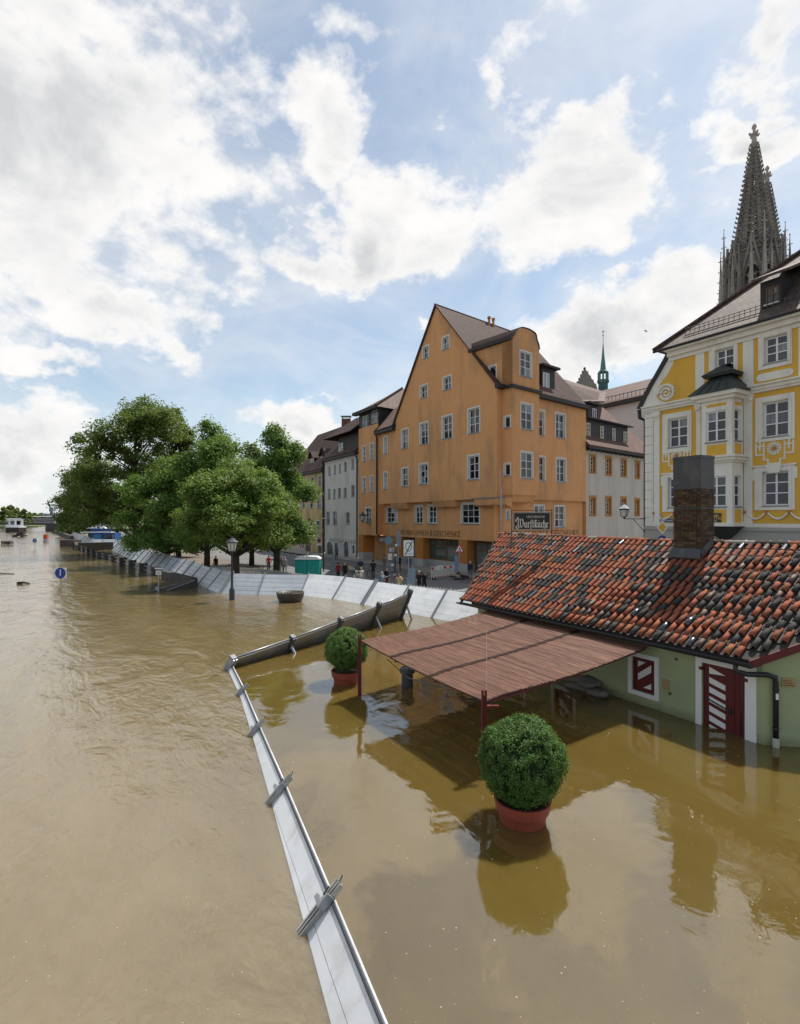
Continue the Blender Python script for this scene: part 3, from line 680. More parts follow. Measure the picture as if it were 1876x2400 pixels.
# gutter and downpipe
gm = MB(); g0, g1 = RP(-.12, -.10), RP(9.3, -.10)
for i in range(7):
    a0, a1 = math.pi+math.pi*i/7, math.pi+math.pi*(i+1)/7; R_ = .075
    f = lambda q, a: q+Vector((PV[0]*math.cos(a)*R_, PV[1]*math.cos(a)*R_, math.sin(a)*R_-.0))
    gm.quad(f(g0, a0), f(g1, a0), f(g1, a1), f(g0, a1))
gm.poly([g0+Vector((PV[0]*math.cos(math.pi+math.pi*i/7)*.075, PV[1]*math.cos(math.pi+math.pi*i/7)*.075, math.sin(math.pi+math.pi*i/7)*.075)) for i in range(8)])
gm.fbox(FW, .0, 8.9, 1.58, 1.70, -.05, .24)
gut = obj('gutter', gm, M_gut, house)
dp0 = RP(.18, -.10)-Vector((0, 0, .05)); fgp = lambda s, z, n=.07: Vector(FG.P(s, z, n))
path = [dp0, dp0-Vector((0, 0, .14)), lerp(dp0-Vector((0, 0, .2)), fgp(.2, 1.42), .3), lerp(dp0-Vector((0, 0, .2)), fgp(.2, 1.42), .8), fgp(.2, 1.38), fgp(.21, 1.25), fgp(.21, .15)]
q = MB(); q.tube(path, .052, 10); dpo = obj('downpipe', q, M_gut, house, smooth=True)
q = MB(); q.lathe([(.06, 0), (.065, .1), (.058, .2)], fgp(.21, -.02), 12); obj('pipe_foot', q, pm('pale_pipe', (.42, .45, .36), .6), dpo)
q = MB(); q.lathe([(.054, 0), (.054, .12)], fgp(.21, .95), 12, 0, -2.2, -1.2); obj('sticker', q, M_white, dpo)
for zz in (.35, 1.12): q = MB(); q.lathe([(.058, 0), (.058, .04)], fgp(.21, zz), 12); obj('bracket', q, M_gut, dpo)
# chimney: brick stack with a grey cladding on top
M_cl = pm('chimney_cladding', (.075, .077, .080), .55, .25, 3, .25, 20, metal=.2, stain=(3, (.115, .112, .105), .52, .7))
M_mort = pm('sooty_mortar', (.10, .085, .065), .95, .3, 8, .3, 40)
M_br = [pm('sooty_brick_a', (.080, .042, .024), .9, .3, 12, .5, 50, orand=.35), pm('sooty_brick_b', (.115, .076, .040), .9, .3, 12, .5, 50, orand=.35)]
tc_ = 1.78; sch = None
cp_ = FW.px(c1(1103, 405))
Yc = 14.86; Pc = Vector(((1580-CX)/F*Yc, Yc, 0))                   # front-left corner at the foot
FC = Fr(Pc.x, Pc.y, -E[0], -E[1], 1)                               # front face, s to the right
cw_, cd_ = .745, .64; zb, zm, zt = 3.42, 5.35, 6.22
q = MB(); q.fbox(FC, .012, cw_-.012, zb, zm, -cd_+.012, -.012); chim = obj('chimney', q, M_mort, house)
bme = [mesh_of('brick', (lambda m_: (m_.box(-.104, .104, -.04, .04, -.0285, .0285), m_)[1])(MB()), m, uv=False) for m in M_br]
hme = [mesh_of('brick', (lambda m_: (m_.box(-.049, .049, -.04, .04, -.0285, .0285), m_)[1])(MB()), m, uv=False) for m in M_br]
nc = int((zm-zb)/.068)
for face in range(2):
    wdt = cw_ if face == 0 else cd_
    fr = FC if face == 0 else Fr(*FC.P(cw_, 0)[:2], *(PV), 1)
    M = Matrix((Vector((fr.d[0], fr.d[1], 0)), Vector((-fr.n[0], -fr.n[1], 0)), Vector((0, 0, 1)))).transposed()
    for k in range(nc):
        z = zb+.034+k*.068
        if z < 3.6 and face == 0: continue
        x = 0; hd = (k+face) % 2
        units = [('h', .098)] if hd else []
        run = (.098+.012) if hd else 0
        while run < wdt-.05:
            if wdt-run >= .208: units.append(('b', .208)); run += .22
            else: units.append(('h', .098)); run += .11
        x = 0; tot_ = sum(u[1] for u in units)+.012*(len(units)-1); x = (wdt-tot_)/2
        for (kk, w_) in units:
            me = random.choice(bme if kk == 'b' else hme); nn = random.uniform(-.032, -.026)
            piece('brick', me, chim, fr.P(x+w_/2, z, nn), M); x += w_+.012
q = MB(); q.fbox(FC, -.012, cw_+.012, zm+.002, zt, -cd_-.012, .012); cl = obj('cladding', q, M_cl, chim)
q = MB(); q.fbox(FC, -.022, cw_+.022, zt-.06, zt+.012, -cd_-.022, .022); obj('cap', q, M_cl, chim); q = MB(); q.fbox(FC, -.02, cw_+.02, zm-.02, zm+.03, -cd_-.02, .02); obj('trim', q, M_cl, chim)
q = MB(); q.fbox(FC, -.014, cw_+.014, 4.80, 4.82, -cd_-.014, .014); obj('strap', q, M_dark, chim)
q = MB()                                                                # lead flashing skirt
for (a0, b0) in (((-.05, .05), (cw_+.05, .05)),):
    q.hexa([FC.P(-.06, zb+.02, .12), FC.P(cw_+.06, zb+.02, .12), FC.P(cw_+.03, zb+.25, .0), FC.P(-.03, zb+.25, .0), FC.P(-.06, zb+.05, .14), FC.P(cw_+.06, zb+.05, .14), FC.P(cw_+.03, zb+.30, .022), FC.P(-.03, zb+.30, .022)])
q.hexa([FC.P(cw_, zb+.1, .05), FC.P(cw_+.08, zb+.1, .05), FC.P(cw_+.08, zb+.42, -.5), FC.P(cw_, zb+.42, -.5), FC.P(cw_, zb+.22, .05), FC.P(cw_+.06, zb+.18, .05), FC.P(cw_+.06, zb+.52, -.5), FC.P(cw_, zb+.58, -.5)])
obj('flashing', q, M_cl, chim)
# sign on the ridge ---------------------------------------------------------------------------
M_blk = pm('black_enamel', (.012, .012, .013), .35, .1, 4); M_cream = pm('cream_lettering', (.66, .62, .50), .6, .05)
sy = 18.4; SX0, SX1 = (1204-CX)/F*sy, (1292.5-CX)/F*sy; FS = Fr(SX0, sy, 1, 0.06, 1)
zz = lambda v: HC+(CY-v)/F*sy
sw = SX1-SX0; z0s, z1s = zz(1242), zz(1200.5)
sign = thing('sign_board', (SX0+sw/2, sy, 3.7), 'black framed sign board with cream blackletter writing standing on the tavern ridge', 'sign')
q = MB(); q.fbox(FS, .0, sw, z0s, z1s, -.03, .0); brd = obj('board', q, M_blk, sign)
q = MB()
for (a_, b_, c_, d_) in ((.012, sw-.012, z1s-.024, z1s-.012), (.012, sw-.012, z0s+.012, z0s+.024), (.012, .024, z0s+.024, z1s-.024), (sw-.024, sw-.012, z0s+.024, z1s-.024)): q.fbox(FS, a_, b_, c_, d_, -.002, .004)
obj('border', q, M_cream, brd)
for sx in (-.055, sw+.055): q = MB(); q.fbox(FS, sx-.014, sx+.014, 3.6, zz(1194), -.04, -.01); obj('post', q, M_dark, sign)
for z_ in (zz(1196), zz(1244.5)): q = MB(); q.fbox(FS, -.041, sw+.041, z_-.012, z_+.012, -.036, -.012); obj('rail', q, M_dark, sign)
put_text('lettering', 'HISTORISCHE', .105, FS, sw*.60, z0s+(z1s-z0s)*.735, .003, M_cream, brd, right=1, sx=1.0)
# blackletter word drawn with a broad nib
NIB = (.26, .15)
G = {'W': ([[(0, 3.2), (.5, 3.6), (1, 3.1), (.8, .6), (1.5, 0), (2.1, .5), (2.1, 3.0), (1.8, 3.4)], [(2.1, .5), (2.9, 0), (3.6, .7), (3.7, 2.4), (3.1, 3.4), (2.7, 3.1)], [(-.2, 2.2), (-.5, 3.0), (.1, 3.8), (1.2, 3.9)], [(.0, .9), (-.4, .3), (.2, -.4), (1.2, -.3)]], 4.3),
     'u': ([[(.0, 1.9), (.3, 2.0), (.3, .4), (.7, 0), (1.15, .4)], [(1.0, 1.9), (1.3, 2.0), (1.3, .3), (1.6, 0)]], 1.95),
     'r': ([[(.0, 1.9), (.3, 2.0), (.3, .2), (.6, 0)], [(.4, 1.5), (.8, 2.0), (1.1, 1.75)]], 1.35),
     's': ([[(.2, -.6), (.35, 0), (.35, 2.5), (.8, 3.0), (1.15, 2.7)]], 1.15),
     't': ([[(.35, 2.6), (.35, .3), (.7, 0), (1.0, .3)], [(0, 1.9), (.9, 1.9)]], 1.25),
     'k': ([[(.3, 3.0), (.3, .2), (.55, 0)], [(.4, 2.8), (.9, 2.9), (1.0, 2.5)], [(.3, 1.6), (.9, 2.0), (1.1, 1.6), (.6, 1.2)], [(.6, 1.2), (1.0, .3), (1.4, 0)]], 1.65),
     'c': ([[(1.05, 1.7), (.7, 2.0), (.3, 1.6), (.3, .4), (.7, 0), (1.1, .35)]], 1.25),
     'h': ([[(.3, 3.0), (.3, .2), (.55, 0)], [(.4, 1.5), (.85, 2.0), (1.2, 1.6), (1.2, .2), (.9, -.6), (.6, -.7)]], 1.65),
     'e': ([[(.3, 1.0), (1.0, 1.45), (.7, 2.0), (.3, 1.6), (.3, .4), (.7, 0), (1.1, .35)]], 1.3)}
G['ü'] = (G['u'][0]+[[(.35, 2.55), (.5, 2.75)], [(1.15, 2.55), (1.3, 2.75)]], G['u'][1])
word = 'Wurstküche'; tw = sum(G[ch][1] for ch in word); ks = sw*.86/tw; kz = (z1s-z0s)*.46/3.2
q = MB(); x0 = sw*.085; lay = .003
for ch in word:
    for stp in G[ch][0]:
        for (p0, p1) in zip(stp, stp[1:]):
            nx, ny = NIB; pts = [(p0[0]-nx, p0[1]-ny), (p0[0]+nx, p0[1]+ny), (p1[0]+nx, p1[1]+ny), (p1[0]-nx, p1[1]-ny)]
            lay += .00004
            q.poly([FS.P(x0+a_*ks, z0s+.085+b_*kz, lay) for a_, b_ in pts])
    x0 += G[ch][1]*ks
for (pa, pb) in (((.80, .06), (.93, .10)), ((.93, .10), (.90, .055))): q.tube([FS.P(pa[0]*sw, z0s+pa[1], .004), FS.P(pb[0]*sw, z0s+pb[1], .004)], .006, 4)
obj('lettering', q, M_cream, brd)
# pole at the ridge end
pe = RP(sL(TR)-.12, TR); q = MB(); ph = HC+(CY-1100)/F*pe.y
q.tube([(pe.x, pe.y, pe.z-.3), (pe.x, pe.y, ph-.75)], .035, 8); q.tube([(pe.x-.03, pe.y, ph-.75), (pe.x-.03, pe.y, ph)], .022, 8)
obj('roof_pole', q, M_steel, None, 'thin rusty grey metal pole rising from the far ridge end of the tavern', 'pole', loc=(pe.x, pe.y, pe.z-.3))

# ================================================================ REED AWNING
aw = thing('awning', (-1.0, 13.63, 0), 'brown reed mat awning on oxblood posts along the tavern wall', 'awning')

def reedmat():
    m, N, L, B = _nt('reed'); MATS['reed'] = m; g = N.new('ShaderNodeNewGeometry')
    rot = N.new('ShaderNodeVectorRotate'); rot.rotation_type = 'Z_AXIS'; rot.inputs['Angle'].default_value = -math.atan2(E[1], E[0]); L.new(g.outputs['Position'], rot.inputs['Vector'])
    f = nz(N, L, stretch(N, L, rot.outputs[0], (1.6, 62, 62)), 1, 4, .6, .1); c = mixrgb(N, L, ramp(N, L, f, .33, .67), (.062, .026, .017), (.285, .140, .085))
    c = mixrgb(N, L, ramp(N, L, nz(N, L, g.outputs['Position'], .9, 5, .6), .4, .7, 0, .5), c, (.155, .070, .043)); hs = N.new('ShaderNodeHueSaturation'); L.new(c, hs.inputs['Color']); L.new(ramp(N, L, g.outputs['Random Per Island'], 0, 1, .8, 1.2), hs.inputs['Value'])
    L.new(hs.outputs[0], B.inputs['Base Color']); B.inputs['Roughness'].default_value = .75; return m
M_reed = reedmat(); M_reedk = pm('reed_cord', (.055, .028, .02), .8)
IN0, IN1 = Vector(FW.P(8.15, 1.50, .12)), Vector(FW.P(2.45, 1.47, .12))      # inner edge far / near
OU0, OU1 = Vector((-1.0, 13.63, 1.42)), Vector((1.5, 9.51, 1.31))            # outer edge far / near
def AWP(a, b):     # a: 0 far..1 near, b: 0 inner..1 outer
    p = IN0.lerp(IN1, a).lerp(OU0.lerp(OU1, a), b)
    p.z += -.085*math.sin(math.pi*b)-.03*math.sin(2*math.pi*a)*math.sin(math.pi*b)-.06*math.sin(math.pi*a)*b**3-.05*max(0, b-.9)/.1*(.4+.6*a); return p
cuts = [(0., .315), (.315, .645), (.645, 1.0)]
for (a0, a1) in cuts:
    mb = MB(); nr = 460
    for i in range(nr):
        b = (i+random.uniform(-.3, .3))/nr; r = random.uniform(.0055, .0095)
        x0 = a0-random.uniform(-.002, .008); x1 = a1+random.uniform(-.002, .008); dz = random.uniform(0, .016)
        pts = [AWP(x0+(x1-x0)*k/3, b)+Vector((0, 0, dz+random.uniform(-.004, .004))) for k in range(4)]
        mb.tube(pts, r, 3, caps=False)
    o = obj('reed_mat', mb, M_reed, aw, kind='stuff')
for a in (.315, .645):
    for da_ in (-.006, .008):
        q = MB(); q.tube([AWP(a+da_+.004*math.sin(b*40), b/40)+Vector((0, 0, .03)) for b in range(41)], .014, 5); obj('cord', q, M_reedk, aw)
q = MB(); q.tube([AWP(.998, b/30)+Vector((0, 0, -.02)) for b in range(31)], .022, 5); q.tube([AWP(a/30, .995)+Vector((0, 0, -.01)) for a in range(31)], .02, 5); obj('edge_cord', q, M_reedk, aw)
for a in (.02, .33, .66, .985):   # rafters under the mats
    q = MB(); q.tube([AWP(a, .0)-Vector((0, 0, .08)), AWP(a, .5)-Vector((0, 0, .07)), AWP(a, .985)-Vector((0, 0, .08))], .028, 6); obj('rafter', q, M_ox, aw)
q = MB(); q.tube([AWP(0, .97)-Vector((0, 0, .1)), AWP(1, .97)-Vector((0, 0, .1))], .03, 6); obj('beam', q, M_dark, aw)
for i, P_ in enumerate((OU0, OU1)):
    q = MB(); x, y = P_.x, P_.y
    if i == 0: x -= .03
    q.box(x-.045, x-.012, y-.04, y+.04, -1, P_.z+.16); q.box(x+.012, x+.045, y-.04, y+.04, -1, P_.z+.16); q.box(x-.014, x+.014, y-.03, y+.03, -1, P_.z+.05)
    po = obj('post', q, M_ox, aw)
    if i == 1:
        q = MB(); q.lathe([(.0, -.02), (.05, -.02), (.05, .02), (.0, .02)], (x+.07, y-.02, P_.z-.13), 10); q.box(x+.02, x+.26, y-.03, y+.03, P_.z-.16, P_.z-.12); obj('crank', q, M_ox, po)
q = MB(); w0 = AWP(.93, .93); q.tube([w0+Vector((0, 0, 1.15)), w0+Vector((0, 0, .02))], .0035, 4); q.tube([w0+Vector((0, 0, .02)), w0+Vector((.02, 0, -.22)), w0+Vector((.05, -.01, -.30)), w0+Vector((.07, 0, -.2)), w0+Vector((.03, 0, -.02))], .006, 4); obj('wire', q, M_white, aw)
q = MB(); q.tube([AWP(.28, 1.0)-Vector((0, 0, .08)), AWP(.45, .99)-Vector((0, 0, .28)), AWP(.7, .98)-Vector((0, 0, .16))], .012, 5); obj('bracing', q, M_dark, aw)

# ================================================================ HOUSES
M_or = pm('orange_plaster', (.72, .365, .155), .9, .10, .5, .35, 14, col2=(.65, .315, .125), stain=(.32, (.40, .225, .115), .50, .85))
streaks(M_or, (.36, .21, .11), .6)
M_or2 = pm('deep_orange_plaster', (.50, .20, .045), .9, .14, .6, .3, 14)
M_grw = pm('pale_grey_surround', (.70, .67, .61), .8, .08, 2)
M_sill = pm('zinc_sill', (.22, .23, .25), .5, .15, 3, metal=.4)
M_blackw = pm('black_boarding', (.022, .020, .021), .6, .25, 2, .3, 20)
M_eave = pm('dark_eave', (.030, .026, .024), .6, .2, 2)
M_frw = pm('white_window_frame', (.78, .78, .76), .5, .05, 3)
M_gl = glassmat('house_glass')
M_roofA = roofmat('plain_tile_roof', (.140, .064, .044), (.078, .038, .028), .26, .24)
M_roofB = roofmat('plain_tile_roof_brown', (.135, .073, .053), (.08, .044, .034), .26, .24)
M_gray = pm('grey_render', (.46, .45, .43), .9, .12, .6, .3, 14, stain=(.3, (.33, .32, .29), .5, .7))
def holes_of(fr, cv, rects, n=0, band=.0):
    out = []
    for (x0, x1, yt, yb) in rects:
        a, b, z0, z1 = fr.rect(cv, x0, x1, yt, yb, n); bb = band
        out.append((a+bb, b-bb, z0+bb*.7, z1-bb))
    return out
# ---- orange corner house
hs = thing('gabled_house', FA.P(0, ZS), 'tall orange plastered corner house with steep gable above a watch shop', 'house')
g_hi = [(763, 838, 490, 635), (967, 1053, 387, 540), (737, 825, 900, 1050), (977, 1077, 807, 965)]
g_up = [(540, 621, 1365, 1585), (732, 832, 1295, 1540), (968, 1087, 1222, 1480), (1240, 1377, 1138, 1425), (355, 400, 1445, 1640)]
g_lo = [(540, 620, 605, 815), (728, 830, 560, 795), (1235, 1370, 470, 745), (355, 400, 650, 845)]
BD = .16
H_hi, H_up, H_lo = holes_of(FA, r2, g_hi, 0, BD), holes_of(FA, r2, g_up, 0, BD), holes_of(FA, r1, g_lo, 0, BD)
apex = FA.px((1023.2, 717)); zR = FA.px((1162, 902))[1]; sLf, zLf = FA.px((928, 985)); sLe, zLe = FA.px((886.8, 1013))
zJ = FA.px((1100, 1170))[1]; zJl = FA.px((890, 1182))[1]; zJ = (zJ+zJl)/2
mb = MB(); wall(mb, FA, [(0, zJ), (sLe, zJ), (sLe, zLe), (sLf, zLe), (sLf, zLf), apex, (0, zR)], H_hi+H_up+H_lo, 0, .26, 0, 1)
LB = -.75
mb.quad(FA.P(0, zJ, 0), FA.P(sLe, zJ, 0), FA.P(sLe, zJ, LB), FA.P(0, zJ, LB))       # jetty soffit
g_mz = [(383, 508, 1015, 1200), (685, 775, 1000, 1208), (822, 920, 995, 1208), (1168, 1372, 970, 1212)]
H_mz = holes_of(FA, r1, g_mz, LB, .14); zSh = FA.px(r1(900, 1357), LB)[1]
sSl = FA.px(r1(300, 1330), LB)[0]
wall(mb, FA, [(-0.0, zSh), (sLe+.0, zSh), (sLe, zJ), (0, zJ)], H_mz, LB, .2, 0, 1)
gw = obj('wall', mb, [M_or, M_grw], hs)
def rows_for(h): return (.5,) if h < 1.9 else (.36, .68)
for (H, dp) in ((H_hi, .26), (H_up, .26), (H_lo, .26)):
    for (a, b, z0, z1) in H:
        window(hs, FA, a, b, z0, z1, 0, dp, 2 if b-a > .75 else 1, rows_for(z1-z0), M_frw, M_gl, M_grw, BD, M_sill, .09, .04)
for i, (a, b, z0, z1) in enumerate(H_mz): window(hs, FA, a, b, z0, z1, LB, .2, (2, 2, 2, 3)[i] if i else 3, (.33, .67), M_frw, M_gl, M_grw, .14, M_sill, .09, .04)
for (x0, x1, yt, yb) in ((437, 600, 990, 1045), (872, 1110, 950, 1025)):           # corbels under the jetty
    a, b, z0, z1 = FA.rect(r1, x0, x1, yt, yb, -.1)
    q = MB(); q.hexa([FA.P(a, z0, LB), FA.P(b, z0, LB), FA.P(b, z0, -.25), FA.P(a, z0, -.25), FA.P(a, zJ, LB), FA.P(b, zJ, LB), FA.P(b, zJ-.02, .04), FA.P(a, zJ-.02, .04)]); obj('corbel', q, M_or, hs)
q = MB(); q.hexa([FA.P(-1.2, zJ-.9, LB), FA.P(3.0, zJ-.9, LB), FA.P(3.2, zJ-.6, .0), FA.P(-1.2, zJ-.6, .0), FA.P(-1.2, zJ, LB), FA.P(3.2, zJ-.01, LB), FA.P(3.2, zJ-.01, .08), FA.P(-1.2, zJ-.01, .08)]); obj('corbel', q, M_or, hs)
q = MB(); q.fbox(FA, -1.3, 3.6, zJ, zJ+.1, -.02, .14); obj('ledge', q, M_sill, hs)
# shop front
SB = LB-1.0
mb = MB(); mb.fbox(FA, 0, sLe, zSh, zSh+.35, SB-.2, LB-.003)
mb.quad(FA.P(0, ZS, SB-.3), FA.P(sLe, ZS, SB-.3), FA.P(sLe, zSh, SB-.3), FA.P(0, zSh, SB-.3)); obj('shop_back_wall', mb, M_gray, hs)
def sx(x): return FA.px(r1(x, 1500), LB)[0]
M_wood = pm('shop_wood', (.20, .085, .025), .6, .2, 3); M_shopgl = glassmat('shop_glass', (.075, .098, .092), (.24, .27, .25), .2)
for (x0, x1) in ((455, 545), (690, 772), (1145, 1236), (1500, 1600)):
    q = MB(); q.fbox(FA, sx(x1), sx(x0), ZS+.9, zSh+.003, SB, LB+.004); p_ = obj('pillar', q, M_or2, hs)
    q = MB(); q.fbox(FA, sx(x1)-.02, sx(x0)+.02, ZS, ZS+.9, SB-.02, LB+.02); obj('plinth', q, M_gray, p_)
def shopwin(x0, x1, cols, zb):
    a, b = sx(x1), sx(x0); z0, z1 = ZS+zb, zSh-.12
    w = window(hs, FA, a, b, z0, z1, SB+.2, .15, cols, (.74,), M_wood, M_shopgl, None, 0, None, .14, .08, name='shop_window')
    q = MB(); q.fbox(FA, a, b, ZS, z0, SB, SB+.25); obj('plinth', q, M_gray, w)
    q = MB(); mw = (b-a)/5
    for k in range(1, 5): q.fbox(FA, a+k*mw-.03, a+k*mw+.03, z0+(z1-z0)*.74, z1, SB+.05, SB+.16)
    obj('transom_bars', q, M_wood, w)
shopwin(548, 690, 1, .9); shopwin(775, 1145, 2, .9)
window(hs, FA, sx(1500), sx(1255), ZS+.1, zSh-.15, SB+.2, .15, 2, (.74,), M_wood, M_shopgl, None, 0, None, .14, .09, name='shop_door')
a, b = sx(455), sx(300); q = MB(); q.fbox(FA, a, b, ZS, zSh, SB+.05, SB+.1)
gd = obj('garage_door', q, pm('beige_door', (.40, .37, .32), .7, .1, 2), hs)
for k in range(12): q = MB(); z_ = ZS+.25+k*(zSh-ZS-.3)/12; q.fbox(FA, a+.1, b-.1, z_, z_+.25, SB+.1, SB+.13); obj('slat', q, MATS['beige_door'], gd)
put_text('shop_lettering', 'DRUBBA UHREN & GESCHENKE', .88, FA, (sx(520)+sx(1165))/2, FA.px(r1(840, 1305), LB)[1], LB+.01, pm('brown_lettering', (.17, .075, .03), .8), gw, right=-1, sx=.98)
# lane facade (right) and corner oriel tower
DR = 15.06
f_r = [(703, 803, 880, 1118), (710, 807, 1287, 1518), (520, 615, 850, 1095), (524, 618, 1268, 1508)]
H_r = holes_of(FR, r3, f_r, 0, .15)
eR = FR.px(r3(985, 850))
mb = MB(); wall(mb, FR, [(0, zJ), (DR, zJ), (DR, zR), (0, zR)], H_r, 0, .26, 0, 1)
LR = -.35; f_l = [(697, 797, 1720, 1930), (510, 610, 1715, 1925), (255, 298, 1760, 1860)]; H_rl = holes_of(FR, r3, f_l, LR, .13)
wall(mb, FR, [(0, ZS), (DR, ZS), (DR, zJ), (0, zJ)], H_rl, LR, .2, 0, 1); mb.quad(FR.P(0, zJ), FR.P(DR, zJ), FR.P(DR, zJ, LR), FR.P(0, zJ, LR))
far1 = FR.P(DR, 0); farA = FA.P(sLf, 0)
mb.quad(FR.P(DR, ZS), (FR.P(DR, 0)[0]+E[0]*18, FR.P(DR, 0)[1]+E[1]*18, ZS), (FR.P(DR, 0)[0]+E[0]*18, FR.P(DR, 0)[1]+E[1]*18, zR), FR.P(DR, zR))
APX = Vector(FA.P(apex[0], apex[1])); rv = Vector((rr[0], rr[1], 0)); RF = APX+rv*DR
mb.poly([FR.P(DR, zR), (FR.P(DR, 0)[0]+E[0]*18, FR.P(DR, 0)[1]+E[1]*18, zR), tuple(RF)])
lw_ = obj('wall', mb, [M_or, M_grw], hs)
for i, (a, b, z0, z1) in enumerate(H_r): window(hs, FR, a, b, z0, z1, 0, .26, 2, (.36, .68), M_frw, M_gl, M_grw, .15, M_sill, .09, .04)
for i, (a, b, z0, z1) in enumerate(H_rl): window(hs, FR, a, b, z0, z1, LR, .2, 2 if i < 2 else 1, (.36, .68) if i < 2 else (), M_frw, M_gl, M_grw, .13, M_sill, .08, .04)
put_text('shop_lettering', 'DRUBBA UHREN & GESCHENKE', .95, FR, 7.4, FR.px(r3(600, 1985), LR)[1], LR+.01, MATS['brown_lettering'], lw_, right=1, sx=1.)
KB = 1.2; b0 = FR.px(r3(318, 1200), KB)[0]; b1 = FR.px(r3(560, 1200), KB)[0]; zB = FR.px(r3(440, 1632), KB)[1]
zE = FR.px(r3(440, 670), KB)[1]; zT = FR.px(r3(430, 112), KB)[1]; zSho = FR.px(r3(545, 275), KB)[1]
bay = MB(); f_b = [(388, 505, 790, 1040), (388, 508, 1230, 1485)]; H_b = holes_of(FR, r3, f_b, KB, .13)
f_g = [(380, 495, 318, 560)]; H_g = holes_of(FR, r3, f_g, KB, .13)
cxm = (b0+b1)/2; wv = (b1-b0)/2; gz = zSho
gab = [(b0, zB), (b1, zB), (b1, gz-.35), (b1-.12, gz+.1), (b1-.42, gz+.55)]
for k in range(9):
    an = math.pi*k/8; gab.append((cxm+.15+(wv-.65)*math.cos(an), gz+.9+(zT-gz-.9)*math.sin(an)))
gab += [(b0+.35, gz+.5), (b0+.12, gz+.1), (b0, gz-.35)]
wall(bay, FR, gab, H_b+H_g, KB, .18, 0, 1)
FB = Fr(*FR.P(b0, 0, 0)[:2], FR.n[0], FR.n[1], 1)      # oriel's left cheek (s runs outwards)
FB.n = (-FR.d[0], -FR.d[1])
f_s = [(230, 303, 905, 1025), (233, 303, 1335, 1460)]; H_s = holes_of(FB, r3, f_s, 0, .12)
H_s = [(.28, .92, z0, z1) for (_a, _b, z0, z1) in H_s]
wall(bay, FB, [(0, zB), (KB, zB), (KB, gz-.35), (0, gz-.35)], H_s, 0, .18, 0, 1)
bay.quad(FR.P(b1, zB, 0), FR.P(b1, zB, KB), FR.P(b1, gz-.35, KB), FR.P(b1, gz-.35, 0)); bay.quad(FR.P(b0, zB, 0), FR.P(b1, zB, 0), FR.P(b1, zB, KB), FR.P(b0, zB, KB))
# gable-dormer cheek above the eave
zD = zE+.3; tD = 4.6
FDc = FB; f_d = [(213, 290, 412, 558)]
dz1 = FB.px(r3(290, 215), 0)[1]
rise = (apex[1]-zR); 
def roofR(s_from_eave): return zR+rise*s_from_eave/ (apex[0])
zc = gz+.1
Hd = [( -1.55, -.75, FB.px(r3(250, 548), 0)[1], FB.px(r3(250, 425), 0)[1])]
dep = (zc-zR)/rise*apex[0]
wall(bay, FB, [(KB, zE), (KB, zc), (-dep, zc), (0, zR)], Hd, 0, .18, 0, 1)
oriel = obj('oriel', bay, [M_or, M_grw], hs)
for (a, b, z0, z1) in H_b+H_g: window(oriel, FR, a, b, z0, z1, KB, .16, 2, (.36, .68), M_frw, M_gl, M_grw, .13, M_sill, .09, .04)
for (a, b, z0, z1) in H_s+Hd: window(oriel, FB, a, b, z0, z1, 0, .16, 1, (), M_frw, M_gl, M_grw, .13, M_sill, .08, .04)
q = MB(); q.hexa([FR.P(b0+.5, zB-.75, 0), FR.P(b1-.5, zB-.75, 0), FR.P(b1-.5, zB-.6, .8), FR.P(b0+.5, zB-.6, .8), FR.P(b0, zB, 0), FR.P(b1, zB, 0), FR.P(b1-.2, zB, KB-.15), FR.P(b0+.2, zB, KB-.15)]); obj('corbel', q, M_or, oriel)
q = MB(); q.fbox(FR, -.25, b0-.05, zR-.35, zR+.02, -.05, .45); q.fbox(FR, b0-.22, b1+.22, zE-.12, zE+.16, KB-.1, KB+.22); q.fbox(FR, b0-.22, b0-.003, zE-.12, zE+.16, 0, KB-.1); q.fbox(FR, b1+.003, b1+.22, zE-.12, zE+.16, 0, KB-.1); q.fbox(FR, b1+.05, DR+.2, zR-.35, zR+.05, -.05, .5); eo = obj('eave', q, M_eave, hs)
# dormer roof (barrel top behind the gable) and the main roof
q = MB(); prev = None
for k in range(len(gab)-2-2):
    pa, pb = gab[2+k], gab[3+k]
    da = min(14, max(0, (pa[1]-zR)/rise*apex[0])); db = min(14, max(0, (pb[1]-zR)/rise*apex[0]))
    up_ = .06
    q.quad(FR.P(pa[0], pa[1]+up_, KB+.12), FR.P(pb[0], pb[1]+up_, KB+.12), FR.P(pb[0], pb[1]+up_, -db), FR.P(pa[0], pa[1]+up_, -da))
dr_ = obj('dormer_roof', q, M_roofB, hs)
q = MB(); q.fbox(FB, -dep-.1, KB-.1, zc-.3, zc+.02, .0, .3); obj('eave', q, M_eave, hs)
OV = .22
def ro(mb, A, B, C, D, th=.12):
    A, B, C, D = map(Vector, (A, B, C, D)); n = (B-A).cross(D-A).normalized(); n = n if n.z > 0 else -n
    mb.hexa([A, B, C, D, A+n*th, B+n*th, C+n*th, D+n*th])
fo = Vector((FA.n[0], FA.n[1], 0))*OV
eR0 = Vector(FA.P(0, zR)); dwn = (eR0-APX).normalized()*.35; eL0 = Vector(FA.P(sLf, zLf)); dwl = (eL0-APX).normalized()*.35
q = MB(); ro(q, APX+fo, APX+rv*(DR+.2), eR0+rv*(DR+.2)+dwn, eR0+fo+dwn); ro(q, APX+fo, APX+rv*(DR+.2), eL0+rv*(DR+.2)+dwl, eL0+fo+dwl)
rf = obj('roof', q, M_roofA, hs)
q = MB(); q.tube([APX+fo+Vector((0, 0, .12)), RF+Vector((0, 0, .12))], .13, 6); obj('ridge', q, M_roofB, rf)
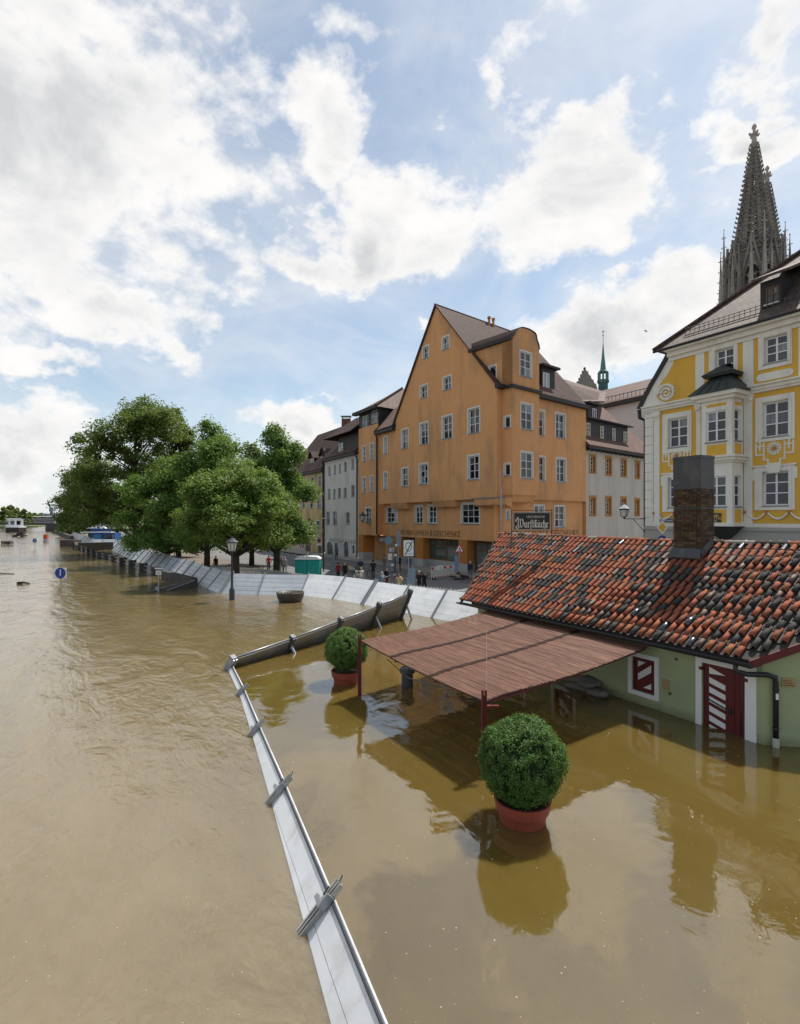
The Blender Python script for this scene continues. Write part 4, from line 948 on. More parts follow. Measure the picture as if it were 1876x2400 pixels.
for (u_, k) in ((.55, 0), (.60, 1)):
    p0 = APX+rv*(DR*u_); p0 = p0+dwn*1.2; q = MB(); q.tube([p0, p0+Vector((0, 0, .9))], .13, 8); q.lathe([(.2, .85), (.2, 1.1), (.02, 1.15)], p0, 8); obj('vent_pipe', q, M_or2, rf)
# black dormer with a white window on the lane slope
sA = FR.px(r3(560, 570), -1.5)[0]; sB = FR.px(r3(680, 570), -1.5)[0]; zd0 = FR.px(r3(620, 690), -1.2)[1]; zd1 = FR.px(r3(620, 470), -1.2)[1]
q = MB(); q.fbox(FR, sA, sB, zd0, zd1, -6, -1.2); dm = obj('dormer', q, M_blackw, hs)
q = MB(); q.fbox(FR, sA-.3, sB+.4, zd1, zd1+.22, -6, -.75); obj('dormer_roof', q, M_eave, dm)
a, b, z0, z1 = FR.rect(r3, 592, 648, 520, 665, -1.2); window(dm, FR, a, b, z0, z1, -1.0, .2, 2, (), M_frw, glassmat('dormer_glass', (.3, .33, .38), (.5, .52, .55), .3), None, 0, None, .09, .04)
# snow guard rail along the lane eave
q = MB(); q.tube([FR.P(b1+2.6, zR+.75, -.6), FR.P(DR, zR+.75, -.6)], .03, 4)
for k in range(9): s_ = b1+2.6+k*(DR-b1-2.6)/8; q.tube([FR.P(s_, zR+.35, -.6), FR.P(s_, zR+.8, -.6)], .02, 4)
obj('snow_guard', q, M_dark, rf)
# ---- orange wing with black attic storey
wg = thing('narrow_house', FA.P(25.5, ZS), 'narrow orange house with black boarded attic storey left of the big gable', 'house')
s_a, s_b = sLe+.02, FA.px(r1(92, 800))[0]
zW = FA.px(r2(200, 1340))[1]; zA = FA.px(r2(200, 1170))[1]; zSw = FA.px(r1(150, 1320))[1]
wr = [(130, 173, 375, 550), (208, 255, 345, 530), (130, 173, 705, 880), (208, 255, 690, 872), (158, 228, 1025, 1195)]; Hw = holes_of(FA, r1, wr, 0, .13)
mb = MB(); wall(mb, FA, [(s_a, zSw), (s_b, zSw), (s_b, zW), (s_a, zW)], Hw, -.02, .22, 0, 1)
mb.quad(FA.P(s_a, zSw, -.02), FA.P(s_b, zSw, -.02), FA.P(s_b, zSw, -1.6), FA.P(s_a, zSw, -1.6)); mb.quad(FA.P(s_a, ZS, -1.6), FA.P(s_b, ZS, -1.6), FA.P(s_b, zSw, -1.6), FA.P(s_a, zSw, -1.6))
mb.quad(FA.P(s_b, ZS, -.02), FA.P(s_b, zW, -.02), (Vector(FA.P(s_b, zW))+rv*10), (Vector(FA.P(s_b, ZS))+rv*10))
obj('wall', mb, [M_or, M_grw], wg)
for (a, b, z0, z1) in Hw: window(wg, FA, a, b, z0, z1, -.02, .2, 2, (.33, .67), M_frw, M_gl, M_grw, .13, M_sill, .09, .04)
for (x0, x1) in ((90, 195), ): q = MB(); q.fbox(FA, sx(x1), s_b, ZS+1.0, zSw+.003, -1.5, .0); p_ = obj('pillar', q, M_or2, wg); q = MB(); q.fbox(FA, sx(x1)-.02, s_b+.02, ZS, ZS+1., -1.5, .02); obj('plinth', q, M_gray, p_)
aw_ = FA.px(r2(95, 1300))[0]; ab_ = FA.px(r2(300, 1200))[0]
mb = MB(); rects = holes_of(FA, r2, [(120, 195, 1228, 1365), (220, 298, 1168, 1312)], 0, .06)
wall(mb, FA, [(ab_, zW+.02), (aw_, zW+.02), (aw_, zA), (ab_, zA)], rects, -.05, .15)
mb.quad(FA.P(ab_, zW-.6, -.05), FA.P(ab_, zA, -.05), tuple(Vector(FA.P(ab_, zA))+rv*9), tuple(Vector(FA.P(ab_, zW-.6))+rv*9))
mb.quad(FA.P(aw_, zW, -.05), FA.P(aw_, zA, -.05), tuple(Vector(FA.P(aw_, zA))+rv*9), tuple(Vector(FA.P(aw_, zW))+rv*9)); obj('attic_wall', mb, M_blackw, wg)
M_frg = pm('green_window_frame', (.55, .60, .58), .5, .05)
for (a, b, z0, z1) in rects: window(wg, FA, a, b, z0, z1, -.05, .12, 4, (.5,), M_frg, M_gl, None, 0, None, .08, .04)
o_ = 1.0; eA, eB = Vector(FA.P(aw_+.7, zA-.1, .7)), Vector(FA.P(ab_-.5, zA-.1, .7)); top = Vector(FA.P((aw_+ab_)/2-.6, zA+3.6))+rv*5.5; top2 = top+rv*6
q = MB(); q.poly([eA, eB, top]); q.poly([eB, eB+rv*11, top2, top]); q.poly([eA, eA+rv*11, top2, top])
q.add([eA, eB, eB+Vector((0, 0, .18)), eA+Vector((0, 0, .18))], ((0, 1, 2, 3),), 0); rw = obj('roof', q, M_roofB, wg)
q = MB(); q.tube([eB+Vector((0, 0, .1)), top+Vector((0, 0, .08))], .14, 5); obj('hip_tiles', q, M_roofA, rw)
q = MB(); q.fbox(FA, ab_-.5, aw_+.7, zA-.3, zA-.12, -.02, .68); obj('eave', q, M_eave, wg)
q = MB(); l0 = Vector(FA.P(sLe+.25, zLe+.0, .45)); l1_ = Vector(FA.P(sLf+.05, zLe+.1, .45)); ro(q, l0, l1_, l1_+rv*3+Vector((0, 0, 3.2)), l0+rv*3+Vector((0, 0, 3.2)), .15); rl = obj('lean_roof', q, M_roofB, wg)
q = MB(); q.fbox(FA, sLf+.05, sLe+.3, zLe-.35, zLe-.0, -.02, .5); obj('eave', q, M_eave, wg)
q = MB(); pz = [FA.P(sLe+.15, zLe-.1, .4), FA.P(sLe+.12, zLe-.7, .14), FA.P(sLe+.12, ZS+3.6, .14), FA.P(sLe-.3, ZS+3.2, -.3)]; q.tube(pz, .11, 6); obj('downpipe', q, M_eave, wg)

def lantern_arm(parent, fr, s, z, n, label=None, sz=1., toward=1):
    """wall lantern: bracket arm, tapering glazed lantern and cap"""
    mb = MB(); mb.tube([fr.P(s, z-.35*sz, n), fr.P(s, z-.35*sz, n+1.1*sz)], .03*sz, 5); mb.tube([fr.P(s, z-.9*sz, n), fr.P(s, z-.38*sz, n+.6*sz)], .02*sz, 4)
    return mb
def lantern_head(c, sz, n=6):
    m1, m2 = MB(), MB()
    m1.lathe([(.02, 1.02), (.10, .98), (.46, .62), (.44, .58), (.02, .58)], c, n) if False else None
    m1.lathe([(.0, .98*sz), (.07*sz, .97*sz), (.10*sz, .86*sz), (.42*sz, .62*sz), (.44*sz, .57*sz), (.36*sz, .57*sz), (.34*sz, .54*sz)], c, n)
    m1.lathe([(.0, -.16*sz), (.07*sz, -.14*sz), (.10*sz, -.03*sz), (.24*sz, .0), (.24*sz, .03*sz)], c, n)
    for k in range(n): a = 2*math.pi*k/n; m1.tube([(c[0]+.235*sz*math.cos(a), c[1]+.235*sz*math.sin(a), c[2]+.02*sz), (c[0]+.36*sz*math.cos(a), c[1]+.36*sz*math.sin(a), c[2]+.56*sz)], .018*sz, 4)
    m2.lathe([(.22*sz, .03*sz), (.34*sz, .55*sz)], c, n); return m1, m2
M_lgl = pm('lantern_glass', (.55, .56, .50), .15, .1, 5, spec=.6)
M_lam = pm('lamp_iron', (.045, .05, .055), .45, .1, 6, metal=.4)
def wall_lantern(fr, s, z, n, label, sz=1., group=None):
    p = fr.P(s, z, n+1.1*sz); t = thing('wall_lantern', fr.P(s, z-.35*sz, n), label, 'lantern', group)
    obj('arm', lantern_arm(None, fr, s, z, n, sz=sz), M_lam, t); a_, g_ = lantern_head((p[0], p[1], z-.2*sz), sz); obj('housing', a_, M_lam, t); obj('glass', g_, M_lgl, t)
sl_, zl_ = FA.px(r1(272, 1180)); wall_lantern(FA, sl_+1.2, zl_+.35, 0, 'black wall lantern on the narrow orange house beside the drainpipe', 1.15)
sl_, zl_ = FA.px(r5(400, 1640)); wall_lantern(FA, sl_+2, zl_+.4, 0, 'black wall lantern on the stained cream house', 1.3)
# ---- grey-white house
M_wh = pm('grey_white_plaster', (.64, .62, .57), .9, .1, .5, .3, 14, stain=(.35, (.40, .39, .35), .5, .7)); M_cr = pm('cream_plaster', (.60, .46, .22), .9, .12, .5, .3, 14, stain=(.38, (.26, .20, .11), .5, .85))
streaks(M_wh, (.33, .31, .27), .6); streaks(M_cr, (.2, .15, .08), .8, 1.0, .46)
ht = thing('plastered_house', FA.P(34, ZS), 'grey white plastered house with arched ground floor openings', 'house')
s0_, s1_ = FA.px(r5(826, 1400))[0], FA.px(r5(425, 1400))[0]; zh = FA.px(r5(600, 780))[1]
rw1 = [(468, 495, 895, 1008), (535, 562, 877, 993), (597, 622, 862, 977), (658, 695, 838, 960), (750, 782, 805, 935), (460, 493, 1175, 1300), (527, 557, 1172, 1297), (582, 622, 1160, 1290), (655, 692, 1157, 1282), (745, 790, 1125, 1270), (443, 487, 1450, 1610), (520, 572, 1445, 1612), (682, 728, 1455, 1605)]
Hq = holes_of(FA, r5, rw1, 0, .05)
def arch(r): a, b, z0, z1 = r; m_ = (a+b)/2; R_ = (b-a)/2; return [(a, z0), (b, z0)]+[(m_+R_*math.cos(math.pi*k/8), z1-R_*.8+R_*.8*math.sin(math.pi*k/8)) for k in range(9)]
ar = [FA.rect(r5, *x) for x in ((445, 525, 1815, 1985), (540, 592, 1825, 2030), (652, 714, 1820, 2060))]; sqr = [FA.rect(r5, 750, 787, 1860, 1970)]
ar = [(a, b, max(z0, ZS+.05), z1) for a, b, z0, z1 in ar]
mb = MB(); wall(mb, FA, [(s0_, ZS), (s1_, ZS), (s1_, zh), (s0_, zh)], Hq+[arch(x) for x in ar]+sqr, 0, .25)
mb.quad(FA.P(s1_, ZS), FA.P(s1_, zh), tuple(Vector(FA.P(s1_, zh))+rv*9), tuple(Vector(FA.P(s1_, ZS))+rv*9)); obj('wall', mb, M_wh, ht)
M_grf = pm('faded_window_frame', (.52, .53, .53), .6)
for (a, b, z0, z1) in Hq: window(ht, FA, a, b, z0, z1, 0, .2, 2, (.5,), M_grf, M_gl, M_wh, .05, M_sill, .08, .035)
for i, (a, b, z0, z1) in enumerate(ar):
    q = MB(); pl = arch((a, b, z0, z1)); q.prism(pl, FA.P, -.24, -.18); d_ = obj('door' if i else 'shop_window', q, pm('blue_grey_door', (.13, .19, .23), .5, .1) if i else M_shopgl, ht)
    q = MB(); q.prism(arch((a+.2, b-.2, z0+.1, z0+(z1-z0)*.55)), FA.P, -.175, -.165); obj('panel', q, M_dark, d_)
    q = MB(); out = arch((a-.18, b+.18, z0, z1+.2)); wall(q, FA, out, [pl], .02, .02); obj('surround', q, M_white, d_)
window(ht, FA, *sqr[0], 0, .2, 1, (), M_frw, M_gl, M_white, .15, None)
for k in range(11): s_ = s0_+1+(s1_-s0_-3)*k/10; q = MB(); zc_ = FA.px(r5(600, 1785))[1]; q.fbox(FA, s_-.25, s_+.2, zc_-.25, zc_+.1, -.05, .28); obj('corbel', q, M_wh, ht)
eq0, eq1 = Vector(FA.P(s0_-.1, zh, .5)), Vector(FA.P(s1_+.3, zh, .5)); rz = rv*8+Vector((0, 0, 7.4))
q = MB(); ro(q, eq0, eq1, eq1+rz, eq0+rz, .15); rq = obj('roof', q, M_roofB, ht)
q = MB(); q.fbox(FA, s0_, s1_+.3, zh-.3, zh-.01, -.02, .5); obj('eave', q, M_eave, ht)
a, b = FA.px(r5(645, 650))[0], FA.px(r5(590, 650))[0]; zt_ = FA.px(r5(620, 540))[1]
q = MB(); q.fbox(FA, s0_, b, zh+.5, zt_, -6, -.1); dm = obj('dormer', q, M_blackw, ht)
window(dm, FA, a, b, zh+.3, zt_-.9, .05, .12, 2, (.5,), M_frg, M_gl, None, 0, None)
q = MB(); pA, pB = Vector(FA.P(s0_-.1, zt_, 1.2)), Vector(FA.P(b+3.2, zt_, 1.2)); pc = Vector(FA.P(s0_-.1, zt_+3.2, -3)); pd = Vector(FA.P(b+.5, zt_+3.2, -3)); q.poly([pA, pB, pd, pc]); q.poly([pB, pd, pd+rv*6-Vector((0, 0, 3.2)), pB+rv*4]); obj('dormer_roof', q, M_roofA, dm)
sc_, zc_ = FA.px((812, 982), -5); p0 = Vector(FA.P(sc_, zc_, -5)); q = MB(); q.box(p0.x-.72, p0.x+.72, p0.y-.5, p0.y+.5, p0.z-3.5, p0.z); ck = obj('chimney', q, pm('chimney_brick', (.22, .085, .055), .9, .2, 2), ht); q = MB(); q.box(p0.x-.85, p0.x+.85, p0.y-.6, p0.y+.6, p0.z+.35, p0.z+.45)
for sg in (-1, 1): q.box(p0.x+sg*.6-.05, p0.x+sg*.6+.05, p0.y-.4, p0.y+.4, p0.z, p0.z+.35)
obj('cowl', q, M_steel, ck)
q = MB(); q.tube([FA.P(s0_+.1, zh-.1, .45), FA.P(s0_-.02, zh-.9, .12), FA.P(s0_-.02, ZS, .12)], .12, 6); obj('downpipe', q, M_eave, ht)
# ---- cream house
hc = thing('plastered_house', FA.P(45, ZS), 'stained cream house at the left end of the row, half hidden by the trees', 'house')
s2_, s3_ = FA.px(r5(415, 1400))[0], FA.px(r5(122, 1400))[0]; zc2 = FA.px(r5(280, 965))[1]
rw2 = [(165, 205, 1030, 1140), (250, 293, 1020, 1140), (342, 388, 1003, 1132), (235, 290, 1290, 1412), (328, 388, 1285, 1415), (145, 185, 1300, 1412), (228, 268, 1560, 1680), (315, 368, 1555, 1695), (145, 185, 1560, 1680)]
Hc = holes_of(FA, r5, rw2, 0, .12); dr = [FA.rect(r5, *x) for x in ((190, 252, 1820, 2010), (340, 385, 1860, 2010))]; dr = [(a, b, ZS+.1, z1) for a, b, z0, z1 in dr]; sh = [FA.rect(r5, 120, 180, 1820, 1930)]
mb = MB(); wall(mb, FA, [(s2_, ZS), (s3_+6, ZS), (s3_+6, zc2), (s2_, zc2)], Hc+dr+sh, 0, .25); mb.quad(FA.P(s3_+6, ZS), FA.P(s3_+6, zc2), tuple(Vector(FA.P(s3_+6, zc2))+rv*9), tuple(Vector(FA.P(s3_+6, ZS))+rv*9)); obj('wall', mb, M_cr, hc)
for (a, b, z0, z1) in Hc: window(hc, FA, a, b, z0, z1, 0, .2, 2, (.5,), M_grf, M_gl, M_grw, .12, M_sill, .08, .035)
for (a, b, z0, z1) in dr: q = MB(); q.fbox(FA, a, b, z0, z1, -.24, -.18); obj('door', q, M_dark, hc)
for (a, b, z0, z1) in sh: window(hc, FA, a, b, z0, z1, 0, .2, 2, (), M_wood, glassmat('poster_glass', (.30, .10, .10), (.2, .3, .5), .4), M_white, .1, None)
eq0, eq1 = Vector(FA.P(s2_-.0, zc2, .5)), Vector(FA.P(s3_+6.3, zc2, .5)); rz = rv*7+Vector((0, 0, 8.2))
q = MB(); ro(q, eq0, eq1, eq1+rz, eq0+rz, .15); obj('roof', q, M_roofA, hc); q = MB(); q.fbox(FA, s2_, s3_+6.3, zc2-.3, zc2-.01, -.02, .5); obj('eave', q, M_eave, hc)
for (x0, x1, y0, y1) in ((250, 292, 808, 905), (383, 425, 775, 880)):
    a, b, z0, z1 = FA.rect(r5, x0, x1, y0, y1, -.8); q = MB(); q.fbox(FA, a-.15, b+.15, z0-.2, z1+.15, -5, -.8); dm = obj('dormer', q, M_blackw, hc); window(dm, FA, a, b, z0, z1, -.68, .12, 2, (), M_frw, M_gl, None, 0, None)
    q = MB(); mm = (a+b)/2; q.poly([FA.P(a-.5, z1+.1, -.4), FA.P(mm, z1+1.3, -.4), FA.P(mm, z1+1.3, -6), FA.P(a-.5, z1+.1, -6)]); q.poly([FA.P(b+.5, z1+.1, -.4), FA.P(mm, z1+1.3, -.4), FA.P(mm, z1+1.3, -6), FA.P(b+.5, z1+.1, -6)]); q.poly([FA.P(a-.15, z1+.15, -.79), FA.P(b+.15, z1+.15, -.79), FA.P(mm, z1+1.25, -.79)]); obj('dormer_roof', q, M_roofB, dm)
q = MB(); q.tube([FA.P(s2_+.1, zc2+3.4, .3), FA.P(s2_-.0, zc2+2.6, .14), FA.P(s2_, ZS, .14)], .15, 6); obj('downpipe', q, M_eave, hc)
hk = thing('plain_block', FA.P(56, ZS), 'dull beige blank walled block rising behind the cream house', 'building')
q = MB(); A_ = Vector(FA.P(52, 0, -5)); q.fbox(FA, s3_-1.2, s3_+20, ZS, FA.px(r5(150, 745), -6)[1], -16, -6); obj('wall', q, pm('dull_render', (.36, .33, .26), .9, .15, .5), hk)
q = MB(); q.fbox(FA, s3_-1.5, s3_+20.4, FA.px(r5(150, 745), -6)[1]+.003, FA.px(r5(150, 745), -6)[1]+.35, -16.3, -5.7); obj('roof', q, M_eave, hk)
# ---- beige lane house with orange window surrounds
M_be = pm('beige_plaster', (.60, .54, .46), .9, .12, .5, .3, 14, stain=(.4, (.46, .41, .34), .52, .7)); M_ors = pm('ochre_surround', (.48, .22, .055), .85, .15, 3)
streaks(M_be, (.34, .29, .23), .6)
hb = thing('lane_house', FR.P(20, ZS), 'beige lane house with ochre window surrounds and a dark dormered roof', 'house')
NB = -.3; sb0 = DR+.02; sb1 = FR.px((1530, 1100), NB)[0]; zbE = FR.px(r3(1200, 1225), NB)[1]
rb = [(1012, 1082, 1255, 1440), (1160, 1225, 1272, 1462), (1298, 1360, 1292, 1472), (1428, 1480, 1312, 1490), (1012, 1082, 1632, 1828), (1158, 1223, 1635, 1828), (1296, 1358, 1640, 1828), (1425, 1478, 1652, 1828)]
Hb = []
for x in rb: a, b, z0, z1 = FR.rect(r3, *x, NB); Hb.append((a+.3, b-.3, z0+.25, z1-.3))
mb = MB(); wall(mb, FR, [(sb0, ZS), (sb1, ZS), (sb1, zbE), (sb0, zbE)], Hb, NB, .4, 0, 1); obj('wall', mb, [M_be, M_ors], hb)
for (a, b, z0, z1) in Hb: window(hb, FR, a, b, z0, z1, NB, .34, 2, (.25, .5, .75), M_frw, M_gl, M_ors, .28, M_ors, .09, .04)
q = MB(); ro(q, FR.P(sb0-.1, zbE, NB+.7), FR.P(sb1, zbE, NB+.7), FR.P(sb1, zbE+7.5, NB-7), FR.P(sb0-.1, zbE+7.5, NB-7), .15); rb_ = obj('roof', q, pm('old_brown_tiles', (.12, .06, .043), .8, .3, 1.2, .6, 8, stain=(.8, (.30, .17, .12), .58, .8)), hb)
q = MB(); q.fbox(FR, sb0, sb1, zbE-.25, zbE-.005, NB-.02, NB+.7)
obj('eave', q, M_eave, hb)
for k in range(16): s_ = sb0+.4+k*(sb1-sb0-.6)/15; q = MB(); q.fbox(FR, s_, s_+.16, zbE-.4, zbE-.255, NB+.002, NB+.62); obj('rafter_end', q, M_eave, hb)
zdA = FR.px(r3(1200, 1130), -.9)[1]; zdB = FR.px(r3(1200, 975), -.9)[1]; sd0, sd1 = FR.px(r3(985, 1050), -.9)[0], FR.px(r3(1365, 1050), -.9)[0]
q = MB(); q.fbox(FR, sd0, sd1, zdA-.3, zdB, -8, -.9); dm = obj('dormer', q, M_blackw, hb); q = MB(); ro(q, FR.P(sd0-.2, zdB-.1, -.4), FR.P(sd1+.5, zdB-.1, -.4), FR.P(sd1+.5, zdB+1.1, -7), FR.P(sd0-.2, zdB+1.1, -7), .15); obj('dormer_roof', q, M_eave, dm)
for x in ((988, 1022, 975, 1100), (1112, 1143, 1005, 1115), (1222, 1250, 1025, 1140), (1325, 1357, 1055, 1165)): a, b, z0, z1 = FR.rect(r3, *x, -.9); window(dm, FR, a, b, z0, z1, -.76, .14, 2, (.33, .67), pm('cream_window_frame', (.66, .62, .48), .6), M_gl, None, 0, None, .09, .04)
a, b, z0, z1 = FR.rect(r3, 1000, 1085, 830, 940, -2.6); q = MB(); q.fbox(FR, a, b, z0-.6, z1+.3, -9, -2.6); dm = obj('dormer', q, M_blackw, hb); a, b, z0, z1 = FR.rect(r3, 1042, 1077, 845, 935, -2.6); window(dm, FR, a, b, z0, z1, -2.46, .14, 2, (), M_frw, M_gl, None, 0, None, .09, .04)
q = MB(); q.fbox(FR, FR.px(r3(990, 830), -2.6)[0], b+.6, z1+.4, z1+.65, -9, -2.1); obj('dormer_roof', q, M_eave, dm)
# ---- tall pale block behind it
hp = thing('tall_block', FR.P(34, ZS, -14), 'pinkish pale blank walled house behind the dark dormers', 'house')
FP = Fr(32.5, 88., -E[0], -E[1], 1)   # faces left, runs towards the viewer on its right
pts = [FP.px(r3(*x)) for x in ((1085, 1250), (1520, 1250), (1520, 745), (1085, 825))]
q = MB(); wall(q, FP, [(pts[0][0]-3, ZS), (pts[1][0]+6, ZS), (pts[1][0]+6, (pts[2][1]+pts[3][1])/2), (pts[0][0]-3, (pts[2][1]+pts[3][1])/2)], [], 0, .1); obj('wall', q, pm('pale_pink_plaster', (.64, .57, .52), .9, .08, .4, .2, 14), hp)
zp = (pts[2][1]+pts[3][1])/2; q = MB(); ro(q, FP.P(pts[0][0]-5, zp-.1, 1.0), FP.P(pts[1][0]+6, zp-.1, 1.0), FP.P(pts[1][0]+6, zp+4.2, -6.5), FP.P(pts[0][0]-5, zp+4.2, -6.5), .2); rp_ = obj('roof', q, M_roofA, hp)
q = MB(); q.fbox(FP, pts[0][0]-5, pts[1][0]+6, zp-.45, zp-.1, -.02, 1.0); obj('eave', q, M_eave, hp)
q = MB(); q.tube([FP.P(pts[0][0]-4, zp+1.2, .2), FP.P(pts[1][0]+5, zp+1.2, .2)], .06, 4)
for k in range(26): s_ = pts[0][0]-4+k*(pts[1][0]-pts[0][0]+9)/25; q.tube([FP.P(s_, zp+.5, .2), FP.P(s_, zp+1.3, .2)], .05, 4)
obj('snow_guard', q, M_dark, rp_)
# roof of the next lane house, seen over the orange eave
hn = thing('back_roof_house', FR.P(22, ZS, -12), 'long red tiled back roof between the orange house and the copper spire', 'house')
FN = FR.off(-4)
def PN(x, y, n): s_, z_ = FR.px(r3(x, y), n); return FR.P(s_, z_, n)
q = MB(); ro(q, PN(640, 790, -2.5), PN(1150, 790, -2.5), PN(1160, 705, -9), PN(620, 540, -9), .2); obj('roof', q, M_roofA, hn)
s_0, z_0 = FR.px(r3(640, 790), -2.5); s_1, _ = FR.px(r3(1150, 790), -2.5); q = MB(); q.fbox(FR, DR+.4, s_1, ZS, z_0-4, -12, -7.2); obj('wall', q, M_be, hn)

# ================================================================ YELLOW BAROQUE HOUSE
M_ye = pm('yellow_plaster', (.74, .43, .065), .9, .08, .6, .25, 16, stain=(.5, (.62, .35, .06), .55, .5))
M_st = pm('white_stucco', (.82, .78, .69), .85, .09, .8, .25, 20, stain=(.9, (.52, .49, .42), .55, .55))
streaks(M_ye, (.48, .27, .05), .45); streaks(M_st, (.46, .42, .34), .55, 1.6)
M_basg = pm('grey_plinth', (.40, .385, .345), .9, .1, 1)
M_cop = pm('aged_copper', (.050, .058, .052), .55, .3, 2, .2, 12, metal=.3, stain=(1.5, (.075, .10, .085), .55, .6))
M_terra = pm('terracotta_ornament', (.52, .20, .08), .8, .1)
M_gly = glassmat('baroque_glass', (.018, .026, .040), (.40, .44, .48), .72)
hy = thing('baroque_house', FY.P(3, ZS), 'yellow and white baroque house with scrolled gable edge and two storey oriel', 'house')
Y = lambda x, y, n=0: FY.px(c2(x, y), n)
zEv = (Y(560, 775)[1]+Y(1390, 492)[1])/2; s0y = Y(337, 1500)[0]; sEnd = 17.
cur = [Y(x, y) for x, y in ((306, 1172), (345, 1095), (392, 1008), (432, 945), (470, 880), (497, 835), (520, 785))]; k_ = (zEv-cur[0][1])/(cur[-1][1]-cur[0][1]); cur = [(a, cur[0][1]+(b-cur[0][1])*k_) for a, b in cur]
def yw(x0, x1, yt, yb, n=0): return FY.rect(c2, x0, x1, yt, yb, n)
WY = [(yw(822, 948, 758, 932), yw(770, 985, 712, 965)), (yw(1160, 1320, 668, 852), yw(1110, 1362, 622, 892)),
      (yw(497, 628, 1238, 1438), yw(450, 665, 1195, 1478)), (yw(1150, 1327, 1122, 1365), yw(1090, 1382, 1075, 1400)),
      (yw(495, 625, 1650, 1858), yw(450, 665, 1618, 1890)), (yw(1148, 1328, 1608, 1845), yw(1085, 1382, 1565, 1880))]
sp_ = WY[1][0][0]-WY[0][0][0]
extra = []
for r in (1, 3, 5):   # the next bay, just outside the frame, repeats
    for (q0, q1) in ((0, 1),):
        h, o = WY[r]; extra.append(((h[0]+4.6, h[1]+4.6, h[2], h[3]), (o[0]+4.6, o[1]+4.6, o[2], o[3])))
WY += extra
zBot = Y(700, 1990)[1]
mb = MB(); wall(mb, FY, [(s0y, ZS), (sEnd, ZS), (sEnd, zEv), (cur[-1][0], zEv)]+cur[::-1][1:]+[(s0y, cur[0][1])], [w[0] for w in WY], 0, .22)
bk_ = lambda s, z: FY.P(s, z, -11)
mb.quad(FY.P(s0y, ZS), FY.P(s0y, cur[0][1]), bk_(s0y, cur[0][1]), bk_(s0y, ZS)); obj('wall', mb, M_st, hy)
WY = [(h, (o[0]+.07, o[1]-.07, o[2]+.04, o[3]-.05)) for h, o in WY]
for (h, o) in WY:
    w = window(hy, FY, *h, 0, .2, 2, (.36, .70), M_frw, M_gly, None, 0, pm('stone_sill', (.30, .28, .25), .8), .09, .05)
    q = MB(); a, b, z0, z1 = o; x0, x1, y0, y1 = h
    for (A, B_, C_, D_) in ((a, x0, z0, z1), (x1, b, z0, z1), (x0, x1, y1, z1), (x0, x1, z0, y0)): q.fbox(FY, A, B_, C_, D_, -.01, .07)
    i_ = .07
    for (A, B_, C_, D_) in ((x0-.16, x0-.05, y0-.1, y1+.16), (x1+.05, x1+.16, y0-.1, y1+.16), (x0-.05, x1+.05, y1+.05, y1+.16)): q.fbox(FY, A, B_, C_, D_, .068, .11)
    if o[3] < zEv-4.5:
        q.fbox(FY, a-.12, a, z1-.75, z1-.1, -.01, .06); q.fbox(FY, b, b+.12, z1-.75, z1-.1, -.01, .06)
        m_ = (a+b)/2; q.prism([(m_-.3, z1-.38), (m_+.3, z1-.38), (m_+.42, z1+.1), (m_-.42, z1+.1)], FY.P, .07, .16)
        q.fbox(FY, a-.1, b+.1, z1-.0, z1+.09, -.01, .13)
    obj('surround', q, M_st, w)
def ypanel(pts, n=.012, m=None, name='yellow_panel'):
    q = MB(); q.prism(pts, FY.P, -.01, n); return obj(name, q, m or M_ye, hy)
def rc(x0, x1, yt, yb, ch=.0):
    a, b, z0, z1 = yw(x0, x1, yt, yb); c = ch
    return [(a, z0), (b, z0), (b, z1-c), (b-c, z1), (a+c, z1), (a, z1-c)] if c else [(a, z0), (b, z0), (b, z1), (a, z1)]
zC1, zC0 = Y(520, 1130)[1], Y(520, 1175)[1]         # cornice
holes = [[(a, z0), (b, z0), (b, z1), (a, z1)] for (a, b, z0, z1) in [w[1] for w in WY]]
def ypanel_h(pts, n=.012):
    q = MB(); hin = [h for h in holes if inpoly(((h[0][0]+h[1][0])/2, (h[0][1]+h[2][1])/2), pts)]
    wall(q, FY, pts, hin, n, .02); return obj('yellow_panel', q, M_ye, hy)
ypanel_h(rc(745, 1012, 722, 985, .3)); ypanel_h(rc(1085, 1397, 622, 1000, .3))
a_, b_, z0_, z1_ = yw(1085, 1397, 622, 1000); ypanel_h([(a_+4.6, z0_), (b_+4.6, z0_), (b_+4.6, z1_), (a_+4.6, z1_)])
vol = [Y(x, y) for x, y in ((684, 1108), (684, 775), (660, 778), (575, 795), (545, 812), (522, 870), (498, 920), (440, 1000), (415, 1050), (412, 1085), (428, 1112), (470, 1130))]; ypanel(vol)
zY0, zY1 = Y(560, 1965)[1], zC0-.02
pa = lambda x: Y(x, 1550)[0]
ypanel_h([(pa(393), zY0), (pa(1022), zY0), (pa(1022), zY1), (pa(393), zY1)]); ypanel_h([(pa(1075), zY0), (sEnd-.1, zY0), (sEnd-.1, zY1), (pa(1075), zY1)])
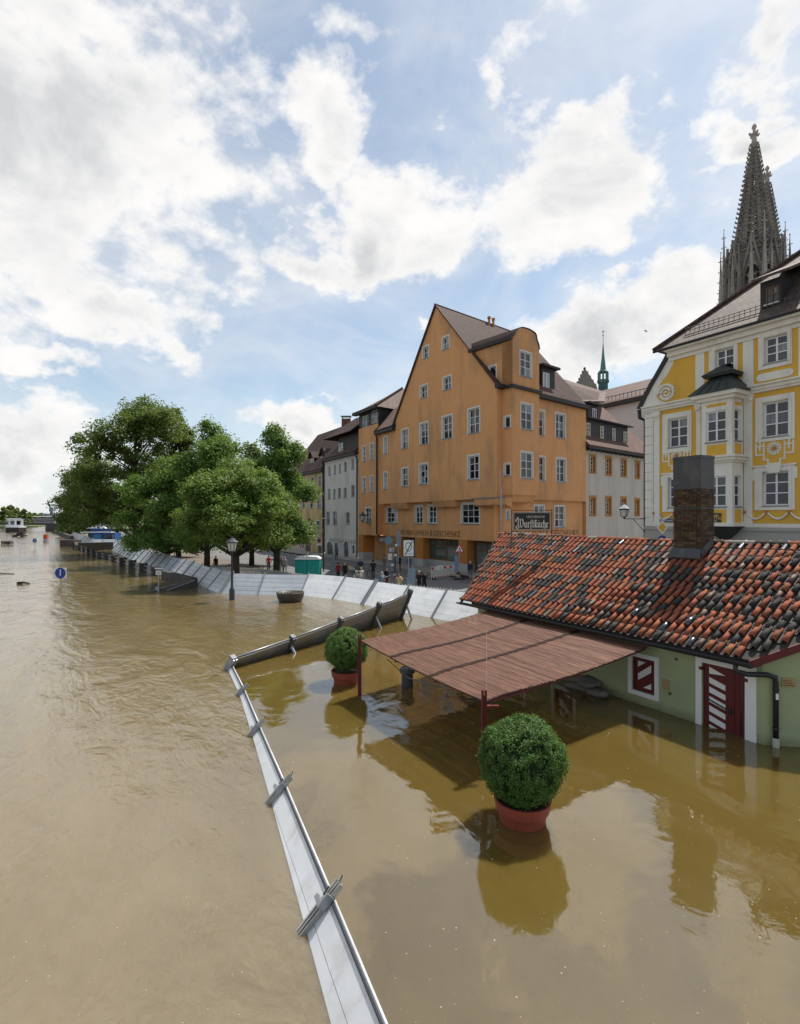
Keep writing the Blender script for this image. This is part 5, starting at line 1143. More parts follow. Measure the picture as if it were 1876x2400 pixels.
# cornice, frieze, pilasters, plinth
q = MB()
for (z0, z1, n) in ((zC0, zC0+.14, .16), (zC0+.14, zC0+.34, .26), (zC0+.34, zC1, .40)): q.fbox(FY, s0y-.12, sEnd, z0, z1, -.01, n)
obj('cornice', q, M_st, hy)
q = MB()
for (z0, z1, n) in ((zEv-.75, zEv-.5, .1), (zEv-.5, zEv-.2, .28), (zEv-.2, zEv+.0, .55)): q.fbox(FY, cur[-1][0]-.2, sEnd, z0, z1, -.01, n)
obj('eave_cornice', q, M_st, hy)
for (x0, x1) in ((398, 437), (692, 722), (1022, 1078)):
    q = MB(); a, b = pa(x0), pa(x1); q.fbox(FY, a, b, zBot, zC0-.6, -.01, .09); p_ = obj('pilaster', q, M_st, hy)
    q = MB(); q.hexa([FY.P(a, zC0-.6, -.01), FY.P(b, zC0-.6, -.01), FY.P(b, zC0-.6, .10), FY.P(a, zC0-.6, .10), FY.P(a-.1, zC0-.03, -.01), FY.P(b+.1, zC0-.03, -.01), FY.P(b+.1, zC0-.03, .22), FY.P(a-.1, zC0-.03, .22)])
    for t_ in (.15, .5, .85): c_ = FY.P(a+(b-a)*t_, zC0-.32, .17); q.lathe([(.0, -.12), (.09, -.06), (.09, .06), (.0, .12)], c_, 6)
    obj('capital', q, M_st, p_)
    q = MB(); q.fbox(FY, a-.05, b+.05, zBot, zBot+.3, -.01, .12); obj('base', q, M_st, p_)
for (x0, x1) in ((684, 745), (1012, 1085), (1397, 1470)):
    q = MB(); q.fbox(FY, Y(x0, 900)[0], Y(x1, 800)[0], zC1, zEv-.76, -.01, .05); obj('pilaster', q, M_st, hy)
q = MB(); q.fbox(FY, s0y-.03, sEnd, ZS, zBot-.22, -.01, .08); obj('plinth', q, M_basg, hy)
q = MB(); q.fbox(FY, s0y-.05, sEnd, zBot-.215, zBot-.0, -.01, .16); q.fbox(FY, s0y-.03, sEnd, zBot-.75, zBot-.5, .02, .11); obj('string_course', q, M_basg, hy)
qh = .62; z_ = zBot+.01; k = 0
while z_ < zC0-.05:
    z2 = min(z_+qh-.03, zC0-.01); q = MB(); q.fbox(FY, s0y-.02, pa(392)-(.0 if k % 2 else .0), z_, z2, -.01, .06); obj('quoin', q, M_st, hy); z_ += qh; k += 1
sp = []; cs, cz = Y(482, 1066)       # scroll
for k in range(52): an = k*.30; R_ = .05+.036*an; sp.append(FY.P(cs+R_*math.cos(an+.6)*1.05, cz+R_*math.sin(an+.6), .05))
q = MB(); q.tube(sp, [.05+.055*min(1, k/35) for k in range(52)], 6); obj('scroll', q, M_st, hy)
a, b, z0, z1 = yw(1105, 1362, 915, 968); q = MB(); R_ = (z1-z0)/2; zc_ = (z0+z1)/2
cap_ = [(b-R_+R_*math.cos(t), zc_+R_*math.sin(t)) for t in [(-.5+i/6)*math.pi for i in range(7)]]+[(a+R_+R_*math.cos(t), zc_+R_*math.sin(t)) for t in [(.5+i/6)*math.pi for i in range(7)]]
q.prism(cap_, FY.P, -.01, .06); obj('cartouche', q, M_st, hy)
def ornament(s, z, w):     # fret with a daisy rosette
    q = MB(); u_ = w/10
    for sg in (-1, 1):
        for (x0, x1, y0, y1) in ((4.5, 4.95, -1.5, 2.2), (2.4, 2.85, -3.0, 2.2), (3.45, 3.9, -.2, 3.2), (2.85, 3.45, 1.0, 1.4), (3.9, 4.5, 1.0, 1.4), (2.85, 4.5, -1.5, -1.1), (1.3, 2.4, -3.0, -2.6), (1.3, 1.75, -4.2, -3.0), (0, 1.3, -4.2, -3.8)):
            q.fbox(FY, s+sg*(x0 if sg > 0 else x1)*u_*1., s+sg*(x1 if sg > 0 else x0)*u_, z+y0*u_, z+y1*u_, -.01, .05)
    o_ = obj('fret_ornament', q, M_st, hy)
    for k in range(14):
        an = 2*math.pi*k/14; q = MB(); dx, dz = math.cos(an), math.sin(an); r0, r1_ = .5*u_, 1.75*u_; px_, pz_ = -dz*.28*u_, dx*.28*u_
        q.prism([(s+dx*r0, z+.3*u_+dz*r0), (s+dx*r1_-px_*-1, z+.3*u_+dz*r1_+pz_), (s+dx*r1_*1.08, z+.3*u_+dz*r1_*1.08), (s+dx*r1_-px_, z+.3*u_+dz*r1_-pz_)], FY.P, -.01, .06); obj('petal', q, M_st, o_)
    c_ = FY.P(s, z+.3*u_, .03); q = MB(); q.prism([(s+.5*u_*math.cos(t*.785), z+.3*u_+.5*u_*math.sin(t*.785)) for t in range(8)], FY.P, -.01, .08); obj('boss', q, M_terra, o_)
s_, z_ = Y(1228, 1455); ornament(s_, z_, 2.0); s_, z_ = Y(552, 1505); ornament(s_, z_, 2.0)
def swag(x0, x1, y):
    a, za = Y(x0, y); b, _ = Y(x1, y); zq = Y(1150, 1900)[1]
    n_ = max(1, round((b-a)/1.22)); w_ = (b-a)/n_
    for k in range(n_):
        q = MB(); q.tube([FY.P(a+w_*(k+t/10), zq+.12-.42*math.sin(math.pi*t/10), .09) for t in range(11)], [.035+.03*math.sin(math.pi*t/10) for t in range(11)], 6); g_ = obj('garland', q, M_st, hy)
        c_ = FY.P(a+w_*k, zq+.1, .1); q = MB(); q.lathe([(0, -.1), (.09, -.03), (.09, .04), (0, .1)], c_, 7); obj('knot', q, M_terra, g_)
swag(397, 690, 1900); swag(1030, 1880, 1900)
# oriel --------------------------------------------------------------------------------------
KO = 1.3; oa, ob = Y(722, 1450, KO)[0], Y(935, 1450, KO)[0]
zo0, zo1, zoM = Y(830, 1985, KO)[1], Y(830, 1080, KO)[1], Y(830, 1550, KO)[1]
ho = [yw(755, 895, 1188, 1402, KO), yw(755, 895, 1640, 1852, KO)]
FO = Fr(*FY.P(ob, 0, KO)[:2], -FY.n[0], -FY.n[1], 1); FO.n = FY.d      # right cheek, s runs inwards
hso = [FO.rect(c2, 940, 972, 1178, 1385), FO.rect(c2, 929, 970, 1638, 1850)]; hso = [(.28, .92, h[2], h[3]) for h in hso]
zs_ = [(ho[i][2]+hso[i][2])/2 for i in range(2)]
hso = [(.28, .95, ho[i][2], ho[i][3]) for i in range(2)]
mb = MB(); wall(mb, FY, [(oa, zo0), (ob, zo0), (ob, zo1), (oa, zo1)], ho, KO, .18); wall(mb, FO, [(0, zo0), (KO, zo0), (KO, zo1), (0, zo1)], hso, 0, .18)
mb.quad(FY.P(oa, zo0, 0), FY.P(oa, zo0, KO), FY.P(oa, zo1, KO), FY.P(oa, zo1, 0)); mb.quad(FY.P(oa, zo0, 0), FY.P(ob, zo0, 0), FY.P(ob, zo0, KO), FY.P(oa, zo0, KO))
ori = obj('oriel', mb, M_st, hy)
for h in ho: window(ori, FY, *h, KO, .16, 2, (.36, .70), M_frw, M_gly, None, 0, MATS['stone_sill'], .09, .05)
for h in hso: window(ori, FO, *h, 0, .16, 1, (.36, .70), M_frw, M_gly, None, 0, MATS['stone_sill'], .07, .05)
for (fr, wdt, n_) in ((FY.off(KO, oa), ob-oa, 0), (FO, KO, 0)):
    for (zl, zh_) in ((ho[0][2]-1.15, ho[0][2]-.18), (ho[1][2]-1.05, ho[1][2]-.18), (ho[0][3]+.25, ho[0][3]+.42)):
        q = MB(); m_ = .28 if fr is FO else .32; q.fbox(fr, m_, wdt-m_, zl, zh_, -.01, .015); obj('yellow_panel', q, M_ye, ori)
q = MB()
for (z0, z1, n) in ((zoM, zoM+.12, .1), (zoM+.12, zoM+.3, .22), (zoM+.3, zoM+.42, .34), (zo1-.3, zo1-.1, .2), (zo1-.1, zo1+.12, .42), (zo0-.02, zo0+.2, .14)):
    q.fbox(FY, oa-n, ob+n, z0, z1, 0, KO+n)
obj('moulding', q, M_st, ori)
def frust(a0, b0, n0, za, a1, b1, n1, zb_): return [FY.P(a0, za, 0), FY.P(b0, za, 0), FY.P(b0, za, n0), FY.P(a0, za, n0), FY.P(a1, zb_, 0), FY.P(b1, zb_, 0), FY.P(b1, zb_, n1), FY.P(a1, zb_, n1)]
z_ = zo1+.125
q = MB(); q.hexa(frust(oa-.55, ob+.55, KO+.55, z_, oa+.35, ob-.35, KO-.4, z_+1.05)); q.hexa(frust(oa+.05, ob-.05, KO-.1, z_+1.05, oa+.0, ob-.0, KO-.05, z_+1.2)); q.hexa(frust(oa-.05, ob+.05, KO, z_+1.2, oa+1.1, ob-1.1, KO-1.05, z_+1.9)); orf = obj('oriel_roof', q, M_cop, ori)
for t_ in (.2, .4, .6, .8): q = MB(); q.tube([FY.P(oa-.55+(ob-oa+1.1)*t_, z_+.02, KO+.56), FY.P(oa+.35+(ob-oa-.7)*t_, z_+1.06, KO-.39)], .03, 4); obj('seam', q, M_cop, orf)
q = MB(); q.hexa(frust(oa+.9, ob-.9, .35, zo0-1.0, oa-.1, ob+.1, KO+.12, zo0-.025)); obj('oriel_foot', q, M_cop, ori)
a, b, z0, z1 = yw(725, 862, 1897, 1960, KO); q = MB(); q.fbox(FY, a, b, z0, z1, KO, KO+.05); pq = obj('plaque', q, M_blk, ori)
M_gold = pm('gold_lettering', (.62, .45, .10), .5)
put_text('lettering', 'GOETHE', .27, FY, (a+b)/2+.1, z0+(z1-z0)*.42, KO+.052, M_gold, pq, right=1)
for k, w_ in enumerate((.7, .62, .5)): q = MB(); zz_ = (z1-.12, z1-.2, z0+.08)[k]; q.fbox(FY, (a+b)/2+.1-w_/2, (a+b)/2+.1+w_/2, zz_-.025, zz_+.025, KO+.05, KO+.054); obj('lettering', q, M_gold, pq)
# street name plate
a, b, z0, z1 = yw(443, 570, 1937, 1956); q = MB(); q.fbox(FY, a, b, z0, z1, .08, .12); pl = obj('street_name_plate', q, pm('blue_enamel', (.015, .06, .30), .3), hy)
put_text('lettering', 'Weiße-Lamm-Gasse', .19, FY, (a+b)/2, (z0+z1)/2, .122, M_white, pl, right=1, sx=.85)
# roof
M_roofY = roofmat('old_tile_roof', (.125, .080, .058), (.062, .042, .034), .36, .32, 1.)
eL = (cur[-1][0]-.95, zEv+.05, .62); run, rise_ = 8.5, 9.0
def hip(sh):
    p = FY.P(sh, zEv+rise_, -run); return (CX+F*p[0]/p[1], CY-F*(p[2]-HC)/p[1])
best = min((abs((815-(u-1549)*.676)-v), sh) for sh in np.arange(0, 16, .05) for (u, v) in [hip(sh)])[1]
PH = Vector(FY.P(best, zEv+rise_, -run)); A_ = Vector(FY.P(*eL)); B_ = Vector(FY.P(sEnd, zEv+.05, .62)); C_ = Vector(FY.P(sEnd, zEv+rise_, -run)); BL_ = Vector(FY.P(cur[-1][0]-.95, zEv+.05, -2*run-.6))
q = MB(); n_ = (B_-A_).cross(PH-A_).normalized()*-.0
q.poly([A_, B_, C_, PH]); q.poly([A_, PH, BL_]); q.quad(A_, B_, B_-Vector((0, 0, .14)), A_-Vector((0, 0, .14))); ry = obj('roof', q, M_roofY, hy)
q = MB(); q.tube([A_+Vector((0, 0, .05)), PH+Vector((0, 0, .05))], .15, 6); obj('hip_tiles', q, M_roofB, ry)
q = MB(); q.tube([A_+Vector((0, 0, -.07)), B_+Vector((0, 0, -.07))], .085, 6); obj('gutter', q, M_gut, hy); q = MB(); q.fbox(FY, cur[-1][0]-.6, sEnd, zEv+.001, zEv+.04, -.2, .58); obj('soffit', q, M_st, hy)
q = MB()      # verge along the curved edge
for (p0, p1) in zip(cur, cur[1:]): q.hexa([FY.P(p0[0]-.3, p0[1]+.02, -8), FY.P(p0[0]-.3, p0[1]+.02, .1), FY.P(p0[0]-.0, p0[1]-.06, .1), FY.P(p0[0], p0[1]-.06, -8), FY.P(p1[0]-.3, p1[1]+.02, -8), FY.P(p1[0]-.3, p1[1]+.02, .1), FY.P(p1[0], p1[1]-.06, .1), FY.P(p1[0], p1[1]-.06, -8)])
obj('verge', q, M_eave, hy)
q = MB(); q.tube([FY.P(cur[0][0]-.3, cur[0][1]-.05, -.2), FY.P(cur[0][0]-.25, cur[0][1]-.6, -.2), FY.P(s0y-.15, cur[0][1]-.9, -.2), FY.P(s0y-.15, ZS, -.2)], .13, 8); obj('downpipe', q, M_gut, hy)
q = MB(); rs = lambda s, t: FY.P(s, zEv+.05+rise_*t+.0, .62-(run+.62)*t)
def up_(p, h): return (p[0], p[1], p[2]+h)
q.tube([up_(rs(cur[-1][0]+.8, .09), .32), up_(rs(sEnd, .09), .32)], .025, 4); q.tube([up_(rs(cur[-1][0]+.8, .09), .14), up_(rs(sEnd, .09), .14)], .025, 4)
s_ = cur[-1][0]+.8
while s_ < sEnd: q.tube([rs(s_, .09), up_(rs(s_, .09), .36)], .02, 4); s_ += .3
obj('snow_guard', q, M_dark, ry)
s0_, z0_ = FY.px(c2(1130, 380), -.35); s1_, _ = FY.px(c2(1275, 360), -.35); z0_ = FY.px(c2(1200, 462), -.35)[1]; z1_ = FY.px(c2(1200, 280), -.35)[1]
a, b, z0, z1 = FY.rect(c2, 1163, 1258, 325, 440, -.35)
mb = MB(); wall(mb, FY, [(s0_, z0_), (s1_, z0_), (s1_, z1_), (s0_, z1_)], [(a, b, z0, z1)], -.35, .12)
for s_ in (s0_, s1_): mb.quad(FY.P(s_, z0_, -.35), FY.P(s_, z1_, -.35), FY.P(s_, z1_, -7), FY.P(s_, z0_, -7))
dm = obj('dormer', mb, M_blackw, hy); window(dm, FY, a, b, z0, z1, -.35, .1, 2, (.5,), pm('brown_window_frame', (.13, .07, .04), .6), M_gly, None, 0, None, .1, .05)
q = MB(); q.fbox(FY, a-.05, b+.05, z0-.1, z0, -.35, -.25); obj('sill', q, M_frw, dm)
q = MB(); ro(q, FY.P(s0_-.25, z1_, .1), FY.P(s1_+.6, z1_, .1), FY.P(s1_+.6, z1_+3.6, -8), FY.P(s0_-.25, z1_+3.6, -8), .15); obj('dormer_roof', q, M_roofY, dm)
sl_, zl_ = s0y, Y(300, 1935)[1]
# lantern on the corner, arm reaching left
t = thing('wall_lantern', FY.P(s0y, zl_, 0), 'dark lantern with pale cap on an arm at the yellow house corner', 'lantern')
q = MB(); dl_ = Vector((-1.7, -.5, 0)); b0_ = Vector(FY.P(s0y, zl_, 0)); q.tube([b0_, b0_+dl_], .04, 5); q.tube([b0_-Vector((0, 0, 1.0)), b0_+dl_*.45+Vector((0, 0, -.25)), b0_+dl_*.6], .025, 4); obj('arm', q, M_lam, t)
a_, g_ = lantern_head(tuple(b0_+dl_+Vector((0, 0, .12))), .85, 4); obj('housing', a_, M_lam, t); obj('glass', g_, M_lgl, t)
q = MB(); c_ = b0_+dl_+Vector((0, 0, .16)); q.lathe([(.02, .86), (.07, .79), (.365, .55), (.38, .51)], c_, 4); obj('cap', q, pm('pale_zinc', (.55, .56, .56), .5, metal=.3), t)

# ================================================================ CHURCH WITH COPPER SPIRE
M_vd = pm('verdigris', (.10, .24, .215), .6, .25, .6, .15, 6, stain=(.5, (.05, .10, .09), .5, .6))
M_stone = pm('dark_sandstone', (.27, .245, .21), .9, .3, .5, .4, 4, stain=(.3, (.13, .12, .108), .47, .85))
M_stone2 = pm('pale_limestone', (.44, .40, .345), .9, .3, .6, .4, 5, stain=(.35, (.17, .16, .145), .5, .85))
FCh = Fr(0, 108, 1, 0, 1)
ch = thing('church', FCh.P(FCh.px((1400, 1218))[0], ZS), 'brown roofed church with a slender green copper spire and crocketed gable', 'church')
def chp(x, y, n=0): return FCh.px(r3(x, y), n)
q = MB(); a, b, c, d = chp(1220, 700), chp(1700, 690), chp(1700, 528), chp(1220, 620)
q.hexa([FCh.P(*a, 0), FCh.P(*b, 0), FCh.P(b[0], b[1], -14), FCh.P(a[0], a[1], -14), FCh.P(*d, -6), FCh.P(*c, -6), FCh.P(c[0], c[1], -7), FCh.P(d[0], d[1], -7)])
a, b, c, d = chp(1000, 700), chp(1235, 720), chp(1235, 625), chp(1035, 562)
q.hexa([FCh.P(*a, 0), FCh.P(*b, 0), FCh.P(b[0], b[1], -14), FCh.P(a[0], a[1], -14), FCh.P(*d, -6), FCh.P(*c, -6), FCh.P(c[0], c[1], -7), FCh.P(d[0], d[1], -7)]); obj('roof', q, roofmat('church_roof', (.24, .145, .095), (.16, .095, .065), .5, .45), ch)
a = chp(1000, 700); q = MB(); q.fbox(FCh, a[0], a[0]+60, ZS, a[1], -14, -.3); obj('wall', q, M_stone2, ch)
q = MB(); pts = [chp(*p, 1) for p in ((905, 640), (1085, 655), (1020, 545), (975, 478), (950, 530))]; q.prism([chp(900, 700, 1), chp(1090, 700, 1), chp(1085, 650, 1), chp(976, 482, 1), chp(905, 625, 1)], FCh.P, .4, 1.2); gb = obj('gable', q, M_stone, ch)
q = MB()
for (p0, p1) in (((976, 482), (905, 625)), ((976, 482), (1085, 650))):
    for k in range(5): x_, y_ = chp(p0[0]+(p1[0]-p0[0])*k/4.5, p0[1]+(p1[1]-p0[1])*k/4.5, 1); q.fbox(FCh, x_-.16, x_+.16, y_-.1, y_+.32, .6, 1.0)
obj('crockets', q, M_stone, gb)
sx_, zt_ = chp(1176, 98); bx = FCh.P(sx_, 0, -2); z1_ = chp(1172, 485)[1]; z2_ = chp(1172, 575)[1]; zq = chp(1172, 690)[1]
q = MB(); q.lathe([(.05, zt_-2.6), (.30, zt_-5.5), (.62, zt_-8.2), (.98, z1_), (1.05, z1_-.12), (.85, z1_-.15)], (bx[0], bx[1], 0), 8); spr = obj('spire', q, M_vd, ch)
q = MB(); q.tube([(bx[0], bx[1], zt_-3), (bx[0], bx[1], zt_)], .05, 5); q.lathe([(0, -.2), (.2, 0), (0, .2)], (bx[0], bx[1], zt_-1.1), 6); q.box(bx[0]-.25, bx[0]+.25, bx[1]-.03, bx[1]+.03, zt_-.35, zt_-.25); obj('finial', q, M_dark, spr)
q = MB()
for k in range(8): an = 2*math.pi*(k+.5)/8; x_, y_ = bx[0]+.9*math.cos(an), bx[1]+.9*math.sin(an); q.box(x_-.13, x_+.13, y_-.13, y_+.13, z2_-.1, z1_-.1)
obj('lantern_posts', q, M_vd, spr)
q = MB(); q.lathe([(1.25, z2_-.2), (1.2, z2_+.25), (1.05, z2_+.3), (.95, z2_+.25)], (bx[0], bx[1], 0), 8); q.lathe([(1.05, zq-3), (1.0, z2_-.2)], (bx[0], bx[1], 0), 8); obj('drum', q, pm('dark_verdigris', (.04, .11, .11), .6, .2), spr)

# ================================================================ CATHEDRAL TOWERS
def cathedral(loc, label):
    t = thing('cathedral_tower', loc, label, 'tower', 'cathedral towers'); x, y, z = loc; TB, TS, TP = 71.3, 72.4, 99.
    O = lambda r, k, zz, ph=.0: (x+r*math.cos(2*math.pi*k/8+ph), y+r*math.sin(2*math.pi*k/8+ph), zz)
    PH_ = math.pi/8+.12
    q = MB(); q.lathe([(8.2, 0), (8.2, 44), (7.2, 46)], (x, y, z), 4, 0, PH_-.39, PH_-.39+2*math.pi); obj('square_stage', q, M_stone, t)
    q = MB(); RO = 5.9
    for k in range(8):
        A, B = Vector(O(RO, k, 0, PH_)), Vector(O(RO, k+1, 0, PH_)); d = (B-A); L_ = d.length; fr = Fr(A.x, A.y, d.x, d.y, 1); wv = L_*.34; m = L_/2
        def lanc(w, z0, z1): return [(m-w, z0), (m+w, z0), (m+w, z1), (m+w*.75, z1+w*.9), (m, z1+w*1.7), (m-w*.75, z1+w*.9), (m-w, z1)]
        wall(q, fr, [(0, 44), (L_, 44), (L_, TB), (0, TB)], [lanc(wv, 54, 65.0)], 0, .9)
        q.prism([(m-wv-.75, 65.2), (m-wv-.35, 65.2), (m, 73.2), (m-.2, 74.8)], fr.P, .05, .6); q.prism([(m+wv+.35, 65.2), (m+wv+.75, 65.2), (m+.2, 74.8), (m, 73.2)], fr.P, .05, .6)
        q.prism([(m-.12, 54), (m+.12, 54), (m+.12, 67), (m-.12, 67)], fr.P, -.5, -.2)
        for s_ in (-.5, .5): q.prism([(m+s_*wv-.08, 54), (m+s_*wv+.08, 54), (m+s_*wv+.08, 65.6), (m+s_*wv-.08, 65.6)], fr.P, -.5, -.2)
        for zz in (58.5, 62.4, 65): q.prism([(m-wv, zz-.12), (m+wv, zz-.12), (m+wv, zz+.12), (m-wv, zz+.12)], fr.P, -.48, -.22)
        for b_ in range(9): q.fbox(fr, L_*b_/9+.05, L_*(b_+.45)/9, TB-.0, TB+1.1, -.15, .25)
        q.fbox(fr, 0, L_, TB-.5, TB, -.1, .35); q.fbox(fr, 0, L_, TB+1.1, TB+1.3, -.15, .25)
        for zz in (50.8,): q.fbox(fr, 0, L_, zz, zz+.6, -.1, .3)
    q.lathe([(RO-.9, 44), (RO-1.6, 64), (.1, 66)], (x, y, z), 8, 0, PH_, PH_+2*math.pi)
    obj('octagon_stage', q, M_stone, t)
    # openwork spire
    q, cr = MB(), MB(); R0 = 4.15; hgt = TP-TS; RS = lambda zz: R0*(1-(zz-TS)/hgt)+.42
    for k in range(8):
        q.tube([O(RS(TS+hgt*i/8), k, TS+hgt*i/8, PH_) for i in range(9)], [.46-.026*i for i in range(9)], 5)
        for i in range(23):
            zz = TS+.6+i*(hgt-.8)/22.5; r = RS(zz); o0 = Vector(O(r+.2, k, zz, PH_)); o1 = Vector(O(r+.85-.012*i, k, zz+.35, PH_)); cr.tube([o0, o1, o1+Vector((0, 0, .32))], [.2, .24, .16], 4)
        nl = 15
        for i in range(nl):      # tracery rings, larger at the foot
            z0 = TS+hgt*(1-(1-i/nl)**1.15); z1 = TS+hgt*(1-(1-(i+1)/nl)**1.15); zm_ = (z0+z1)/2; ra = RS(zm_)*math.cos(math.pi/8); am = PH_+2*math.pi*(k+.5)/8
            c = Vector((x+ra*math.cos(am), y+ra*math.sin(am), zm_)); tn = Vector((-math.sin(am), math.cos(am), 0)); hw = RS(zm_)*math.sin(math.pi/8)
            q.tube([Vector(O(RS(z0), k, z0, PH_)), Vector(O(RS(z0), k+1, z0, PH_))], .17, 4, caps=False)
            if i < 13:
                nn = 1 if i > 6 else 2
                for j in range(nn):
                    cc = c+tn*(hw*((j+.5)/nn*2-1)); rx, rz_ = hw/nn*.86, (z1-z0)*.43
                    q.tube([cc+tn*(rx*math.cos(a))+Vector((-math.cos(am)*.0, 0, rz_*math.sin(a))) for a in [2*math.pi*w_/8 for w_ in range(9)]], .27, 4, caps=False)
                    q.tube([cc-tn*rx, cc+tn*rx], .2, 4, caps=False)
    sp_ = obj('spire', q, M_stone, t); obj('crockets', cr, M_stone, sp_, kind='stuff')
    q = MB(); q.lathe([(.62, TP-1.2), (.72, TP), (1.15, TP+.5), (.62, TP+.9), (.5, TP+2.4), (.45, TP+3.2)], (x, y, z), 8)
    for (dx, dy) in ((1, 0), (-1, 0), (0, 1), (0, -1)): q.tube([(x, y, TP+2.9), (x+dx*1.0, y+dy*1.0, TP+2.9), (x+dx*1.35, y+dy*1.35, TP+3.3)], [.35, .38, .16], 5)
    q.lathe([(.42, TP+3.2), (.34, TP+4.3), (.62, TP+4.8), (.42, TP+5.3), (.05, TP+5.8)], (x, y, z), 6); obj('finial', q, M_stone2, sp_)
    def pinnacle(px, py, zb, zt, r, m):
        q = MB(); q.box(px-r, px+r, py-r, py+r, zb, zt-(zt-zb)*.42); s0 = zt-(zt-zb)*.42; q.lathe([(r*1.35, s0), (r*.12, zt-.4), (r*.5, zt-.2), (.02, zt)], (px, py, 0), 4, 0, .785, .785+2*math.pi)
        for k in range(6):
            f = k/6; rr_ = r*1.3*(1-f)+.12
            for a in range(4): an = math.pi/2*a+.785; q.tube([(px+rr_*math.cos(an), py+rr_*math.sin(an), s0+(zt-s0)*f), (px+(rr_+.3)*math.cos(an), py+(rr_+.3)*math.sin(an), s0+(zt-s0)*f+.2)], .12, 4)
        return obj('pinnacle', q, m, t)
    for k in range(8):
        p = O(RO+.9, k, 0, PH_); pinnacle(p[0], p[1], 44, 79 if k % 2 else 74.5, .42, M_stone2 if k % 2 else M_stone)
    for k in range(4):
        for (r, zt) in ((7.3, 74.5), (8.1, 67), (7.0, 71)):
            for da in ((0,) if r == 7.3 else (-.13, .13)):
                p = O(r, 2*k+.5+da*6, 0, PH_); pinnacle(p[0], p[1], 36, zt, .5, M_stone2 if (k+int(r)) % 2 else M_stone)
    return t
tw1 = cathedral(((1768.5-CX)/F*135, 135, 0.), 'nearer dark gothic openwork cathedral spire topped by a large finial')
tw2 = copy_tree(tw1); tw2.location = ((1799-CX)/F*151, 151, 0); tw2['label'] = 'second gothic spire partly hidden behind the nearer cathedral spire'

# ================================================================ TREES AND BUSHES
M_bark = pm('bark', (.075, .058, .042), .95, .3, 3, .6, 14)
LEAF = [leafmat('lime_leaves', (.082, .155, .028), (.160, .220, .044)), leafmat('chestnut_leaves', (.050, .090, .018), (.105, .140, .028)), leafmat('maple_leaves', (.075, .155, .030), (.12, .21, .042)), leafmat('pale_leaves', (.10, .15, .035), (.165, .20, .05))]
def np_mesh(name, V, nq, mat):
    """mesh of nq separate quads from a (4*nq, 3) array"""
    me = bpy.data.meshes.new(name); me.vertices.add(4*nq); me.vertices.foreach_set('co', V.reshape(-1)); me.loops.add(4*nq); me.loops.foreach_set('vertex_index', np.arange(4*nq, dtype=np.int32))
    me.polygons.add(nq); me.polygons.foreach_set('loop_start', np.arange(0, 4*nq, 4, dtype=np.int32)); me.update(); me.validate(); me.materials.append(mat); return me
def leaf_quads(P, Nrm, size, rng, asp=.75):
    """leaf cards at P facing Nrm with jitter, each a folded rhomb"""
    n = len(P); Nn = Nrm+rng.normal(0, .55, (n, 3)); Nn /= np.linalg.norm(Nn, axis=1)[:, None]+1e-9
    r = rng.normal(0, 1, (n, 3)); T = np.cross(Nn, r); T /= np.linalg.norm(T, axis=1)[:, None]+1e-9; Bv = np.cross(Nn, T)
    s = (size*rng.uniform(.65, 1.35, n))[:, None]
    V = np.stack([P-T*s*.5, P+Bv*s*.5*asp+Nn*s*.12, P+T*s*.5, P-Bv*s*.5*asp+Nn*s*.12], axis=1); return V.reshape(-1, 3)
def crown(seed, lobes, nleaf, size, clump=.55):
    """leaves gathered in clumps over and within a set of lobes (x,y,z,rx,ry,rz)"""
    rng = np.random.default_rng(seed); vol = np.array([l[3]*l[4]*l[5] for l in lobes])**(2/3); share = vol/vol.sum(); Ps, Ns = [], []
    for l, sh in zip(lobes, share):
        c, R = np.array(l[:3]), np.array(l[3:]); ncl = max(5, int(sh*nleaf/80)); d = rng.normal(0, 1, (ncl, 3)); d /= np.linalg.norm(d, axis=1)[:, None]
        d[:, 2] = np.where(d[:, 2] < -.8, -d[:, 2], d[:, 2]); rr_ = rng.uniform(.30, 1.0, ncl)**.55*(1+.20*rng.normal(0, 1, ncl)*.5)
        cc = c+d*R*rr_[:, None]; k = 80
        cs = clump*rng.uniform(.6, 1.5, ncl)
        off = rng.normal(0, 1, (ncl, k, 3)); off /= np.linalg.norm(off, axis=2)[..., None]; off *= rng.uniform(.35, 1, (ncl, k, 1)); off[..., 2] *= .62
        P = cc[:, None, :]+off*cs[:, None, None]; droop = np.linalg.norm(off[..., :2], axis=2)*.25*cs[:, None]; P[..., 2] -= droop
        Nm = off*np.array([.6, .6, .6])+np.array([0, 0, .75])+d[:, None, :]*.35
        Ps.append(P.reshape(-1, 3)); Ns.append(Nm.reshape(-1, 3))
    P = np.concatenate(Ps); Nm = np.concatenate(Ns); return leaf_quads(P, Nm, size, rng), len(P)
def make_lobes(seed, h, w, z0, n):
    rng = random.Random(seed); L_ = [(0, 0, z0+(h-z0)*.5, w*.25, w*.25, (h-z0)*.36)]
    for k in range(n):
        a = 2*math.pi*k/n*2.4+rng.uniform(-.4, .4); f = (k+.5)/n; zz = z0+(h-z0)*(.06+.82*f); rad_ = w*.5*(math.sin(math.pi*(.22+.70*f)))**.7*.72
        r = w*rng.uniform(.09, .18); q_ = rng.uniform(.72, 1.18); L_.append((rad_*q_*math.cos(a), rad_*q_*math.sin(a), zz, r, r, r*rng.uniform(.7, 1.0)))
    for k in range(7): a = 2*math.pi*k/7+.3; r = w*rng.uniform(.11, .16); L_.append((w*.31*math.cos(a), w*.31*math.sin(a), z0+(h-z0)*rng.uniform(.02, .14), r, r, r*.8))
    L_.append((rng.uniform(-.06, .06)*w, rng.uniform(-.06, .06)*w, h-w*.13, w*.13, w*.13, w*.14)); return L_
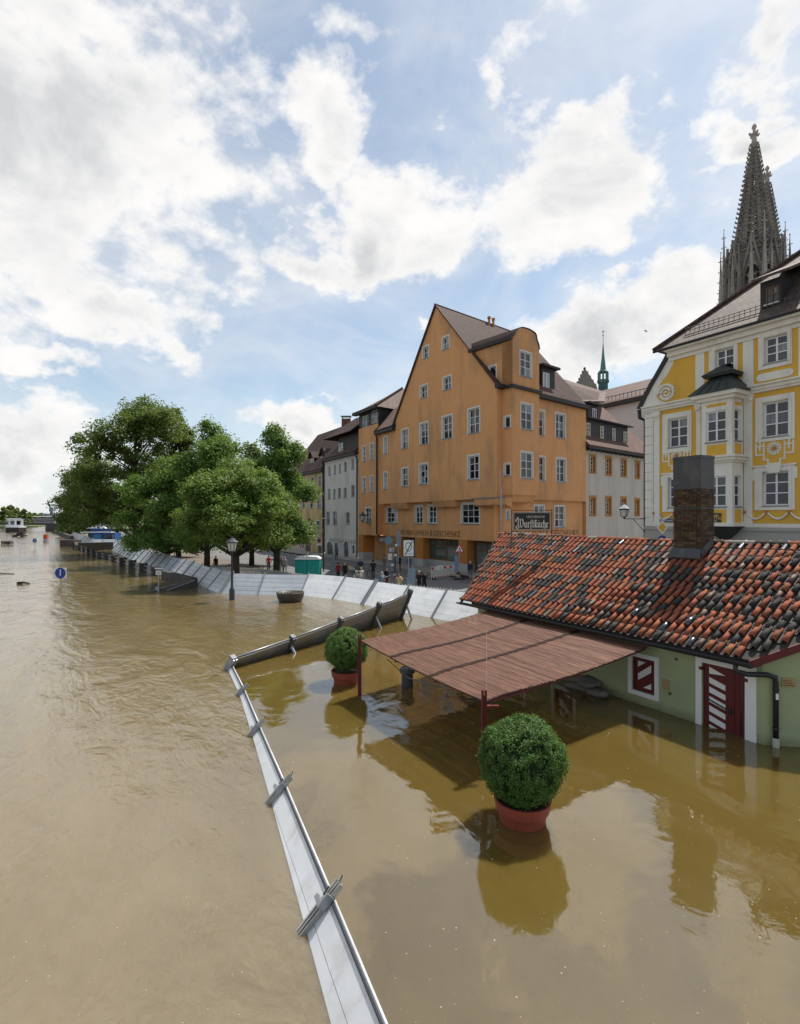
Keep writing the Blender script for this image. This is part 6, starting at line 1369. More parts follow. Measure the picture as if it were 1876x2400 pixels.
def tree(loc, h, w, z0, seed, leaf, nleaf, size, label, group=None, nl=11, trunk=.28, name='tree', clump=.8):
    t = thing(name, loc, label, 'tree', group); lobes = make_lobes(seed, h, w, z0, nl)
    V, n = crown(seed, lobes, nleaf, size, clump); me = np_mesh('crown', V, n, leaf); c = bpy.data.objects.new('crown', me); COL.objects.link(c); c.parent = t; ROOT[c] = ROOT[t]
    mb = MB(); top = (0, 0, h*.8); mb.tube([(0, 0, -.3), (.04*h*.05, 0, z0*.6), (.0, .03, z0+(h-z0)*.3), top], [trunk*1.25, trunk, trunk*.75, .06], 8)
    for (x, y, z, r, *_r) in lobes[1:]:
        b = (0, 0, max(z0*.7, z-r*1.6)); mb.tube([b, ((x)*.45, (y)*.45, (b[2]+z)/2-.1), (x*.95, y*.95, z)], [trunk*.45, trunk*.28, .03], 5)
    mb.v = [(a+loc[0], b+loc[1], c_+loc[2]) for a, b, c_ in mb.v]; obj('trunk', mb, M_bark, t); return t
def tree_px(u, vtop, vbot, Yd, wpx, seed, leaf, nleaf, size, label, **kw):
    X = (u-CX)/F*Yd; zt_ = HC+(CY-vtop)/F*Yd; zb_ = HC+(CY-vbot)/F*Yd
    return tree((X, Yd, ZS), zt_-ZS, wpx/F*Yd, max(1.8, zb_-ZS), seed, leaf, nleaf, size, label, group='trees on the quay', **kw)
tree_px(552, 1088, 1268, 38.5, 285, 11, LEAF[0], 85000, .15, 'low broad light green tree with yellowish leaves beside the teal toilet cabins', nl=30, clump=.6)
tree_px(648, 998, 1275, 46, 185, 12, LEAF[2], 52000, .19, 'slim dark green tree nearest the cream house', nl=12)
tree_px(485, 985, 1268, 50, 215, 13, LEAF[2], 48000, .20, 'rounded mid green tree between the tallest tree and the slim one', nl=12)
tree_px(392, 1075, 1278, 53, 215, 14, LEAF[2], 42000, .20, 'bright green lower tree leaning over the flood wall', nl=12)
tree_px(318, 918, 1240, 69, 300, 15, LEAF[1], 66000, .27, 'tallest dark olive tree of the quay row', nl=32, clump=1.05)
tree_px(420, 960, 1270, 76, 130, 16, LEAF[1], 22000, .34, 'dark tree crown behind the tallest one', nl=10, clump=1.2)
tree_px(210, 1065, 1226, 108, 158, 17, LEAF[1], 26000, .36, 'olive tree standing left of the tallest tree', nl=13, clump=1.5)
tree_px(275, 1160, 1212, 104, 120, 18, LEAF[2], 16000, .30, 'short bright green tree above the blue kiosk', nl=10, clump=1.2)
tree_px(178, 1140, 1254, 150, 84, 19, LEAF[3], 16000, .42, 'loose pale tree at the far end of the quay row', nl=12, clump=1.0)
tree_px(164, 1190, 1246, 190, 50, 20, LEAF[2], 10000, .5, 'small far green tree where the quay row ends', nl=9, clump=1.1)
tree_px(590, 1040, 1280, 62, 130, 21, LEAF[1], 18000, .32, 'shadowed tree at the back between the rounded and slim trees', nl=10, clump=1.2)
# far bank: trees one can still tell apart
far_src = None
for i, (u, vt, w) in enumerate(((-20, 1190, 34), (8, 1188, 30), (26, 1184, 30), (42, 1190, 26), (56, 1193, 24), (68, 1200, 18), (12, 1196, 24), (34, 1198, 24), (62, 1205, 16))):
    Yd = 345+17*(i % 4)+i*6; X = (u-CX)/F*Yd; h = HC+(CY-vt)/F*Yd-.5; wm = w/F*Yd
    lab = ('at the frame edge', 'tall round-topped', 'tallest', 'yellow green middle', 'drooping', 'last before the crane', 'front low', 'front pale', 'small outermost')[i]
    if far_src is None:
        far_src = tree((X, Yd, .5), 13, 10, 2.0, 31, LEAF[3], 5000, .95, 'x', nl=8, clump=1.3); t = far_src; t.scale = (wm/10,)*2+(h/13,)
    else: t = copy_tree(far_src); t.location = (X, Yd, .5); t.rotation_euler.z = i*1.3; t.scale = (wm/10, wm/10, h/13)
    t['label'] = 'far bank tree, '+lab+', above the moored boats'; t['group'] = 'trees on the far bank'
ORD = ['first', 'second', 'third', 'fourth', 'fifth', 'sixth', 'seventh', 'eighth', 'ninth', 'tenth', 'eleventh', 'twelfth', 'thirteenth', 'fourteenth', 'fifteenth', 'sixteenth', 'seventeenth', 'eighteenth']
for i in range(16):
    Yd = 1120+30*(i % 3); u = 64+i*4.6; X = (u-CX)/F*Yd; t = copy_tree(far_src); t.location = (X, Yd, .5); t.rotation_euler.z = i*.9; s_ = 1.5+.5*math.sin(i*2.1); t.scale = (s_*1.3, s_*1.3, s_*.75); t['label'] = 'tiny horizon tree, '+ORD[i]+' from the left in the far row behind the crane'; t['group'] = 'horizon trees'
# potted box balls -------------------------------------------------------------------------------
M_box = leafmat('box_leaves', (.040, .105, .022), (.095, .180, .032), .25); M_boxin = pm('box_dark_core', (.010, .022, .007), .95, .3, 20)
M_pot = pm('terracotta_pot', (.30, .062, .034), .7, .12, 5, .15, 40, stain=(4, (.22, .05, .03), .55, .5)); M_soil = pm('soil', (.04, .03, .02), .95)
def potted(loc, R, hz, zc, pr, label, seed):
    x, y, z = loc; t = thing('potted_bush', loc, label, 'potted bush', 'potted box balls'); rng = np.random.default_rng(seed)
    q = MB(); q.lathe([(pr*.66, -.6), (pr*.80, -.02), (pr*.86, .16), (pr*.87, .165), (pr*.94, .17), (pr*1.0, .30), (pr*1.01, .325), (pr*.93, .325), (pr*.9, .24), (pr*.02, .24)], (x, y, 0), 32); p_ = obj('pot', q, M_pot, t, smooth=False)
    for f in p_.data.polygons: f.use_smooth = True
    p_.data.set_sharp_from_angle(angle=rad(40))
    q = MB(); q.lathe([(.0, .26), (pr*.88, .26)], (x, y, 0), 20); obj('soil', q, M_soil, p_)
    n = 820; d = rng.normal(0, 1, (n, 3)); d /= np.linalg.norm(d, axis=1)[:, None]; lump = 1+.055*np.sin(d[:, 0]*6+seed)*np.sin(d[:, 2]*5+1)+.03*np.sin(d[:, 1]*9+2*seed)+rng.normal(0, .028, n)
    k = 64; Rv = np.array([R, R, hz]); C_ = np.array([0, 0, zc])
    off = rng.normal(0, 1, (n, k, 3)); off /= np.linalg.norm(off, axis=2)[..., None]; off *= rng.uniform(.2, 1, (n, k, 1))*.075
    P = C_+(d*Rv*(lump*.945)[:, None])[:, None, :]+off; Nm = d[:, None, :]*.7+off/.075*.8+np.array([0, 0, .25])
    V = leaf_quads(P.reshape(-1, 3), Nm.reshape(-1, 3), .027, rng, .6); V = V.reshape(-1, 4, 3); V = V[V[:, :, 2].min(axis=1) > .22]; me = np_mesh('foliage', V.reshape(-1, 3), len(V), M_box)
    o = bpy.data.objects.new('foliage', me); COL.objects.link(o); o.parent = t; ROOT[o] = ROOT[t]
    q = MB(); pr_ = [(R*.86*math.sin(math.pi*i/12)+.001, zc-hz*.86*math.cos(math.pi*i/12)) for i in range(13)]; q.lathe(pr_, (x, y, 0), 24); obj('dark_core', q, M_boxin, t)  # filler ball added inside; its near-black colour stands in for shade among the leaves
p = at(1225, 1920); potted((p[0], p[1], 0), .625, .60, .90, .42, 'large clipped box ball in a red pot in front of the awning', 3)
p = at(812, 1598); potted((p[0], p[1], 0), .585, .56, .92, .42, 'clipped box ball in a red pot behind the far awning post', 5)

# ================================================================ STREET AND RIVER FURNITURE
M_basin = pm('bronze_basin', (.075, .062, .052), .5, .25, 3, .2, 20, metal=.2); M_stq = pm('quay_stone', (.085, .075, .065), .95, .3, 1.5, .6, 8, stain=(1.2, (.16, .14, .115), .55, .7))
p = at(681, 1409); q = MB(); q.lathe([(.42, -.3), (.60, .0), (.72, .22), (.76, .44), (.77, .50), (.70, .50), (.66, .42), (.02, .42)], (p[0], p[1], 0), 28)
fb = obj('fountain_basin', q, M_basin, None, 'round dark bronze fountain basin half sunk before the flood wall', 'basin', loc=(p[0], p[1], 0), smooth=True)
q = MB(); rr_ = random.Random(3)
for k in range(30): a, r = rr_.uniform(0, 6.3), rr_.uniform(.05, .6); q.box(p[0]+r*math.cos(a)-.03, p[0]+r*math.cos(a)+.03, p[1]+r*math.sin(a)-.02, p[1]+r*math.sin(a)+.02, .42, .455)
obj('litter', q, M_stq, fb, kind='stuff')
# lamp post
p = at(544, 1406); lt = thing('street_lamp', p, 'dark lamp post with glass lantern standing in the river before the wall', 'street lamp')
q = MB(); q.lathe([(.16, -1), (.16, .55), (.12, .62), (.075, .7), (.065, 1.6), (.055, 2.55), (.09, 2.6), (.04, 2.7)], (p[0], p[1], 0), 10); obj('pole', q, M_lam, lt, smooth=True)
a_, g_ = lantern_head((p[0], p[1], 2.72), .86, 8); obj('housing', a_, M_lam, lt); obj('glass', g_, M_lgl, lt)
q = MB(); q.lathe([(.07, -.04), (.09, 0), (.05, .12), (.0, .14)], (p[0], p[1], 2.95), 8); obj('bulb', q, M_white, lt)
# bollard
p = at(955, 1607); q = MB(); q.lathe([(.155, -.6), (.155, .33), (.17, .335), (.205, .36), (.21, .42), (.195, .47), (.15, .5), (.14, .485), (.0, .485)], (p[0], p[1], 0), 24); bo = obj('bollard', q, M_dark, None, 'black round capped bollard in the water beneath the awning edge', 'bollard', loc=(p[0], p[1], 0)); bo.data.polygons.foreach_set('use_smooth', [True]*len(bo.data.polygons)); bo.data.set_sharp_from_angle(angle=rad(35))
# sandbags by the tavern wall
M_bag = pm('sandbag_cloth', (.20, .19, .165), .95, .2, 8, .5, 60)
def bag(c, rz, ln, wd, ht, tilt, label):
    mb = MB(); n, m = 12, 8
    for i in range(n+1):
        f = i/n; sx_ = (math.sin(math.pi*(.06+.88*f)))**.45; xx = (f-.5)*ln
        for j in range(m):
            a = 2*math.pi*j/m; rr2 = 1+.10*math.sin(3*a+i)*math.sin(i*1.3); mb.v.append((xx, wd/2*sx_*math.cos(a)*rr2, ht/2*sx_*math.sin(a)*rr2-.02*math.sin(f*9)))
    for i in range(n):
        for j in range(m): a = i*m+j; b = i*m+(j+1) % m; mb.f.append([a, b, b+m, a+m]); mb.m.append(0)
    mb.f += [list(range(m))[::-1], list(range(n*m, n*m+m))]; mb.m += [0, 0]
    M = Matrix.Translation(c) @ Matrix.Rotation(rz, 4, 'Z') @ Matrix.Rotation(tilt, 4, 'Y'); mb.v = [tuple(M @ Vector(v)) for v in mb.v]
    obj('sandbag', mb, M_bag, None, label, 'sandbag', 'sandbags by the tavern wall', loc=tuple(c), smooth=True)
sb, _ = FW.px(c1(720, 1050)); bp = lambda s, n, z: Vector(FW.P(s, z, n)); ea = math.atan2(E[1], E[0])
bag(bp(sb+.25, .25, .05), ea+.1, .85, .5, .24, .05, 'flattened grey sandbag, lower left of the pile at the green wall'); bag(bp(sb-.32, .28, .04), ea-.4, .8, .5, .24, .25, 'grey sandbag slumping towards the door, right of the pile'); bag(bp(sb+.1, .2, .24), ea+.05, .85, .5, .22, .02, 'grey sandbag lying on top of the pile at the green wall'); bag(bp(sb-.02, .34, .20), ea-.2, .6, .42, .2, .2, 'small grey sandbag at the front of the pile')
# stone quay parapet posts with rails, and stair walls
def stone(pts, z0s, z1s, w, label, name='stone_wall'):
    mb = MB(); P = [Vector(p) for p in pts]
    for i in range(len(P)-1):
        d = (P[i+1]-P[i]).normalized(); n = Vector((d.y, -d.x))*w/2
        A = [(q.x, q.y, -.8) for q in (P[i]-n, P[i+1]-n, P[i+1]+n, P[i]+n)]; zt = (z1s[i], z1s[i+1], z1s[i+1], z1s[i]); mb.hexa(A+[(a[0], a[1], z) for a, z in zip(A, zt)])
    return obj(name, mb, M_stq, None, label, 'stone wall', loc=(pts[0][0], pts[0][1], 0))
sw_ = thing('stair_wall', (-14, 35.7, 0), 'dark stone stair wall with sloping flank standing out of the river', 'stone wall')
def stone_part(nm, pts, z1s, w):
    o = stone(pts, None, z1s, w, None, nm); o.pop('category', None); o.parent = sw_; o.location = Vector(o.location)-Vector((-14, 35.7, 0))
stone_part('long_wall', [(-17.9, 40.5), (-13.85, 35.9)], [.62, .58], .45); stone_part('flank', [(-13.62, 35.35), (-15.6, 33.0)], [.56, .05], .5)
q = MB(); q.tube([(-13.5, 35.0, .5), (-14.7, 33.6, .05)], .03, 6); obj('handrail', q, M_steel, sw_)
N_ = 11; pa_, pb_ = Vector((-19.6, 42.8)), Vector((-46.5, 77.5)); rail_root = thing('quay_parapet', (pa_.x, pa_.y, 0), 'row of squat stone posts linked by thin rails along the drowned quay', 'parapet')
for k in range(N_):
    c = pa_.lerp(pb_, k/(N_-1)); q = MB(); d = (pb_-pa_).normalized(); n = Vector((d.y, -d.x)); r_ = .30; P = [c+d*a*r_*.8+n*b*r_ for a, b in ((-1, -1), (1, -1), (1, 1), (-1, 1))]
    q.hexa([(v.x, v.y, -.6) for v in P]+[(v.x, v.y, .62) for v in P]); P2 = [c+(v-c)*1.12 for v in P]; q.hexa([(v.x, v.y, .622) for v in P2]+[(v.x, v.y, .72) for v in P2]); obj('stone_post', q, M_stq, rail_root)
    if k < N_-1:
        c2_ = pa_.lerp(pb_, (k+1)/(N_-1)); q = MB()
        for z in (.18, .55): q.tube([(c.x, c.y, z), (c2_.x, c2_.y, z)], .028, 5)
        for t_ in (.33, .66): m_ = c.lerp(c2_, t_); q.tube([(m_.x, m_.y, -.3), (m_.x, m_.y, .56)], .028, 5)
        obj('rail', q, M_steel, rail_root)
stone([(-47.2, 78.2), (-43.6, 81)], None, [1.1, 1.1], .6, 'dark stone wall piece at the far end of the stone posts'); stone([(-54.3, 89.4), (-47.6, 79)], None, [.75, .75], .6, 'low dark wall linking the landing block to the stone posts'); stone([(-57, 90.5), (-54.2, 89.6)], None, [1.1, 1.1], 1.6, 'low stone landing block beside the white barrier bend')
stone([(-73.6, 119.7), (-95, 150), (-117, 181)], None, [.9, .9, .9], .7, 'far dark quay wall below the striped barrier'); stone([(-128, 200), (-137, 216)], None, [3.0, 3.0], 4, 'tall stone pier at the footbridge end')
# small notice post
p = at(372, 1387); nt_ = thing('notice_post', p, 'small white notice board on a thin post by the stair wall', 'sign'); q = MB(); q.tube([(p[0], p[1], -.5), (p[0], p[1], 1.75)], .035, 6); q.box(p[0]-.16, p[0]+.05, p[1]-.1, p[1]+.1, 0, .3); obj('post', q, M_steel, nt_)
for (z0, z1, w) in ((1.05, 1.32, .34), (1.42, 1.5, .5)): q = MB(); q.box(p[0]-w*.45, p[0]+w*.55, p[1]-.06, p[1]-.04, z0, z1); obj('board', q, M_white, nt_)
for k in range(3): q = MB(); q.box(p[0]-.1, p[0]+.14, p[1]-.064, p[1]-.061, 1.1+k*.07, 1.125+k*.07); obj('lettering', q, M_dark, nt_)
# numbered river signs
M_blue = pm('sign_blue', (.012, .045, .26), .35, .05); M_swh = pm('sign_white', (.74, .74, .73), .5, .04)
def disc(cx, cy, cz, r, y0, y1, n=28):
    q = MB(); q.prism([(cx+r*math.cos(2*math.pi*k/n), cz+r*math.sin(2*math.pi*k/n)) for k in range(n)], lambda a, b, c: (a, c, b), y0, y1); return q
def mooring(u, vb, vc, num, label):
    p = at(u, vb); zc_ = HC-(vc-CY)/F*p[1]; t = thing('mooring_sign', p, label, 'sign', 'numbered signs in the river'); q = MB(); q.tube([(p[0], p[1], -1), (p[0], p[1], zc_+.3)], .035, 8); obj('pole', q, M_steel, t)
    q = MB(); q.box(p[0]-.36, p[0]+.36, p[1]-.06, p[1]-.04, zc_-.33, zc_+.33); b_ = obj('backing', q, M_swh, t); obj('disc', disc(p[0], p[1], zc_, .335, p[1]-.066, p[1]-.062), M_blue, t)
    put_text('number', num, .56, Fr(p[0], p[1], 1, 0, 1), 0, zc_, .07, M_swh, t, right=1)
mooring(143, 1388, 1343, '1', 'round blue sign with white number 1 on a post in the river'); mooring(82, 1284, 1267, '3', 'small far blue sign with white number 3 on a post')
p = at(107.5, 1268); q = MB(); t = thing('marker_post', p, 'orange and grey box marker standing in the river', 'marker'); q.box(p[0]-.36, p[0]+.36, p[1]-.3, p[1]+.3, .5, 1.4); obj('head', q, pm('signal_orange', (.55, .09, .02), .6), t); q = MB(); q.box(p[0]-.34, p[0]+.34, p[1]-.3, p[1]+.3, -1, .495); obj('stem', q, M_steel, t)
# driftwood
M_drift = pm('wet_wood', (.055, .042, .03), .9, .3, 5)
def drift(u, v, segs, label):
    p = at(u, v); q = MB()
    for (a, b, r) in segs: q.tube([(p[0]+a[0], p[1]+a[1], a[2]), (p[0]+(a[0]+b[0])/2+.05, p[1]+(a[1]+b[1])/2, (a[2]+b[2])/2+.06), (p[0]+b[0], p[1]+b[1], b[2])], [r, r*.8, r*.4], 6)
    obj('driftwood', q, M_drift, None, label, 'driftwood', 'driftwood in the river', loc=p)
drift(46, 1258, [((-1.6, 0, .1), (1.4, .3, .9), .35), ((-1.2, 0, .1), (-.2, .4, 1.2), .3), ((.3, 0, .2), (1.9, .2, .25), .3), ((-.2, .2, .8), (1.3, .1, 1.3), .22), ((-1.9, 0, .2), (.2, 0, .7), .22)], 'tangle of dark branches drifting near the moored boats')
drift(54, 1369, [((-.4, 0, .05), (.4, .1, .03), .10), ((-.36, -.03, .1), (.3, .0, .07), .06)], 'short dark log drifting left of the number 1 sign'); drift(3, 1346, [((-1.2, 0, .0), (1.0, .1, .02), .06), ((-1.2, .2, .0), (-.3, .1, .8), .05)], 'thin branch poking up at the frame edge')
p = at(17, 1277); q = MB(); t = thing('floating_crate', p, 'dark slatted crate floating at the far left', 'crate')
for k in range(4): q = MB(); q.box(p[0]-.75, p[0]+.75, p[1]-.5, p[1]+.5, .08+k*.16, .19+k*.16); obj('slat', q, M_drift, t)
for sx_ in (-.68, .6): q = MB(); q.box(p[0]+sx_, p[0]+sx_+.09, p[1]-.55, p[1]-.505, 0, .75); obj('post', q, M_drift, t)
# boats, footbridge, crane
M_hull = pm('dark_hull', (.03, .025, .028), .6, .2, 1); M_cab = pm('boat_white', (.72, .73, .74), .5, .08, 1)
def boat(px, py, ln, wd, rz, label, cab):
    t = thing('river_boat', (px, py, 0), label, 'boat', 'moored boats'); M = Matrix.Translation((px, py, 0)) @ Matrix.Rotation(rz, 4, 'Z')
    def put(nm, mb, m): mb.v = [tuple(M @ Vector(v)) for v in mb.v]; return obj(nm, mb, m, t)
    q = MB(); out = [(-ln/2, -wd*.42), (ln*.36, -wd/2), (ln/2, -wd*.1), (ln/2, wd*.1), (ln*.36, wd/2), (-ln/2, wd*.42)]; q.prism(out, lambda a, b, c: (a, b, c), -.5, 1.6); put('hull', q, M_hull)
    q = MB(); q.prism([(a*1.005, b*1.03) for a, b in out], lambda a, b, c: (a, b, c), 1.605, 1.85); put('deck_rail', q, M_cab)
    for (a, b, z1) in cab:
        q = MB(); q.box(a, b, -wd*.36, wd*.36, 1.855, z1); cb = put('cabin', q, M_cab); q = MB(); q.box(a-.4, b+.4, -wd*.42, wd*.42, z1+.003, z1+.2); put('roof', q, M_cab)
        nw = max(2, int((b-a)/2.2))
        for k in range(nw): q = MB(); x0 = a+.5+k*(b-a-1)/nw; q.box(x0, x0+(b-a-1)/nw*.62, -wd*.36-.03, -wd*.36-.005, 2.6, z1-.5); put('window', q, M_gl)
        for k in range(2): q = MB(); y0 = -wd*.28+k*wd*.3; q.box(b+.005, b+.03, y0, y0+wd*.2, 2.6, z1-.5); put('window', q, M_gl)
    return t
ra = math.atan2(-E[1], -E[0])+.12
boat(-148, 205, 24, 6.2, ra, 'white cabin boat with dark hull moored at the far left', [(-2, 9, 4.6), (-10, -3, 4.0)]); boat(-157, 192, 18, 5.5, ra+.1, 'white boat cut off by the left picture edge', [(-6, 6, 4.4)]); boat(-190, 262, 34, 6.5, ra, 'long white passenger boat behind the moored cabin boat', [(-12, 12, 5.0)])
q = MB(); fbz = thing('footbridge', (-150, 228, 0), 'low dark footbridge across the far arm of the river', 'bridge'); q.hexa([(-175, 232, 2.3), (-139, 216, 2.3), (-138, 219, 2.3), (-174, 235, 2.3), (-175, 232, 3.1), (-139, 216, 3.1), (-138, 219, 3.1), (-174, 235, 3.1)]); obj('deck', q, M_hull, fbz)
q = MB(); q.box(-143.5, -139.5, 215.8, 219, -1, 2.295); obj('pier', q, M_stq, fbz); q = MB(); q.tube([(-175, 232, 4.2), (-139, 216, 4.2)], .07, 4)
for k in range(14): a = Vector((-175, 232, 3.1)).lerp(Vector((-139, 216, 3.1)), k/13); q.tube([a, a+Vector((0, 0, 1.1))], .05, 4)
obj('railing', q, M_hull, fbz)
q = MB(); q.prism([(-178, 268), (-166, 262), (-158, 270), (-170, 278)], lambda a, b, c: (a, b, c), -.5, 2.0); obj('barge', q, M_hull, None, 'dark low barge seen through the footbridge', 'boat', loc=(-168, 268, 0))
def far_box(u0, u1, v0, v1, Yd, dp, m, name, label, cat):
    X0, X1 = (u0-CX)/F*Yd, (u1-CX)/F*Yd; z0, z1 = HC+(CY-v1)/F*Yd, HC+(CY-v0)/F*Yd; q = MB(); q.box(X0, X1, Yd, Yd+dp, min(z0, .4), z1); t = thing(name, ((X0+X1)/2, Yd, 0), label, cat); obj('wall', q, m, t)
    q = MB(); q.hexa([(X0-1, Yd-1, z1), (X1+1, Yd-1, z1), (X1+1, Yd+dp+1, z1), (X0-1, Yd+dp+1, z1), (X0-1, Yd+dp*.45, z1+(z1-z0)*.3), (X1+1, Yd+dp*.45, z1+(z1-z0)*.3), (X1+1, Yd+dp*.55, z1+(z1-z0)*.3), (X0-1, Yd+dp*.55, z1+(z1-z0)*.3)]); obj('roof', q, m, t)
    n = max(2, int((X1-X0)/9))
    for k in range(n): q = MB(); x0 = X0+(X1-X0)*(k+.25)/n; q.box(x0, x0+(X1-X0)*.5/n, Yd-.3, Yd-.05, z0+(z1-z0)*.45, z0+(z1-z0)*.75); obj('window', q, M_gl, t)
M_farb = pm('distant_render', (.34, .37, .42), .9, .1, .02); M_farc = pm('distant_brown', (.25, .23, .23), .9, .1, .02)
far_box(73, 128, 1211, 1217, 700, 20, M_farc, 'shed', 'long low brownish shed on the horizon below the crane', 'shed'); far_box(100, 126, 1204, 1213, 900, 30, M_farb, 'warehouse', 'blue grey warehouse behind the crane', 'warehouse')
Yk = 800; kx = lambda u: (u-CX)/F*Yk; kz = lambda v: HC+(CY-v)/F*Yk; cr_ = thing('harbour_crane', (kx(120), Yk, 0), 'blue grey harbour crane with raised jib on the horizon', 'crane'); M_crn = pm('crane_grey', (.22, .27, .33), .7)
q = MB()
for du in (-3.5, 3.5): q.tube([(kx(121+du), Yk, 0), (kx(121+du*.5), Yk, kz(1199))], 1.2, 4)
q.tube([(kx(117.5), Yk, 12), (kx(124.5), Yk, 12)], 1., 4); obj('portal', q, M_crn, cr_); q = MB(); q.box(kx(118), kx(126), Yk-3, Yk+3, kz(1199), kz(1191)); obj('cab', q, M_crn, cr_)
q = MB(); q.tube([(kx(119), Yk, kz(1196)), (kx(111.5), Yk, kz(1174))], 1.1, 4); q.tube([(kx(122), Yk, kz(1192)), (kx(111.5), Yk, kz(1174))], .5, 4); q.tube([(kx(122), Yk, kz(1192)), (kx(122.5), Yk, kz(1189))], 1.4, 4)
for k in range(8): f = k/8; q.tube([(kx(119-7.5*f), Yk, kz(1196-22*f)), (kx(121.5-9.5*f), Yk, kz(1192.5-18*f))], .5, 4)
obj('jib', q, M_crn, cr_)
# foam flecks on the still water
mb = MB(); rg = random.Random(5)
for k in range(520):
    u, v = rg.uniform(620, 1900), rg.uniform(1640, 2420); p = at(u, v)
    if p[0] < -.1-.379*(p[1]-4.5) or (p[0]-CW[0])*PV[0]+(p[1]-CW[1])*PV[1] > -.1: continue
    r = rg.choice((.003, .003, .004, .004, .005, .006, .009))*rg.uniform(.7, 1.2)*(1 if p[1] < 9 else 1.3); n = 6; a0 = rg.uniform(0, 1)
    ring = [(p[0]+r*math.cos(a0+2*math.pi*i/n)*rg.uniform(.6, 1.2), p[1]+r*math.sin(a0+2*math.pi*i/n)*rg.uniform(.6, 1.2)) for i in range(n)]; mb.add([(x, y, .002) for x, y in ring]+[(p[0], p[1], .006)], [(i, (i+1) % n, n) for i in range(n)])
for k in range(90):
    u, v = rg.uniform(0, 800), rg.uniform(1700, 2420); p = at(u, v)
    if p[0] > -.9-.379*(p[1]-4.5): continue
    r = rg.choice((.003, .004, .005)); mb.add([(p[0]+r*math.cos(2*math.pi*i/6), p[1]+r*math.sin(2*math.pi*i/6), .004) for i in range(6)], [tuple(range(6))])
obj('foam_flecks', mb, pm('foam', (.50, .47, .38), .8), None, 'pale foam flecks scattered over the still brown water', 'foam', kind='stuff')
# kiosk
pk = Vector((-54.6, 98)); kk = thing('kiosk', (pk.x, pk.y, ZS), 'blue kiosk with white pavilion roof under the trees', 'kiosk'); M_kb = pm('kiosk_blue', (.015, .09, .30), .5, .1)
q = MB(); q.box(pk.x-2.3, pk.x+.2, pk.y, pk.y+3.0, ZS, 2.9); kb = obj('hut', q, M_kb, kk); q = MB(); q.hexa([(pk.x-2.8, pk.y-.5, 2.9), (pk.x+.7, pk.y-.5, 2.9), (pk.x+.7, pk.y+3.5, 2.9), (pk.x-2.8, pk.y+3.5, 2.9), (pk.x-1.3, pk.y+1.5, 3.8), (pk.x-.9, pk.y+1.5, 3.8), (pk.x-.9, pk.y+1.9, 3.8), (pk.x-1.3, pk.y+1.9, 3.8)]); obj('roof', q, M_cab, kk)
q = MB(); q.box(pk.x-3.2, pk.x+2.4, pk.y-1.6, pk.y-.65, 2.15, 2.3); obj('canopy', q, M_swh, kk); q = MB(); q.box(pk.x-1.6, pk.x-.3, pk.y-.05, pk.y-.01, .4, 1.8); obj('hatch', q, pm('kiosk_light_blue', (.06, .30, .55), .5), kk)
q = MB(); q.box(pk.x+.22, pk.x+2.3, pk.y-.2, pk.y+2, ZS, 2.1); obj('counter', q, M_kb, kk)
for k in range(4): q = MB(); x0 = pk.x+.4+k*.48; q.box(x0, x0+.36, pk.y-.24, pk.y-.205, .2, 1.8); obj('pane', q, M_gl, kk)

# portable toilets ------------------------------------------------------------------------------
M_teal = pm('teal_plastic', (.0, .30, .26), .45, .06, 2); M_roofw = pm('white_plastic', (.76, .77, .78), .5, .05, 2)
tz = ZS+2.02
for i, (u0, u1) in enumerate(((691.5, 719.6), (720.4, 749))):
    Yd = 45; x0, x1 = (u0-CX)/F*Yd, (u1-CX)/F*Yd; t = thing('portable_toilet', ((x0+x1)/2, Yd, ZS), ('teal portable toilet with white roof, the one nearer the light tree', 'teal portable toilet with white roof, the one nearer the shop row')[i], 'toilet cabin', 'portable toilets')
    q = MB(); q.box(x0, x1, Yd, Yd+1.1, ZS+.1, tz); obj('cabin', q, M_teal, t); q = MB()
    out = [(x0-.03, tz+.005), (x1+.03, tz+.005), (x1+.03, tz+.1), (x1-.25 if i else x1+.03, tz+.26 if i else tz+.30), (x0+.25 if not i else x0-.03, tz+.26 if not i else tz+.30), (x0-.03, tz+.1)]
    q.prism(out, lambda a, b, c: (a, c, b), Yd-.06, Yd+1.16); obj('roof', q, M_roofw, t)
    for k in range(3): q = MB(); xx = x0+(x1-x0)*(k+.15)/3; q.box(xx, xx+(x1-x0)*.22, Yd-.025, Yd-.002, ZS+.3, tz-.2); obj('door_panel', q, M_teal, t)
    q = MB(); q.box(x0-.02, x1+.02, Yd-.03, Yd+1.12, tz-.07, tz); obj('rim', q, pm('dark_teal', (.0, .16, .14), .5), t)
    if i == 0: q = MB(); q.lathe([(.06, 0), (.06, .2), (.1, .2), (.1, .3), (.0, .32)], (x1-.05, Yd+.5, tz+.28), 8); obj('vent', q, M_steel, t)
